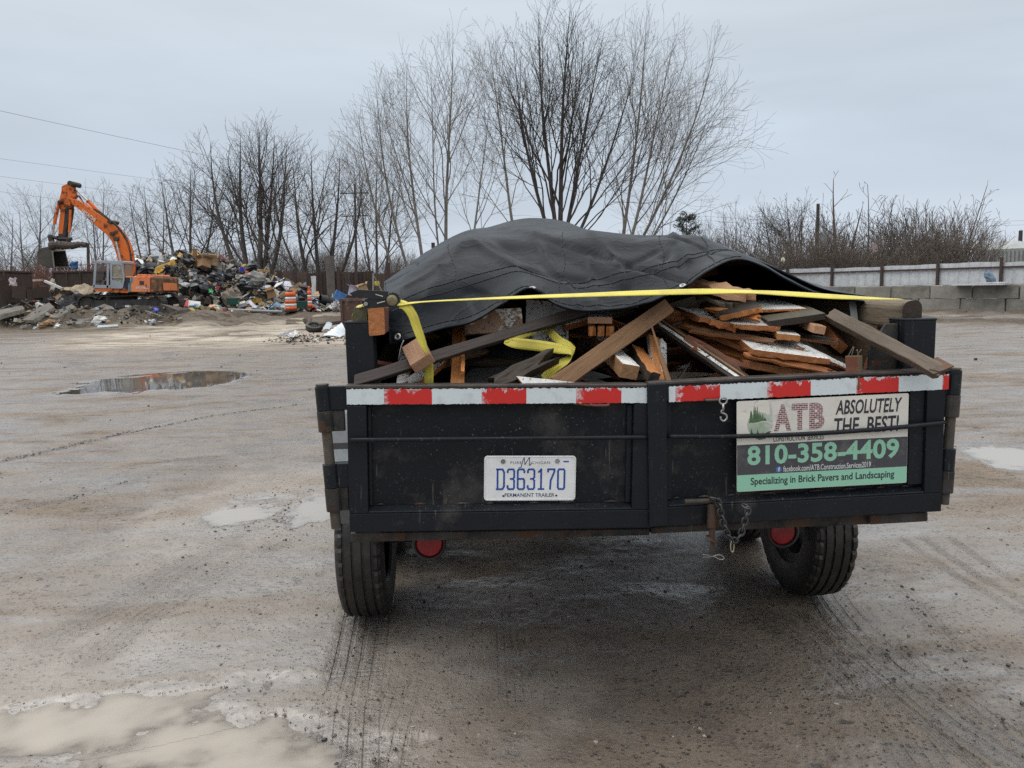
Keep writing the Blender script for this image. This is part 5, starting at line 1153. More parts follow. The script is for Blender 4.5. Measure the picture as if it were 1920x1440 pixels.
def seg_mesh(name, segs, n, mat, parent):
    A = np.array([s_[0] for s_ in segs]); B = np.array([s_[1] for s_ in segs]); ra = np.array([s_[2] for s_ in segs]); rb = np.array([s_[3] for s_ in segs])
    d = B - A; ln = np.linalg.norm(d, axis=1, keepdims=True) + 1e-9; d = d / ln; B = B + d * rb[:, None] * .3
    ref = np.where(np.abs(d[:, 2:3]) < .9, np.array([[0, 0, 1.]]), np.array([[1., 0, 0]])); e = np.cross(d, ref); e /= np.linalg.norm(e, axis=1, keepdims=True) + 1e-9; f = np.cross(d, e)
    q = np.linspace(0, 2 * math.pi, n, False); c = np.cos(q)[None, :, None]; s_ = np.sin(q)[None, :, None]; off = e[:, None] * c + f[:, None] * s_
    V = np.concatenate([A[:, None] + off * ra[:, None, None], B[:, None] + off * rb[:, None, None]], 1); k = len(segs)
    base = np.arange(k)[:, None] * 2 * n; j = np.arange(n)[None]; j2 = (j + 1) % n
    F = np.stack([base + j, base + j2, base + n + j2, base + n + j], -1).reshape(-1, 4)
    me = bpy.data.meshes.new(name); me.vertices.add(V.size // 3); me.vertices.foreach_set('co', V.ravel()); me.loops.add(F.size); me.loops.foreach_set('vertex_index', F.ravel())
    me.polygons.add(len(F)); me.polygons.foreach_set('loop_start', np.arange(0, F.size, 4)); me.polygons.foreach_set('loop_total', np.full(len(F), 4))
    me.polygons.foreach_set('use_smooth', np.ones(len(F), bool)); me.update(calc_edges=True); me.materials.append(mat)
    o = bpy.data.objects.new(name, me); COL.objects.link(o); o.parent = parent; return o
def bark(name, c, c2): return plain(name, c, .85, .3, 3, c2=c2, bumpy=.4, bscale=14, bdist=.02)
bk_pale = bark('pale_bark', (.24, .215, .19), (.15, .132, .115)); bk_dark = bark('dark_wet_bark', (.048, .041, .037), (.085, .072, .062)); bk_grey = bark('grey_brown_bark', (.145, .125, .108), (.09, .077, .067))
bk_red = bark('reddish_bark', (.11, .062, .045), (.06, .04, .032)); bk_twig = bark('brown_twigs', (.16, .125, .10), (.105, .084, .07)); bk_far = bark('far_grey_twigs', (.14, .122, .112), (.10, .088, .082))
bk_redtwig = bark('red_brown_stems', (.19, .075, .05), (.12, .055, .038))
def zat(px, py, Y): return at(px, py, Y)[2]
def tree(px, Y, stems, label, bt=bk_grey, bc=None, seed=1, maxl=3, st=(.9, .6, .45, .35), rmin=.010, group='bare trees along the back of the yard', name='bare_tree', cat='tree', fork=0., **kw):
    """stems: (base px, top px, top py, base radius, curve) seen in the photo; each stem is grown in 3-D towards its top"""
    b0 = at(px, 500, Y); root = empty(name, (b0[0], b0[1], float(g0(b0[0], b0[1]))), 0, label, cat, group)
    T = Tree(seed, rmin)
    for k, v in kw.items(): setattr(T, k, v)
    rr = T.rr
    for (bx, tx, ty, r_, cv) in stems:
        B = at(bx, 560, Y); B[2] = 0; top = at(tx, ty, Y); top[1] += rr.uniform(-1.5, 1.5)
        B = B - np.array([b0[0], b0[1], 0]); B[2] = -.3; top = top - np.array([b0[0], b0[1], root.location.z])
        d = top - B; Ln = np.linalg.norm(d); d = d / Ln; n = max(4, int(Ln / st[0])); side = np.array([-cv, 0, abs(cv) * .0])
        pts = []
        wx, wy = rr.uniform(0, 6), rr.uniform(0, 6)
        for i in range(n + 1):
            t = i / n; p = B + d * Ln * t
            if fork: q_ = max(0., (t - fork) / (1 - fork)); u_ = q_ ** .92; p = np.array([B[0] + (top[0] - B[0]) * u_, B[1] + (top[1] - B[1]) * u_, B[2] + (top[2] - B[2]) * t])
            p = p + np.array([cv * Ln * math.sin(math.pi * t) + .012 * Ln * math.sin(5 * t + wx) * t, .02 * Ln * math.sin(4 * t + wy) * t, 0]); pts.append(p)
        for i in range(n):
            t = (i + 1) / n; ra = max(rmin * 1.5, r_ * (1 - i / n) ** .9 + rmin); rb = max(rmin * 1.5, r_ * (1 - t) ** .9 + rmin)
            T.seg.append((tuple(pts[i]), tuple(pts[i + 1]), ra, rb, 0))
            if t > T.bare[0]:
                k = T.dens[0]; k = int(k) + (rr.random() < k - int(k)); dd = pts[i + 1] - pts[i]; dd /= np.linalg.norm(dd)
                for _ in range(k):
                    e = perp(dd, rr); an = rr.gauss(T.ang[0], .12); nd = dd * math.cos(an) + e * math.sin(an)
                    T.branch(tuple(pts[i + 1]), tuple(nd), Ln * T.fill * (rr.uniform(.6, 1.0) * (1 - t) + rr.uniform(.05, .14)), max(rmin, rb * rr.uniform(.4, .6)), 1, maxl, st, .25)
    tr_ = [s_ for s_ in T.seg if s_[4] == 0]; cr_ = [s_ for s_ in T.seg if s_[4] > 0]
    seg_mesh('trunk', tr_, 8, bt, root)
    if cr_: seg_mesh('crown', cr_, 3, bc or bt, root)
    return root
tall = dict(fill=.74, ang=(.46, .52, .62, .7), dens=(.95, .72, .95, .5), up=(.02, .035, .03, .02), bare=(.26, .22, .1, .0), rmin=.0066, maxl=3, st=(.85, .62, .44, .32, .26))
tree(800, 56, [(760, 672, 212, .12, -.03), (785, 705, 165, .12, -.025), (805, 762, 118, .14, -.02)], 'pale tall tree of three stems leaning left, left of the tarp peak', bk_pale, bk_pale, 101, **tall)
tree(836, 57, [(836, 848, 72, .16, -.005), (838, 806, 130, .09, -.02)], 'pale tall straight tree beside the left-leaning clump', bk_pale, bk_pale, 102, **tall)
tree(866, 55, [(864, 912, 180, .11, .02)], 'slim pale tree curving right between the clump and the central tree', bk_pale, bk_pale, 103, **tall)
tree(992, 60, [(990, 920, 62, .15, -.02)], 'pale slender tree behind the tarp peak, leaning left', bk_pale, bk_pale, 104, **tall)
tree(1050, 52, [(1048, 958, 75, .17, -.02), (1049, 1012, 30, .19, -.01), (1051, 1066, 12, .22, 0), (1053, 1128, 55, .17, .01), (1055, 1196, 115, .15, .03)], 'tallest tree, with a dark fork fanning out above the tarp peak', bk_dark, bk_dark, 105, fork=.24, **tall)
tree(1168, 54, [(1164, 1210, 40, .15, 0), (1168, 1268, 66, .14, .015), (1172, 1328, 105, .13, .03), (1171, 1322, 200, .10, .05)], 'pale clump of stems spreading to the right of the central tree', bk_pale, bk_pale, 108, fork=.2, **tall)
mid = dict(fill=.88, ang=(.55, .6, .65, .7), dens=(.9, .85, 1.0, .6), up=(.02, .03, .01, .0), bare=(.2, .12, .06, .0), rmin=.0075, maxl=3, st=(.9, .6, .45, .33, .26))
tree(478, 56, [(472, 385, 262, .20, -.06), (476, 440, 245, .24, -.03), (480, 480, 240, .26, .02), (486, 535, 270, .22, .05), (484, 505, 250, .2, .02)], 'dark forked elm-like tree rising behind the rubbish heap', bk_dark, bk_dark, 111, **mid)
tree(602, 55, [(592, 545, 295, .17, -.03), (600, 590, 290, .18, 0), (604, 640, 300, .18, .03), (610, 680, 325, .15, .05), (596, 520, 370, .13, -.05)], 'many stemmed brown tree fanning out above the rusty wall', bk_dark, bk_grey, 112, **mid)
tree(355, 60, [(352, 315, 328, .16, -.03), (356, 355, 318, .17, .01), (360, 395, 335, .14, .02)], 'grey rounded tree between the boom and the dark forked tree', bk_grey, bk_grey, 113, **mid)
tree(275, 64, [(288, 250, 360, .12, -.02), (290, 280, 352, .13, 0), (292, 315, 372, .12, .02)], 'slight grey tree just right of the excavator boom', bk_grey, bk_grey, 114, **mid)
tree(182, 76, [(178, 165, 365, .12, 0), (182, 200, 352, .12, .01)], 'faint grey tree seen behind the excavator boom', bk_far, bk_far, 115, **mid)
tree(65, 74, [(62, 20, 395, .14, -.03), (66, 62, 362, .16, 0), (70, 105, 375, .14, .03)], 'pale spreading tree left of the excavator stick', bk_far, bk_far, 116, **mid)
tree(8, 78, [(6, -30, 400, .14, -.03), (10, 12, 405, .13, .02)], 'pale tree cut by the left edge of the view', bk_far, bk_far, 117, **mid)
tree(706, 64, [(700, 672, 300, .12, -.01), (706, 705, 285, .14, 0), (710, 745, 330, .12, .02)], 'thin brown tree between the brown tree and the tall pale clump', bk_grey, bk_grey, 118, **mid)
tree(1245, 75, [(1242, 1240, 350, .07, 0)], 'small leafless sapling left of the pine', bk_grey, bk_grey, 122, **mid)
tree(1383, 64, [(1372, 1350, 400, .08, -.02), (1380, 1385, 388, .09, 0), (1390, 1425, 385, .08, .02)], 'small grey tree at the left end of the pale fence', bk_grey, bk_far, 123, **mid)
tree(1492, 68, [(1482, 1440, 400, .14, -.04), (1490, 1478, 380, .17, 0), (1496, 1510, 378, .15, .02), (1500, 1552, 405, .13, .05)], 'rounded grey tree behind the pale fence', bk_dark, bk_dark, 124, **{**mid, 'dens': (1.5, 1.2, 1.1), 'rmin': .012})
snag = dict(fill=.6, ang=(.7, .7, .6), dens=(1.0, .9, .8), up=(.02, .06, .05), bare=(.3, .2, .1), rmin=.012)
tree(1572, 52, [(1562, 1578, 330, .17, .018), (1568, 1615, 388, .16, -.012)], 'crooked half dead tree with a red brown trunk behind the fence', bk_red, bk_dark, 125, **snag)
tree(1632, 54, [(1630, 1628, 345, .07, 0), (1632, 1668, 375, .04, .01)], 'thin upright sapling right of the crooked red brown tree', bk_dark, bk_dark, 126, **snag)
tree(1815, 52, [(1795, 1828, 352, .08, -.04), (1800, 1850, 368, .05, -.03)], 'thin curved sapling standing over the right hand thicket', bk_far, bk_far, 127, **snag)
tree(1872, 80, [(1865, 1850, 440, .10, -.02), (1870, 1880, 432, .10, .02), (1876, 1895, 445, .08, .03)], 'small pale tree far off at the right above the grey shed', bk_far, bk_far, 128, **mid)

# thickets: each shrub a thing of its own, copied from a few grown ones
def shrub_proto(seed, h, wd, n, mt, rmin=.008, label='', group='', name='bare_shrub'):
    root = empty(name, (0, 0, 0), 0, label, 'shrub', group); T = Tree(seed, rmin); T.dens = (1.2, 1.1, .9); T.ang = (.5, .6, .7); T.up = (.03, .05, .04); T.bare = (.2, .1, .1); rr = T.rr
    for k in range(n):
        a = rr.uniform(0, 6.28); ln = rr.uniform(.2, 1.) ** .7; d = np.array([math.cos(a) * ln * wd / h, math.sin(a) * ln * wd / h, 1.]); d /= np.linalg.norm(d)
        T.branch((math.cos(a) * rr.uniform(0, wd * .35), math.sin(a) * rr.uniform(0, wd * .3), -.1), tuple(d), h * rr.uniform(.6, 1.05), rr.uniform(.02, .035), 0, 2, (.5, .4, .35))
    seg_mesh('stems', T.seg, 3, mt, root); return root
def place(protos, spots, labels, group):
    used = set()
    for i, (px, Y, sc) in enumerate(spots):
        k = i % len(protos); pr = protos[k]; o = pr if k not in used else copy_tree(pr); used.add(k)
        p = at(px, 540, Y); o.location = (p[0], p[1], float(g0(p[0], p[1]))); o.rotation_euler = (0, 0, i * 2.4); o.scale = (sc, sc, sc * (1 + .28 * math.sin(i * 3.1 + px))); o['label'] = labels(px, i); o['group'] = group
sp = [shrub_proto(201 + i, 3.4, 1.9, 32, m_, label='', group='') for i, m_ in enumerate((bk_twig, bk_grey, bk_twig))]
rs = random.Random(4)
right_spots = [(1362, 50, 1.1), (1388, 56, 1.2), (1412, 47, 1.0), (1440, 52, 1.2), (1468, 50, 1.15), (1498, 57, 1.3), (1528, 48, 1.1), (1552, 53, 1.25), (1576, 57, 1.3), (1602, 47, 1.05), (1622, 52, 1.2), (1350, 56, .9), (1400, 50, .95), (1425, 58, 1.1), (1455, 49, .85), (1480, 55, .95), (1515, 50, .9), (1540, 57, 1.0), (1560, 48, .8), (1590, 52, .9), (1612, 57, 1.0), (1630, 49, .95), (1652, 52, 1.2), (1672, 48, 1.1), (1690, 54, 1.4), (1708, 50, 1.35), (1728, 47, 1.25), (1745, 52, 1.5), (1765, 48, 1.35), (1785, 50, 1.3), (1800, 47, 1.1), (1822, 49, .9), (1290, 60, .7), (1320, 62, .8)]
words = ['low', 'dense', 'ragged', 'tangled', 'spiky', 'loose', 'bushy']
place(sp, right_spots, lambda px, i: ('tall tangled leafless shrub in the thicket behind the right part of the fence' if px >= 1640 else 'low brown leafless shrub behind the left part of the pale fence' if px >= 1400 else 'low brown leafless shrub right of the tarp, near the pine'), 'leafless shrubs behind the pale fence')
sp2 = [shrub_proto(211 + i, 4.2, 2.4, 24, m_) for i, m_ in enumerate((bk_grey, bk_far, bk_twig))]
left_spots = [(px, 58 + 9 * rs.random(), .5 + .35 * rs.random()) for px in range(245, 1250, 50)]
place(sp2, left_spots, lambda px, i: ('leafless undergrowth shrub behind the rubbish heap' if px < 520 else 'leafless undergrowth shrub behind the rusty wall' if px < 740 else 'leafless undergrowth shrub between tall pale trunks above the tarp'), 'leafless undergrowth under the back trees')
place([copy_tree(o_) for o_ in sp2], [(px, 84 + 22 * rs.random(), .95 + .55 * rs.random()) for px in range(-30, 1330, 30)], lambda px, i: ('far leafless shrub beyond the excavator' if px < 240 else 'far leafless shrub beyond the rubbish heap' if px < 620 else 'far leafless shrub beyond the tall pale trees'), 'far leafless shrubs beyond the yard')
sp3 = [shrub_proto(221 + i, 2.3, 1.6, 60, m_, .009) for i, m_ in enumerate((bk_redtwig, bk_redtwig))]
place(sp3, [(px, 56 + 5 * rs.random(), .9 + .3 * rs.random()) for px in range(6, 240, 17)], lambda px, i: 'red brown stemmed shrub behind the dumpsters at the left', 'red brown shrubs at the left')
# pine
def pine(px, Y, label):
    b = at(px, 540, Y); root = empty('pine_tree', (b[0], b[1], 0), 0, label, 'tree'); top = at(px - 4, 402, Y)[2]; rr = random.Random(9)
    mb = MB(); mb.tube([(0, 0, -.2), (.1, 0, top * .5), (-.05, 0, top)], [.16, .1, .02], 8); mb.build('trunk', bk_dark, root)
    V = []; F = []
    for k in range(46):
        t = rr.uniform(.35, 1.0); z = top * t; a = rr.uniform(0, 6.28); ln = (1.08 - t) * rr.uniform(.6, 1.2) * 4.2 + .25; d = np.array([math.cos(a), math.sin(a) * .8, rr.uniform(.05, .5)]); d /= np.linalg.norm(d)
        for j in range(int(26 + ln * 40)):
            u = rr.uniform(.25, 1.05) * ln; p = np.array([0, 0, z]) + d * u + np.array([rr.gauss(0, .14), rr.gauss(0, .14), rr.gauss(0, .10)]); q = d + np.array([rr.gauss(0, .6), rr.gauss(0, .6), rr.gauss(.2, .5)]); q /= np.linalg.norm(q); s_ = np.cross(q, (rr.random(), rr.random(), rr.random())); s_ /= np.linalg.norm(s_) + 1e-6
            o = len(V); ln2 = rr.uniform(.16, .3); V += [p - s_ * .03, p + s_ * .03, p + q * ln2]; F.append((o, o + 1, o + 2))
    me = bpy.data.meshes.new('crown'); me.from_pydata([tuple(v) for v in V], [], F); me.materials.append(plain('pine_needles', (.05, .062, .032), .7, .5, 2, c2=(.022, .032, .018), bumpy=0)); o = bpy.data.objects.new('crown', me); COL.objects.link(o); o.parent = root
pine(1287, 72, 'small green pine standing right of the tarp, the only evergreen in the open')

# ------------------------------------------------------------------ fence and block wall on the right
WA, WB = ground(1600, 582)[:2], ground(1900, 586)[:2]; WD = (WB - WA) / np.linalg.norm(WB - WA); WN = np.array([-WD[1], WD[0]]);
if WN[1] < 0: WN = -WN
conc = plain('grey_concrete_block', (.27, .255, .225), .85, .25, 1.6, c2=(.18, .168, .142), bumpy=.35, bscale=18, bdist=.02)
conc2 = plain('stained_concrete_block', (.235, .22, .19), .85, .25, 2.2, c2=(.13, .122, .10), bumpy=.35, bscale=18, bdist=.02)
wang = math.atan2(WD[1], WD[0]); rr = random.Random(6)
s0 = -12.0
POSW = ['rightmost visible', 'second from the right edge', 'third from the right edge', 'fourth from the right edge', 'fifth from the right edge', 'sixth from the right edge', 'seventh from the right edge', 'eighth from the right edge', 'ninth from the right edge', 'tenth from the right edge']
def px_of(s_): p = WA + WD * s_; v = np.array([p[0], p[1], .9]) - EYE; return CCX + FPX * (v @ RT) / (v @ FW)
vis_b = [k for k in range(12) if 1440 < px_of(s0 + 1.855 * k - .5) < 1955][::-1]; vis_t = [k for k in range(12) if 1440 < px_of(s0 + 1.855 * k) < 1955][::-1]
def bl_label(k, vis, row): return ('concrete block in the %s row, ' % row) + (POSW[vis.index(k)] if k in vis else 'behind the tarp' if k < min(vis) else 'past the right edge')
def block(s_, row, dx, tilt, mt, label):
    p = WA + WD * s_ + WN * (.30 + dx)
    mb = MB(); x, y, z = .905, .30, .295
    prof = [(-x, -z), (x, -z), (x, z - .05), (x - .03, z), (.62, z), (.60, z - .012), (.2, z - .014), (-.2, z - .008), (-.62, z - .012), (-.64, z), (-x + .03, z), (-x, z - .05)]
    mb.prism([(a + rr.uniform(-.012, .012), -y, b + rr.uniform(-.008, .008)) for a, b in prof], (0, 2 * y, 0))
    o = mb.build('concrete_block', mt, bevel=.025); o.location = (p[0], p[1], float(g0(*p)) + .285 + .598 * row); o.rotation_euler = (0, tilt, wang + rr.uniform(-.012, .012))
    tag(o, label, 'concrete block', 'concrete blocks stacked in a wall')
for k in range(12):
    s_ = s0 + 1.855 * k; p = at(0, 0, 1)
    nm = ['behind the tarp', 'just right of the tarp end', 'above the right corner post', 'near the right edge of the view'][0 if s_ < -1.5 else 1 if s_ < 2 else 2 if s_ < 5.5 else 3]
    block(s_ - .5, 0, 0, 0, conc2 if k % 3 else conc, bl_label(k, vis_b, 'bottom'))
    block(s_, 1, rr.uniform(-.03, .03), rr.uniform(-.006, .006), conc if k % 2 else conc2, bl_label(k, vis_t, 'top'))
fw_white = plain('pale_sheet_metal', (.58, .60, .62), .5, .12, 3, c2=(.44, .45, .46), bumpy=.05); post_rust = plain('rusty_brown_post', (.060, .036, .029), .8, .4, 6, c2=(.05, .034, .03))
FA = WA + WN * 4.6 + WD * -1.25
fence = empty('metal_fence', (FA[0], FA[1], 0), wang, 'long pale corrugated metal fence with rusty posts behind the block wall', 'fence')
FZ = 2.22
for k in range(-5, 8):
    x0 = k * 3.0; mb = MB(); n = 60; pr = []
    for i in range(n + 1):
        x = x0 + 3.0 * i / n; pr.append((x, .035 * (1 if (i % 10) in (0, 1) else 0) + .06, 0))
    zt = FZ + .03 * math.sin(k * 2.2); mb.grid([[(x, y, .05) for x, y, _ in pr], [(x, y, zt + .012 * math.sin(x * 3)) for x, y, _ in pr]]); mb.build('panel', fw_white, fence, solid=.003)
    mb = MB(); mb.box2((x0 - .06, -.09, -.2), (x0 + .06, .025, FZ + .16 + .06 * math.sin(k * 4.))); mb.build('post', post_rust, fence)
    for z in (FZ - .30, FZ - 1.16): mb = MB(); mb.box2((x0 + .061, -.03, z), (x0 + 2.939, .03, z + .09)); mb.build('rail', post_rust, fence)
mb = MB(); a = FA - WD * 15.2; b = FA - WD * 16.6; mb.prism([(a[0], a[1], 0), (b[0], b[1], 0), (b[0], b[1], 2.3), (a[0], a[1], 2.3)], (WN[0] * .05, WN[1] * .05, 0)); tag(mb.build('rusty_panel', plain('dark_red_rust', (.06, .022, .018), .8, .4, 4)), 'dark red rusty panel closing the left end of the pale fence', 'panel')
# litter on the wall, plastic in the shrubs
def crumple(name, P, size, mt, label, cat, seed, flat=(1, 1, 1), group=None, kind=None):
    rr = random.Random(seed); mb = MB(); n, m_ = 7, 9; ph = [rr.uniform(0, 6) for _ in range(8)]; rows = []
    for i in range(n + 1):
        th = math.pi * i / n; row = []
        for j in range(m_):
            a = 2 * math.pi * j / m_; k = 1 + .28 * math.sin(2 * a + ph[0] + th) + .22 * math.sin(3 * th + ph[1] + a * 2) + rr.uniform(-.16, .16)
            row.append((size * k * math.sin(th) * math.cos(a) * flat[0], size * k * math.sin(th) * math.sin(a) * flat[1], size * k * math.cos(th) * flat[2]))
        rows.append(row)
    o = mb.add([p for r_ in rows for p in r_], [])
    for i in range(n):
        for j in range(m_): j2 = (j + 1) % m_; mb.f.append((o + i * m_ + j, o + (i + 1) * m_ + j, o + (i + 1) * m_ + j2, o + i * m_ + j2)); mb.m.append(0)
    ob = mb.build(name, mt); ob.location = tuple(P); ob.rotation_euler = (rr.uniform(-.4, .4), rr.uniform(-.4, .4), rr.uniform(0, 6)); return tag(ob, label, cat, group, kind)
pw = plain('white_plastic', (.62, .63, .62), .5, .25, 8, c2=(.42, .42, .41)); pbag = plain('black_bag_plastic', (.014, .015, .018), .28, .4, 14, c2=(.035, .036, .04), bumpy=.6, bscale=12, bdist=.03)
crumple('plastic_bag', at(1640, 468, 47), .26, plain('pinkish_plastic', (.42, .34, .33), .6), 'pinkish plastic bag caught in the shrubs above the fence', 'bag', 1, (.8, .5, 1.2))
crumple('plastic_bag', at(1468, 488, 47), .12, plain('cream_plastic', (.6, .55, .42), .6), 'small cream plastic bag caught above the fence', 'bag', 2)
mb = MB(); c = at(1836, 533.5, 33.6); mb.box((0, 0, 0), (2.1, .5, .06)); mb.box((.5, .05, .07), (1.2, .35, .05), rotz(.2)); o = mb.build('metal_sheet', fw_white); o.location = tuple(c); o.rotation_euler = (0, 0, wang); tag(o, 'flat white panels lying on top of the block wall', 'panel')
crumple('tarp_scrap', at(1856, 521, 36.2), .3, plain('blue_grey_sheet', (.14, .2, .27), .5), 'blue grey scrap of sheet leaning against the pale fence', 'sheet', 3, (.5, .4, 1.3))
mb = MB(); a = at(1835, 500, 62); b = at(1990, 500, 58); q = np.array([b[0] - a[0], b[1] - a[1], 0]); m_ = 80; rows = []
for z in (0, at(1860, 471, 62)[2]): rows.append([(a[0] + q[0] * i / m_, a[1] + q[1] * i / m_ + .12 * (i % 4 < 2), z) for i in range(m_ + 1)])
shed = empty('grey_shed', (0, 0, 0), 0, 'low grey corrugated shed wall behind the fence at the right', 'shed'); mb.grid(rows); mb.build('wall', plain('weathered_grey_metal', (.30, .31, .30), .6, .2, 1), shed, solid=.02)
mb = MB(); h_ = rows[1]; mb.prism([h_[0], h_[-1], np.array(h_[-1]) + [0, 5, .7], np.array(h_[0]) + [0, 5, .7]], (0, 0, .12)); mb.build('roof', plain('weathered_grey_metal', (.30, .31, .30)), shed)
# utility poles and wires
pole_m = plain('weathered_pole_wood', (.075, .06, .05), .85, .3, 4)
def pole(px, pyt, Y, arms, label, r_=.14, pxb=None, trans=False):
    b = at(pxb or px, 560, Y); t_ = at(px, pyt, Y); root = empty('utility_pole', (b[0], b[1], 0), 0, label, 'utility pole')
    mb = MB(); mb.tube([(0, 0, -.3), (t_[0] - b[0], 0, t_[2])], [r_ * 1.2, r_ * .8], 10); mb.build('shaft', pole_m, root)
    for (f, w_) in arms:
        z = t_[2] - f; mb = MB(); x = (t_[0] - b[0]) * z / t_[2]; mb.box((x, -.16, z), (w_, .08, .075)); ca = mb.build('cross_arm', pole_m, root)
        for q in (-.46, -.2, .2, .46): mb = MB(); mb.tube([(x + w_ * q, -.16, z + .06), (x + w_ * q, -.16, z + .2)], .035, 6); mb.build('insulator', zinc, ca)
    if trans: mb = MB(); mb.tube([(.5, -.1, t_[2] - 3.6), (.5, -.1, t_[2] - 2.3)], .34, 14); mb.build('transformer', plain('transformer_grey', (.3, .32, .33), .5), root)
pole(665, 345, 60, [(.7, 2.2), (2.4, 2.0)], 'brown utility pole with two cross arms left of the tarp', .085, pxb=669)
pole(165, 456, 95, [(.5, 5.0), (2.6, 4.4)], 'far utility pole with two cross arms under the boom', .2)
pole(1534, 382, 64, [], 'bare utility pole with a grey transformer behind the fence', .16, pxb=1530, trans=True)
pole(1914, 432, 70, [], 'leaning dark pole stub at the right edge', .2, pxb=1908)
wire_m = plain('dull_wire', (.16, .17, .18), .6, .1, bumpy=0)
for k, (p0, p1, Y0, Y1) in enumerate((((-300, 140), (520, 318), 38, 66), ((-300, 255), (520, 365), 52, 75), ((-300, 290), (520, 395), 52, 75), ((-300, 318), (520, 425), 52, 75))):
    a, b = at(*p0, Y0), at(*p1, Y1); mb = MB(); mb.tube([a * (1 - t) + b * t - np.array([0, 0, .7 * 4 * t * (1 - t) * .15]) for t in np.linspace(0, 1, 14)], .009 if k else .011, 5)
    tag(mb.build('power_line', wire_m), ['highest power line crossing the sky at the left', 'second highest power line at the left', 'third power line from the top at the left', 'lowest power line at the left, crossing behind the boom'][k], 'power line', 'power lines at the left')
for py in (412, 404):
    a, b = at(1300, py, 66), at(1990, py + 6 - .03 * 690 * 0, 66); mb = MB(); mb.tube([a * (1 - t) + b * t - np.array([0, 0, .5 * 4 * t * (1 - t)]) for t in np.linspace(0, 1, 14)], .009, 5); tag(mb.build('power_line', wire_m), 'faint power line above the thicket at the right, ' + ('lower of two' if py == 412 else 'upper of two'), 'power line', 'power lines at the right')

# ------------------------------------------------------------------ rusty wall and dumpsters behind the heap
rust_m = worn('rusty_steel_wall', (.095, .076, .066), rust=(.12, .078, .06), dust=(.14, .11, .095), rustamt=.5, dustamt=.6, scale=1.2, rough=.75)
rust_d = worn('dark_rusty_steel', (.046, .037, .032), rust=(.075, .048, .037), dust=(.10, .085, .07), rustamt=.5, dustamt=.62, scale=1.5, rough=.7)
rw = empty('rusty_wall', at(640, 540, 52) * [1, 1, 0], 0, 'long rusty steel sheet wall with posts behind the rubbish', 'wall'); o0 = np.array(rw.location)
pxs = [488, 530, 575, 620, 655, 700, 745, 800]
for i in range(len(pxs) - 1):
    a, b = at(pxs[i], 508 + (i % 3) * 3 - (4 if i < 2 else 0), 52), at(pxs[i + 1] - 1.0, 508 + (i % 2) * 2, 52); a[1] += .12 * (i % 2); b[1] += .12 * (i % 2); n = 24
    mb = MB(); lo = [];
    for z in (0, 1):
        lo.append([((a + (b - a) * j / n)[0] - o0[0], (a + (b - a) * j / n)[1] - o0[1] + .05 * (j % 4 < 2), (a + (b - a) * j / n)[2] if z else 0) for j in range(n + 1)])
    mb.grid(lo); mb.build('sheet', rust_m if i % 2 else rust_d, rw, solid=.01)
for px, top, w_ in ((552, 505, .22), (618, 480, .55), (634, 500, .20), (667, 492, .18), (727, 492, .26), (812, 455, .22)):
    p = at(px, top, 51.6) - o0; mb = MB(); mb.box2((p[0] - w_ / 2, p[1] - .12, -.2), (p[0] + w_ / 2, p[1] + .1, p[2])); mb.build('post', post_rust if w_ < .5 else bk_grey, rw)
def dumpster(px0, px1, py, Y, dep, label, mt, skew=.0):
    a, b = at(px0, py, Y), at(px1, py, Y); zb = float(g0(a[0], a[1])) - .1; wd = b[0] - a[0]; h = a[2] - zb; root = empty('dumpster', (a[0], a[1], zb), 0, label, 'dumpster')
    mb = MB(); t_ = .05
    mb.box2((0, 0, 0), (wd, t_, h)); mb.box2((0, dep, 0), (wd, dep + t_, h)); mb.box2((0, t_, 0), (t_, dep, h)); mb.box2((wd - t_, t_, 0), (wd, dep, h)); mb.box2((t_, t_, 0), (wd - t_, dep, .08)); mb.build('bin_wall', mt, root)
    mb = MB(); mb.box2((-.06, -.06, h), (wd + .06, t_ + .02, h + .09)); mb.box2((-.06, dep - .02, h), (wd + .06, dep + t_ + .06, h + .09)); mb.box2((-.06, t_ + .021, h), (t_ + .02, dep - .021, h + .09)); mb.box2((wd - t_ - .02, t_ + .021, h), (wd + .06, dep - .021, h + .09)); mb.build('rim', mt, root)
    n = max(2, int(wd / .7))
    for i in range(n + 1): x = wd * i / n; mb = MB(); mb.box2((x - .04, -.07, .05), (x + .04, -.001, h - .001)); mb.build('rib', mt, root)
    return root
dumpster(100, 176, 512, 46, 2.4, 'dark rusty dumpster behind the raised bucket', rust_d)
dumpster(-60, 8, 512, 43, 2.4, 'dark dumpster corner cut by the left edge of the view', rust_d)
dumpster(640, 790, 565, 28.5, 2.0, 'rusty paint-worn dumpster just left of the trailer corner post', worn('scabby_rust_paint', (.16, .14, .135), rust=(.085, .042, .03), dust=(.2, .17, .15), rustamt=.44, dustamt=.6, scale=1.6, rough=.7))

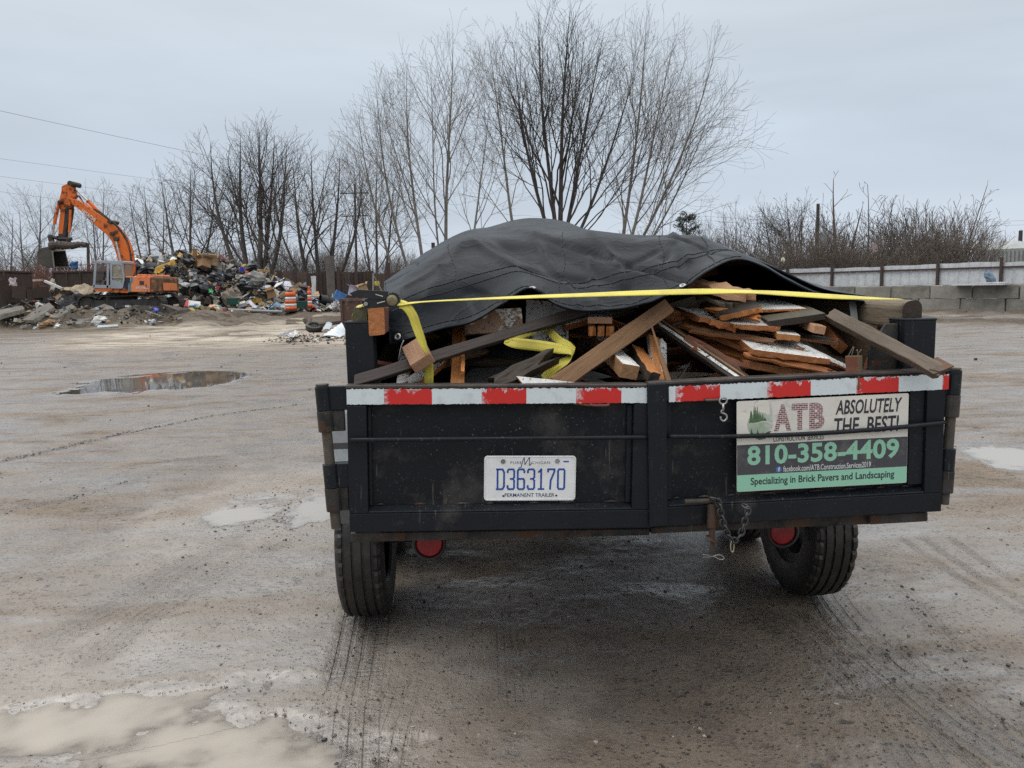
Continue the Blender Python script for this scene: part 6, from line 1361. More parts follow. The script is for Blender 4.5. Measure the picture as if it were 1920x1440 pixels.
# ------------------------------------------------------------------ the excavator
EXR = at(255, 587, 39.7)
exc = empty('excavator', EXR, 0, 'orange tracked excavator with a grey cab, bucket raised, on the rubble at the left', 'excavator')
orange = worn('faded_orange_paint', (.56, .125, .022), rust=(.05, .03, .02), dust=(.26, .09, .04), rustamt=.57, dustamt=.6, scale=1.3, rough=.5)
orange2 = worn('sun_faded_orange', (.62, .19, .075), rust=(.10, .06, .04), dust=(.42, .17, .09), rustamt=.60, dustamt=.6, scale=1.6, rough=.5)
muddy = worn('mud_caked_orange', (.085, .055, .034), rust=(.42, .15, .06), dust=(.13, .09, .06), rustamt=.56, dustamt=.55, scale=1.8, rough=.75)
cab_grey = worn('dull_cab_grey', (.26, .28, .31), rust=(.12, .10, .08), dust=(.36, .36, .36), rustamt=.72, dustamt=.62, scale=1.6, rough=.5)
greasy = plain('greasy_black_steel', (.022, .019, .017), .6, .5, 2.5, c2=(.05, .038, .028)); track_m = plain('muddy_track_steel', (.052, .046, .04), .75, .4, 4, c2=(.03, .027, .024))
mudst = plain('muddy_bucket_steel', (.075, .066, .055), .8, .5, 1.5, c2=(.045, .038, .031), bumpy=.6, bscale=6, bdist=.04); chrome = plain('chrome_rod', (.55, .55, .56), .25, .2, 8, metal=.7)
glass, t, b = newmat('dusty_cab_glass'); b.inputs['Base Color'].default_value = (.30, .27, .19, 1); b.inputs['Roughness'].default_value = .2; b.inputs['Alpha'].default_value = .72
glass2, t, b = newmat('clear_cab_glass'); b.inputs['Base Color'].default_value = (.12, .12, .12, 1); b.inputs['Roughness'].default_value = .08; b.inputs['Alpha'].default_value = .30
def ez(zx, zy, Y): return at(60 + zx / 5.54, 330 + zy / 5.54, Y) - EXR
def eprism(name, pts, y0, y1, mt, par=None, bevel=.0):
    mb = MB(); mb.prism([ez(x, y, y0) for x, y in pts], (0, y1 - y0, 0)); return mb.build(name, mt, par or exc, bevel=bevel)
def estad(cx0, cx1, cy, r_, y0, y1, k=14):
    c0, c1 = ez(cx0, cy, 38.55), ez(cx1, cy, 38.55); rr_ = r_ / 5.54 * 38.55 / FPX; out_ = []
    Lg = c1[0] - c0[0]; per = 2 * Lg + 2 * math.pi * rr_; n = 46
    for i in range(n):
        s_ = per * i / n
        if s_ < Lg: p = (c0[0] + s_, c0[2] + rr_ - .05 * math.sin(math.pi * s_ / Lg)); a = 0
        elif s_ < Lg + math.pi * rr_: q = (s_ - Lg) / rr_; p = (c1[0] + rr_ * math.sin(q), c1[2] + rr_ * math.cos(q)); a = q
        elif s_ < 2 * Lg + math.pi * rr_: u = s_ - Lg - math.pi * rr_; p = (c1[0] - u, c1[2] - rr_); a = math.pi
        else: q = (s_ - 2 * Lg - math.pi * rr_) / rr_; p = (c0[0] - rr_ * math.sin(q), c0[2] - rr_ * math.cos(q)); a = math.pi + q
        out_.append((p, a, per / n))
    return out_, c0, c1, rr_
for y0 in (38.55, 40.55):
    tk = empty('crawler_track'); tk.parent = exc
    sh, c0, c1, rr_ = estad(560, 1262, 1334, 88, y0, y0 + .6); mb = MB()
    for (p, a, ln) in sh:
        mb.box((p[0], y0 + .3 - EXR[1], p[1]), (ln * .93, .6, .05), roty(a)); q = roty(a) @ np.array([0, 0, .04]); mb.box((p[0] + q[0], y0 + .3 - EXR[1], p[1] + q[2]), (.035, .6, .05), roty(a))
    mb.build('track_shoes', track_m, tk)
    mb = MB(); yy = y0 + .12 - EXR[1]; mb.box2((c0[0] + rr_ * .75, yy, c0[2] - rr_ * .55), (c1[0] - rr_ * .75, yy + .36, c0[2] + rr_ * .45)); mb.build('track_frame', plain('track_frame_grey', (.065, .062, .058), .7, .4, 2), tk, bevel=.02)
    for c, nm in ((c0, 'idler_wheel'), (c1, 'sprocket')):
        mb = MB(); mb.lathe([(.0001, .0), (rr_ * .35, .0), (rr_ * .42, .05), (rr_ * .7, .05), (rr_ * .86, .02), (rr_ * .86, .36), (.0001, .36)], (c[0], yy - .04, c[2]), (0, 1, 0), 20); mb.build(nm, track_m, tk)
    for i in range(7): x = c0[0] + rr_ + (c1[0] - c0[0] - 2 * rr_) * i / 6; mb = MB(); mb.lathe([(.0001, 0), (.15, 0), (.15, .3), (.0001, .3)], (x, yy + .03, c0[2] - rr_ * .68), (0, 1, 0), 12); mb.build('roller', track_m, tk)
mb = MB(); c = ez(935, 1238, 39.85); mb.tube([c + [0, 0, -.28], c + [0, 0, .14]], .72, 28); mb.box2(c + [-.9, -1.05, -.45], c + [.9, 1.05, -.24]); mb.build('slew_ring', greasy, exc)
eprism('deck_frame', [(640, 1172), (965, 1168), (1010, 1205), (990, 1215), (660, 1196)], 38.35, 41.0, orange)
eprism('engine_house', [(962, 1042), (1226, 1046), (1226, 1208), (1006, 1204), (962, 1172)], 38.32, 41.05, [orange2], bevel=.03)
eprism('counterweight', [(1228, 1046), (1262, 1048), (1278, 1062), (1280, 1196), (1268, 1214), (1228, 1210)], 38.30, 41.08, muddy, bevel=.06)
eprism('engine_hood', [(1090, 1024), (1100, 1019), (1255, 1024), (1264, 1032), (1264, 1052), (1090, 1044)], 38.7, 40.6, orange2, bevel=.03)
mb = MB(); yy = 38.305
def eq(mb, pts, y, m=0): mb.add([ez(x, z, y) for x, z in pts], [tuple(range(len(pts)))], m)
eq(mb, [(962, 1054), (1018, 1055), (1018, 1108), (1000, 1110), (1000, 1190), (962, 1172)], 38.314, 0); eq(mb, [(1026, 1050), (1048, 1050), (1046, 1106), (1024, 1106)], 38.312, 1); eq(mb, [(1004, 1110), (1028, 1110), (1026, 1202), (1006, 1202)], 38.311, 1); eq(mb, [(1116, 1090), (1164, 1091), (1163, 1132), (1116, 1131)], 38.312, 2)
mb.build('side_stripe', [plain('stripe_navy', (.018, .02, .035), .5), plain('stripe_teal', (.03, .26, .33), .5), plain('grille_brown', (.075, .03, .03), .7), orange2], exc)
def equad(c, y):
    bl, br, tl, tr = [ez(*q, y) for q in c]
    return lambda u, v, l_=0.: (bl * (1 - u) + br * u) * (1 - v) + (tl * (1 - u) + tr * u) * v - np.array([0, l_, 0])
mb = MB(); put_text(mb, 'EX200LC', equad(((1080, 1172), (1216, 1174), (1080, 1148), (1216, 1150)), 38.308), 0, 0, 1, 1, 0, .04, 0); put_text(mb, 'HITACHI', equad(((514, 374), (648, 478), (528, 340), (664, 444)), 39.385), 0, 0, 1, 1, 0, .04, 0)
mb.build('lettering', plain('lettering_white', (.68, .66, .62), .5, .2, bumpy=0), exc)
mb = MB(); c_ = ez(1281, 1130, 38.30); mb.box2(c_ + [.0, .85, -.28], c_ + [.012, 2.45, .10]); mb.build('rear_plate', orange2, exc)
# cab
cb = empty('cab'); cb.parent = exc; Y0, Y1 = 38.32, 39.3
mb = MB()
def bar(a, b, w_): mb.tube(spline([ez(*q) for q in (a, b)], 2), w_, 6)
mb.prism([ez(x, z, Y0 - .02) for x, z in ((652, 884), (668, 876), (945, 882), (956, 890), (956, 910), (660, 902))], (0, Y1 - Y0 + .04, 0))
for Y in (Y0, Y1):
    for poly in ([(648, 900), (672, 900), (655, 1150), (630, 1150)], [(775, 902), (800, 902), (795, 1165), (772, 1165)], [(930, 908), (948, 908), (962, 1080), (942, 1168), (925, 1165)], [(632, 1130), (815, 1135), (815, 1168), (650, 1166)]):
        mb.prism([ez(x, z, Y) for x, z in poly], (0, .06, 0))
mb.prism([ez(x, z, Y0 + .08) for x, z in ((948, 1040), (962, 1042), (962, 1168), (940, 1168))], (0, Y1 - Y0 - .1, 0)); mb.prism([ez(x, z, Y0 + .08) for x, z in ((630, 1120), (650, 1120), (652, 1166), (640, 1166))], (0, Y1 - Y0 - .1, 0))
mb.build('cab_frame', cab_grey, cb, bevel=.012)
dr_ = empty('cab_door'); dr_.parent = cb
mb = MB(); o_p = [(815, 906), (915, 906), (936, 916), (962, 1080), (942, 1166), (922, 1170), (830, 1166), (815, 1150)]; i_p = [(832, 920), (908, 920), (925, 928), (946, 1048), (946, 1062), (940, 1118), (895, 1092), (832, 1080)]
oo = mb.add([ez(x, z, Y0 - .05) for x, z in o_p] + [ez(x, z, Y0 - .05) for x, z in i_p], [])
for i in range(8): j = (i + 1) % 8; mb.f.append((oo + i, oo + j, oo + 8 + j, oo + 8 + i)); mb.m.append(0)
eq(mb, [(826, 1046), (952, 1050), (952, 1060), (826, 1056)], Y0 - .052); mb.build('door_panel', cab_grey, dr_, solid=.03)
mb = MB(); eq(mb, [(829, 918), (912, 918), (930, 930), (948, 1048), (942, 1122), (895, 1096), (829, 1084)], Y0 - .02); mb.build('door_glass', glass, dr_)
for pl_p in ([(676, 910), (756, 910), (740, 1080), (662, 1100)], [(662, 1110), (740, 1090), (735, 1130), (660, 1130)]): mb = MB(); eq(mb, pl_p, Y0 + .02); mb.build('window_pane', glass2, cb)
mb = MB(); c_ = ez(950, 905, Y0); d_ = ez(958, 1040, Y0); mb.add([c_ + [0, .1, 0], c_ + [0, .9, 0], d_ + [0, .9, 0], d_ + [0, .1, 0]], [(0, 1, 2, 3)]); mb.build('window_pane', glass, cb)
mb = MB(); mb.box2(ez(745, 1130, 38.55), ez(820, 1090, 39.1)); mb.box2(ez(795, 1090, 38.55), ez(822, 1000, 39.1)); mb.box2(ez(700, 1166, 38.5), ez(720, 1080, 38.7)); mb.build('seat', greasy, cb, bevel=.02)
# boom, stick, bucket
up_ = [(398, 228), (430, 236), (480, 258), (560, 308), (630, 352), (700, 398), (760, 440), (820, 488), (865, 528), (905, 574), (940, 622), (970, 680), (992, 740), (1008, 800), (1018, 880), (1022, 960), (1020, 1030)]
lo_ = [(960, 1030), (905, 930), (888, 880), (872, 810), (850, 735), (825, 680), (795, 632), (760, 598), (700, 550), (640, 498), (585, 440), (540, 390), (490, 350), (450, 318), (420, 300), (404, 280)]
eprism('boom', up_ + lo_, 39.42, 39.98, orange, bevel=.03)
mb = MB(); 
for k, (off, yy) in enumerate(((8, 39.5), (18, 39.6), (6, 39.75), (26, 39.45), (14, 39.88))):
    P = [ez(x + off * .7 + 3 * math.sin(i * 1.3 + k * 2), z - off * .5 + 4 * math.sin(i * 1.9 + k), yy) for i, (x, z) in enumerate(up_[4:])]; mb.tube(spline(P, 3), .028, 6)
for a in ((445, 235, 470, 200, 525, 262), (455, 240, 490, 205, 540, 290), (380, 240, 405, 300, 300, 370), (275, 290, 330, 370, 372, 300)): mb.tube(spline([ez(a[0], a[1], 39.38), ez(a[2], a[3], 39.38), ez(a[4], a[5], 39.38)], 6), .022, 6)
mb.build('hydraulic_hose', greasy, exc)
eprism('stick', [(306, 106), (350, 84), (372, 74), (404, 84), (418, 130), (436, 216), (402, 240), (396, 300), (388, 360), (376, 440), (362, 520), (345, 600), (330, 640), (272, 630), (272, 540), (284, 440), (292, 370), (282, 330), (276, 258), (292, 200), (303, 160)], 39.5, 39.9, orange, bevel=.02)
eprism('stick_wear', [(345, 340), (392, 330), (378, 440), (364, 520), (346, 600), (330, 690), (268, 690), (272, 600), (318, 600), (330, 500)], 39.488, 39.912, greasy)
def cyl(a, b, f, r_, name='hydraulic_cylinder', Y=39.7, mt=orange):
    h = empty(name); h.parent = exc; a, b = ez(*a, Y), ez(*b, Y); c = a * (1 - f) + b * f
    mb = MB(); mb.tube([a, c], r_, 12); mb.tube([c - (c - a) * .03, c], r_ * 1.2, 12); mb.build('barrel', mt, h); mb = MB(); mb.tube([c, b], r_ * .55, 10); mb.build('rod', chrome, h)
cyl((800, 470), (405, 92), .56, .085); cyl((278, 280), (212, 610), .66, .075, Y=39.45); cyl((400, 350), (385, 640), .8, .06, Y=39.45)
cyl((985, 1150), (866, 655), .35, .085, Y=39.3); cyl((985, 1150), (866, 655), .35, .085, Y=40.1)
for x, z, r_ in ((866, 655, .12), (824, 602, .10), (392, 76, .13), (800, 474, .10), (278, 268, .08)): c = ez(x, z, 39.25); mb = MB(); mb.tube([c, c + [0, .85, 0]], r_, 12); mb.build('pivot_pin', greasy, exc)
mb = MB(); mb.tube([ez(178, 620, 39.5), ez(290, 655, 39.5), ez(412, 652, 39.5)], .09, 8); mb.tube([ez(190, 620, 39.5), ez(215, 720, 39.5)], .14, 8); mb.tube([ez(380, 655, 39.5), ez(375, 705, 39.5)], .12, 8); mb.box2(ez(262, 690, 39.35), ez(330, 630, 40.0)); mb.build('bucket_link', greasy, exc)
bk = empty('bucket'); bk.parent = exc
back = [(152, 742), (190, 716), (235, 712), (300, 716), (348, 742)]
prof_ = [(212, 780), (160, 740), (95, 752), (56, 790), (52, 830), (66, 876), (100, 920), (150, 945), (228, 952)]
mb = MB(); n = len(prof_); o = mb.add([ez(x, z, 39.05) for x, z in prof_] + [ez(x + (128 if i == 0 else 150 if i == n - 1 else 120), z - 4, 40.35) for i, (x, z) in enumerate(prof_)], [])
for i in range(n - 1): mb.f.append((o + i, o + i + 1, o + n + i + 1, o + n + i)); mb.m.append(0)
mb.f.append(tuple(o + i for i in range(n))); mb.m.append(0); mb.f.append(tuple(o + n + i for i in reversed(range(n)))); mb.m.append(0)
mb.build('bucket_shell', mudst, bk, solid=.05)
mb = MB(); mb.tube([ez(212, 782, 39.03), ez(230, 952, 39.03), ez(385, 948, 40.33), ez(342, 776, 40.33), ez(212, 782, 39.03)], .035, 6); mb.build('cutting_edge', plain('worn_bright_edge', (.23, .22, .2), .6, .3, 4), bk)
for k in range(5): f = k / 4; a = ez(230, 952, 39.03) * (1 - f) + ez(385, 948, 40.33) * f; mb = MB(); mb.prism([a + [-.05, -.05, 0], a + [.05, -.05, 0], a + [.06, -.05, -.16]], (0, .1, 0)); mb.build('tooth', mudst, bk)
mb = MB(); P = spline([ez(190, 728, 39.2), ez(260, 715, 39.2), ez(350, 722, 39.1), ez(430, 722, 39.0), ez(500, 708, 38.95), ez(568, 716, 38.9)], 6); rr = random.Random(3); mb.tube(P, [.2 * (1 - .6 * i / len(P)) * rr.uniform(.75, 1.25) + .03 for i in range(len(P))], 9); tag(mb.build('tree_log', wood('muddy_log_wood', (.07, .055, .04), (.045, .035, .026), stain=.55)), 'muddy broken log lying across the raised excavator bucket', 'log').location = tuple(EXR)

# ------------------------------------------------------------------ the rubbish heap
HP = [(-80, 530), (0, 533), (60, 545), (120, 541), (200, 536), (240, 500), (262, 487), (300, 482), (340, 479), (380, 480), (408, 485), (432, 499), (462, 503), (492, 512), (520, 530), (552, 544), (600, 562), (645, 572)]
HX = np.array([at(p[0], p[1], 47.5)[0] for p in HP]); HZ = np.array([at(p[0], p[1], 47.5)[2] for p in HP])
def heap_z(x, y):
    x = np.asarray(x, float); y = np.asarray(y, float); zt = np.interp(x, HX, HZ, 0, 0); v = (y - 47.8) / np.where(y < 47.8, 4.4, 7.0)
    k = np.clip(1 - np.abs(v), 0, 1); k = k * k * (3 - 2 * k) * .45 + k * .55
    return g0(x, y) * (1 - k) + zt * k + .22 * fbm(x * .8, y * .8, 51, 3) * k
PALS = [('black_refuse', (.016, .017, .02), .35, 24), ('charcoal_refuse', (.04, .04, .042), .6, 13), ('brown_refuse', (.10, .066, .042), .8, 11), ('tan_refuse', (.30, .21, .13), .8, 10), ('wood_refuse', (.34, .22, .11), .8, 7),
        ('white_refuse', (.62, .62, .60), .6, 12), ('grey_refuse', (.27, .27, .265), .7, 9), ('cream_refuse', (.48, .44, .34), .7, 5), ('blue_refuse', (.05, .12, .38), .5, 2), ('sky_refuse', (.22, .40, .55), .5, 2), ('red_refuse', (.42, .035, .03), .5, 2),
        ('green_refuse', (.03, .22, .09), .5, 1), ('yellow_refuse', (.50, .30, .045), .6, 2), ('teal_refuse', (.03, .27, .30), .5, 1), ('pink_refuse', (.5, .25, .27), .6, 1), ('purple_refuse', (.22, .17, .42), .6, 1)]
PMAT = [plain(n_, c_, r_, .35, 5, bumpy=.2, bscale=14, bdist=.02) for n_, c_, r_, _ in PALS]; PW_ = [p[3] for p in PALS]
dirt_m = plain('dark_rubble_dirt', (.060, .050, .041), .85, .5, 1.5, c2=(.13, .115, .098), bumpy=.8, bscale=5, bdist=.06)
def bits(mb, rr, n, pos, smin, smax, weights, off=0):
    for _ in range(n):
        p = pos(rr)
        if p is None: continue
        m_ = off + rr.choices(range(len(PALS)), weights)[0]; s_ = smin * (smax / smin) ** (rr.random() ** 1.6); kind = rr.random(); Rm = rotz(rr.uniform(0, 6.28)) @ rotx(rr.gauss(0, .6)) @ roty(rr.gauss(0, .5)); p = np.asarray(p)
        if kind < .34:                                                    # bent sheet
            a, b = s_ * rr.uniform(.5, 1.2), s_ * rr.uniform(.4, 1.); bend = rr.uniform(-.5, .5) * s_; V = []
            for i in (-1, 0, 1):
                for j in (-1, 0, 1): V.append(Rm @ np.array([a * i * .5, b * j * .5, bend * (i * i) * .4 + rr.uniform(-.1, .1) * s_]) + p)
            o = mb.add(V, [(0, 1, 4, 3), (1, 2, 5, 4), (3, 4, 7, 6), (4, 5, 8, 7)], m_)
        elif kind < .62:                                                  # crumpled lump
            V = []
            for (x, y, z) in ((1, 0, 0), (-1, 0, 0), (0, 1, 0), (0, -1, 0), (0, 0, 1), (0, 0, -1), (.6, .6, .5), (-.6, .6, .5), (-.6, -.6, .5), (.6, -.6, .5)):
                k = rr.uniform(.55, 1.25) * s_ * .5; V.append(Rm @ np.array([x * k * 1.2, y * k, z * k * .7]) + p)
            mb.add(V, [(0, 6, 9), (6, 0, 2), (2, 7, 6), (7, 2, 1), (1, 8, 7), (8, 1, 3), (3, 9, 8), (9, 3, 0), (4, 6, 7), (4, 7, 8), (4, 8, 9), (4, 9, 6), (5, 2, 0), (5, 1, 2), (5, 3, 1), (5, 0, 3)], m_)
        elif kind < .82: mb.box(p, (s_ * rr.uniform(1.5, 3.2), s_ * .16, s_ * .08), Rm, m_)   # stick, lath
        else: mb.box(p, (s_, s_ * rr.uniform(.4, .9), s_ * rr.uniform(.15, .7)), Rm, m_)     # box
rr = random.Random(77); mb = MB(); gx = np.linspace(-38, -9.5, 96); gy = np.linspace(42.5, 56, 48); XX, YY = np.meshgrid(gx, gy); ZZ = heap_z(XX, YY); edge = (heap_z(XX, YY) - g0(XX, YY)) < .02
ZZ = np.where(edge, ZZ - .15, ZZ) + .10 * fbm(XX * 2.2, YY * 2.2, 53, 3); mb.grid(np.stack([XX, YY, ZZ], -1))
def hp(rr):
    x = rr.uniform(-33, -10.2) if rr.random() < .3 else rr.uniform(-25, -10.5); y = rr.uniform(43.2, 49.5); z = float(heap_z(x, y)); return (x, y, z + rr.uniform(-.02, .14))
bits(mb, rr, 5200, hp, .10, .75, PW_, 1)
tag(mb.build('rubbish_heap', [dirt_m] + PMAT), 'tall heap of mixed household rubbish behind the excavator', 'rubbish', kind='stuff')
mb = MB()
def flat1(rr):
    px = rr.uniform(300, 655); Y = rr.uniform(39.5, 44.5); p = at(px, 560, Y)
    return (p[0], Y, max(float(g0(p[0], Y)), 0) + rr.uniform(0, .22 if Y > 41 else .08))
bits(mb, rr, 1300, flat1, .07, .55, PW_)
def bank(rr):
    px = rr.uniform(-10, 335); Y = 35.2 + 5.5 * rr.random() ** 1.1; p = at(px, 560, Y); return (p[0], Y, float(g0(p[0], Y)) + .12 * rr.random() + .1)
wb = [16, 26, 24, 7, 4, 5, 18, 3, .5, .5, .4, .2, .3, .1, .3, .1]
bits(mb, rr, 900, bank, .04, .30, wb)
def back_(rr):
    px = rr.uniform(-20, 235); Y = rr.uniform(40, 45); p = at(px, 560, Y); return (p[0], Y, float(heap_z(p[0], Y)) + rr.uniform(0, .45))
bits(mb, rr, 900, back_, .10, .75, wb)
tag(mb.build('scattered_rubbish', PMAT), 'scattered small rubbish and rubble on the ground around the heap', 'rubbish', kind='stuff')
mb = MB()
def near_l(rr):
    px = rr.gauss(585, 38); Y = rr.gauss(25.2, 1.2); p = at(min(px, 660), 560, Y); return (p[0], Y, float(g0(p[0], Y)) + .02)
bits(mb, rr, 420, near_l, .025, .17, [20, 18, 16, 8, 4, 14, 16, 6, 0, 1, .4, .8, .2, 0, 0, 0])
def near_r(rr):
    s_ = rr.uniform(-10, 9); d = rr.gauss(-1.3, .55); p = WA + WD * s_ + WN * d; return (p[0], p[1], float(g0(*p)) + .06)
bits(mb, rr, 500, near_r, .03, .2, [22, 22, 20, 6, 4, 9, 18, 4, .3, .3, .8, 0, 0, 0, 0, 0])
def yard(rr):
    px = rr.uniform(-50, 640) if rr.random() < .65 else rr.uniform(1790, 1990); Y = 9 + 24 * rr.random(); p = at(px, 560, Y); return (p[0], Y, float(g0(p[0], Y)) + .008)
bits(mb, rr, 160, yard, .015, .07, [20, 18, 16, 5, 4, 10, 18, 4, 0, 0, .5, 0, 0, 0, 0, 0])
tag(mb.build('scattered_litter', PMAT), 'litter scattered over the yard near the tyre and the block wall', 'litter', kind='stuff')
# pebbles on the wet ground near the trailer
mb = MB(); rr = random.Random(5); ICO = [(0, 0, 1), (.9, 0, .4), (.28, .85, .4), (-.72, .53, .4), (-.72, -.53, .4), (.28, -.85, .4), (.72, .53, -.4), (-.28, .85, -.4), (-.9, 0, -.4), (-.28, -.85, -.4), (.72, -.53, -.4)]
IF = [(0, 1, 2), (0, 2, 3), (0, 3, 4), (0, 4, 5), (0, 5, 1), (1, 6, 2), (2, 7, 3), (3, 8, 4), (4, 9, 5), (5, 10, 1), (6, 7, 2), (7, 8, 3), (8, 9, 4), (9, 10, 5), (10, 6, 1)]
for k in list(range(0, 1500, 3)) + list(range(1500, 1900, 4)) + list(range(1900, 2150, 5)) + list(range(2150, 2600, 2)):                                     # clods pressed out along the old ruts
    pts = ((0, 865), (130, 835), (260, 806), (400, 780), (560, 757)) if k < 1500 else ((-60, 975), (120, 938), (240, 903), (420, 875)) if k < 1900 else ((1690, 1105), (1740, 1165), (1810, 1250)) if k < 2150 else ((430, 985), (500, 965), (560, 985), (600, 960))
    u = rr.random() * (len(pts) - 1); i = int(u); q = ground(pts[i][0] + (pts[i + 1][0] - pts[i][0]) * (u - i), pts[i][1] + (pts[i + 1][1] - pts[i][1]) * (u - i)); sp_ = .05 if k < 2150 else .12; x, y = q[0] + rr.gauss(0, sp_), q[1] + rr.gauss(0, sp_)
    s_ = .0025 * (5 ** (rr.random() ** 1.8)); z = float(gh(np.array([x]), np.array([y]))[0][0]) - .004; q = rotz(rr.uniform(0, 6)); mb.add([q @ (np.array(v) * [s_ * rr.uniform(.8, 2.), s_ * rr.uniform(.7, 1.3), s_ * rr.uniform(.5, .9)]) + [x, y, z + s_ * .3] for v in ICO], IF, rr.choices((0, 1), (4, 1))[0])
for k in range(5200):
    a = rr.uniform(-40, 38); d_ = 1.7 * (9.0 / 1.7) ** rr.random(); x, y = d_ * math.sin(R(a)), d_ * math.cos(R(a))
    if rr.random() < .12: q = ground(rr.gauss(545, 45), rr.gauss(955, 30)); x, y = q[0], q[1]
    dens = fbm(np.array([x * .9]), np.array([y * .9]), 91, 2)[0]
    if dens < -.12 and rr.random() < .75: continue
    s_ = .0016 * (5.2 ** (rr.random() ** 2.2)) * (1 + .05 * d_); z = -.002 + .02 * fbm(np.array([x * .7]), np.array([y * .7]), 5, 4)[0] + .006 * fbm(np.array([x * 5]), np.array([y * 5]), 8, 3)[0] - float(pud_field(np.array([x]), np.array([y]))[0])
    q = rotz(rr.uniform(0, 6)); mb.add([q @ (np.array(v) * [s_ * rr.uniform(.8, 1.6), s_ * rr.uniform(.7, 1.2), s_ * rr.uniform(.5, .9)]) + [x, y, z + s_ * .3] for v in ICO], IF, rr.choices((0, 1, 2), (6, 5, 1.2))[0])
tag(mb.build('gravel', [plain('dark_wet_pebble', (.05, .043, .036), .3, .3, 60, bumpy=0), plain('brown_pebble', (.15, .125, .10), .45, .3, 60, bumpy=0), plain('pale_pebble', (.42, .39, .34), .5, .3, 60, bumpy=0)]), 'small stones strewn on the wet ground', 'gravel', kind='stuff')

# ------------------------------------------------------------------ single pieces of rubbish and debris
card = plain('wet_cardboard', (.33, .20, .10), .85, .3, 5, c2=(.22, .13, .07)); card2 = plain('pale_cardboard', (.42, .29, .17), .85, .3, 5); yell_cl = plain('mustard_cloth', (.44, .26, .045), .85, .3, 4, c2=(.30, .17, .03)); greyfab = plain('grey_fabric', (.24, .235, .22), .9, .3, 3)
gtub = plain('dark_green_plastic', (.012, .085, .062), .4, .2, 5); bluep = plain('blue_plastic', (.07, .20, .50), .45, .3, 5); palewood = plain('pale_sawn_wood', (.40, .29, .16), .8, .3, 4); whitep = plain('white_board_paint', (.62, .62, .6), .6, .2, 5)
def onY(px, py, Y): return at(px, py, Y)
def cbox(px, py, Y, w_, h_, d_, rot, mt, label, name='cardboard_box', cat='box', flaps=True, seed=1):
    rr = random.Random(seed); mb = MB(); t_ = .012
    mb.box((0, 0, -h_ / 2 + t_ / 2), (w_, d_, t_)); mb.box((0, -d_ / 2 + t_ / 2, t_ / 2), (w_, t_, h_ - t_)); mb.box((0, d_ / 2 - t_ / 2, t_ / 2), (w_, t_, h_ - t_)); mb.box((-w_ / 2 + t_ / 2, 0, t_ / 2), (t_, d_ - 2 * t_, h_ - t_)); mb.box((w_ / 2 - t_ / 2, 0, t_ / 2), (t_, d_ - 2 * t_, h_ - t_))
    if flaps:
        for s_ in (-1, 1): a = rr.uniform(.2, 1.2); mb.box((0, s_ * (d_ / 2 + .22 * d_ * math.cos(a)), h_ / 2 + .22 * d_ * math.sin(a)), (w_ * .97, d_ * .44, t_), rotx(s_ * a)); mb.box((s_ * (w_ / 2 + .2 * w_ * math.cos(a)), 0, h_ / 2 + .2 * w_ * math.sin(a)), (w_ * .4, d_ * .97, t_), roty(-s_ * a))
    o = mb.build(name, mt); o.location = tuple(onY(px, py, Y)); o.rotation_euler = rot; return tag(o, label, cat)
def sheet(quad, Y, mt, label, name='flat_sheet', cat='panel', dy=(0, 0, .3, .3), th=.03, wav=0., n=10, group=None):
    """a sheet given by four photo corners (bottom-left, bottom-right, top-right, top-left); dy moves each corner away from the viewer"""
    q = [at(p[0], p[1], Y + d_) for p, d_ in zip(quad, dy)]; c = sum(q) / 4; rows = []; rr = random.Random(int(abs(quad[0][0] * 7 + quad[0][1])))
    ph = [rr.uniform(0, 6) for _ in range(6)]
    nn_ = np.cross(q[1] - q[0], q[3] - q[0]); nn_ /= np.linalg.norm(nn_)
    for i in range(n + 1):
        v = i / n; row = []
        for j in range(n + 1):
            u = j / n; p = (q[0] * (1 - u) + q[1] * u) * (1 - v) + (q[3] * (1 - u) + q[2] * u) * v - c
            if wav: p = p + nn_ * wav * (math.sin(u * 7 + ph[0] + v * 3) + .7 * math.sin(v * 9 + ph[1] - u * 4) + .5 * math.sin(u * 17 + v * 13 + ph[2])) + wav * .5 * np.array([math.sin(v * 8 + ph[3]), 0, math.sin(u * 9 + ph[4])])
            row.append(p)
        rows.append(row)
    mb = MB(); mb.grid(rows); o = mb.build(name, mt, smooth=wav > 0, solid=th); o.location = tuple(c); return tag(o, label, cat, group)
def stickp(a, b, r_, mt, label, name='plank', cat='plank', flat=1.0):
    A, B = at(*a), at(*b); d = B - A; Ln = np.linalg.norm(d); d /= Ln; e = np.cross(d, (0, 1., 0)); e /= np.linalg.norm(e); f = np.cross(e, d); M = np.stack([d, f, e], 1)
    mb = MB(); mb.box((0, 0, 0), (Ln, r_ * 2 * flat, r_ * 2), M); o = mb.build(name, mt, bevel=r_ * .15); o.location = tuple((A + B) / 2); return tag(o, label, cat)
HB = 'pieces on the rubbish heap'
sheet([(284, 514), (302, 513), (331, 493), (322, 486)], 44.6, yell_cl, 'mustard yellow cloth sliding down the left slope of the heap', 'cloth', 'cloth', (0, 0, 1.6, 1.7), .04, .12)
sheet([(333, 487), (382, 489), (380, 479), (336, 477)], 46.6, yell_cl, 'mustard yellow cloth draped over the very top of the heap', 'cloth', 'cloth', (0, 0, .8, .8), .04, .10)
stickp((367, 499, 46.2), (364.5, 466, 46.3), .10, w_tan, 'brown wooden post sticking up from the top of the heap', 'wooden_post', 'post')
cbox(398, 490, 46.3, .62, .42, .5, (.1, .15, .2), card2, 'pale cardboard box at the right shoulder of the heap', seed=2); cbox(383, 494, 45.9, .55, .5, .5, (-.2, .3, .9), card, 'crumpled brown cardboard box just left of the pale box on the heap', seed=3)
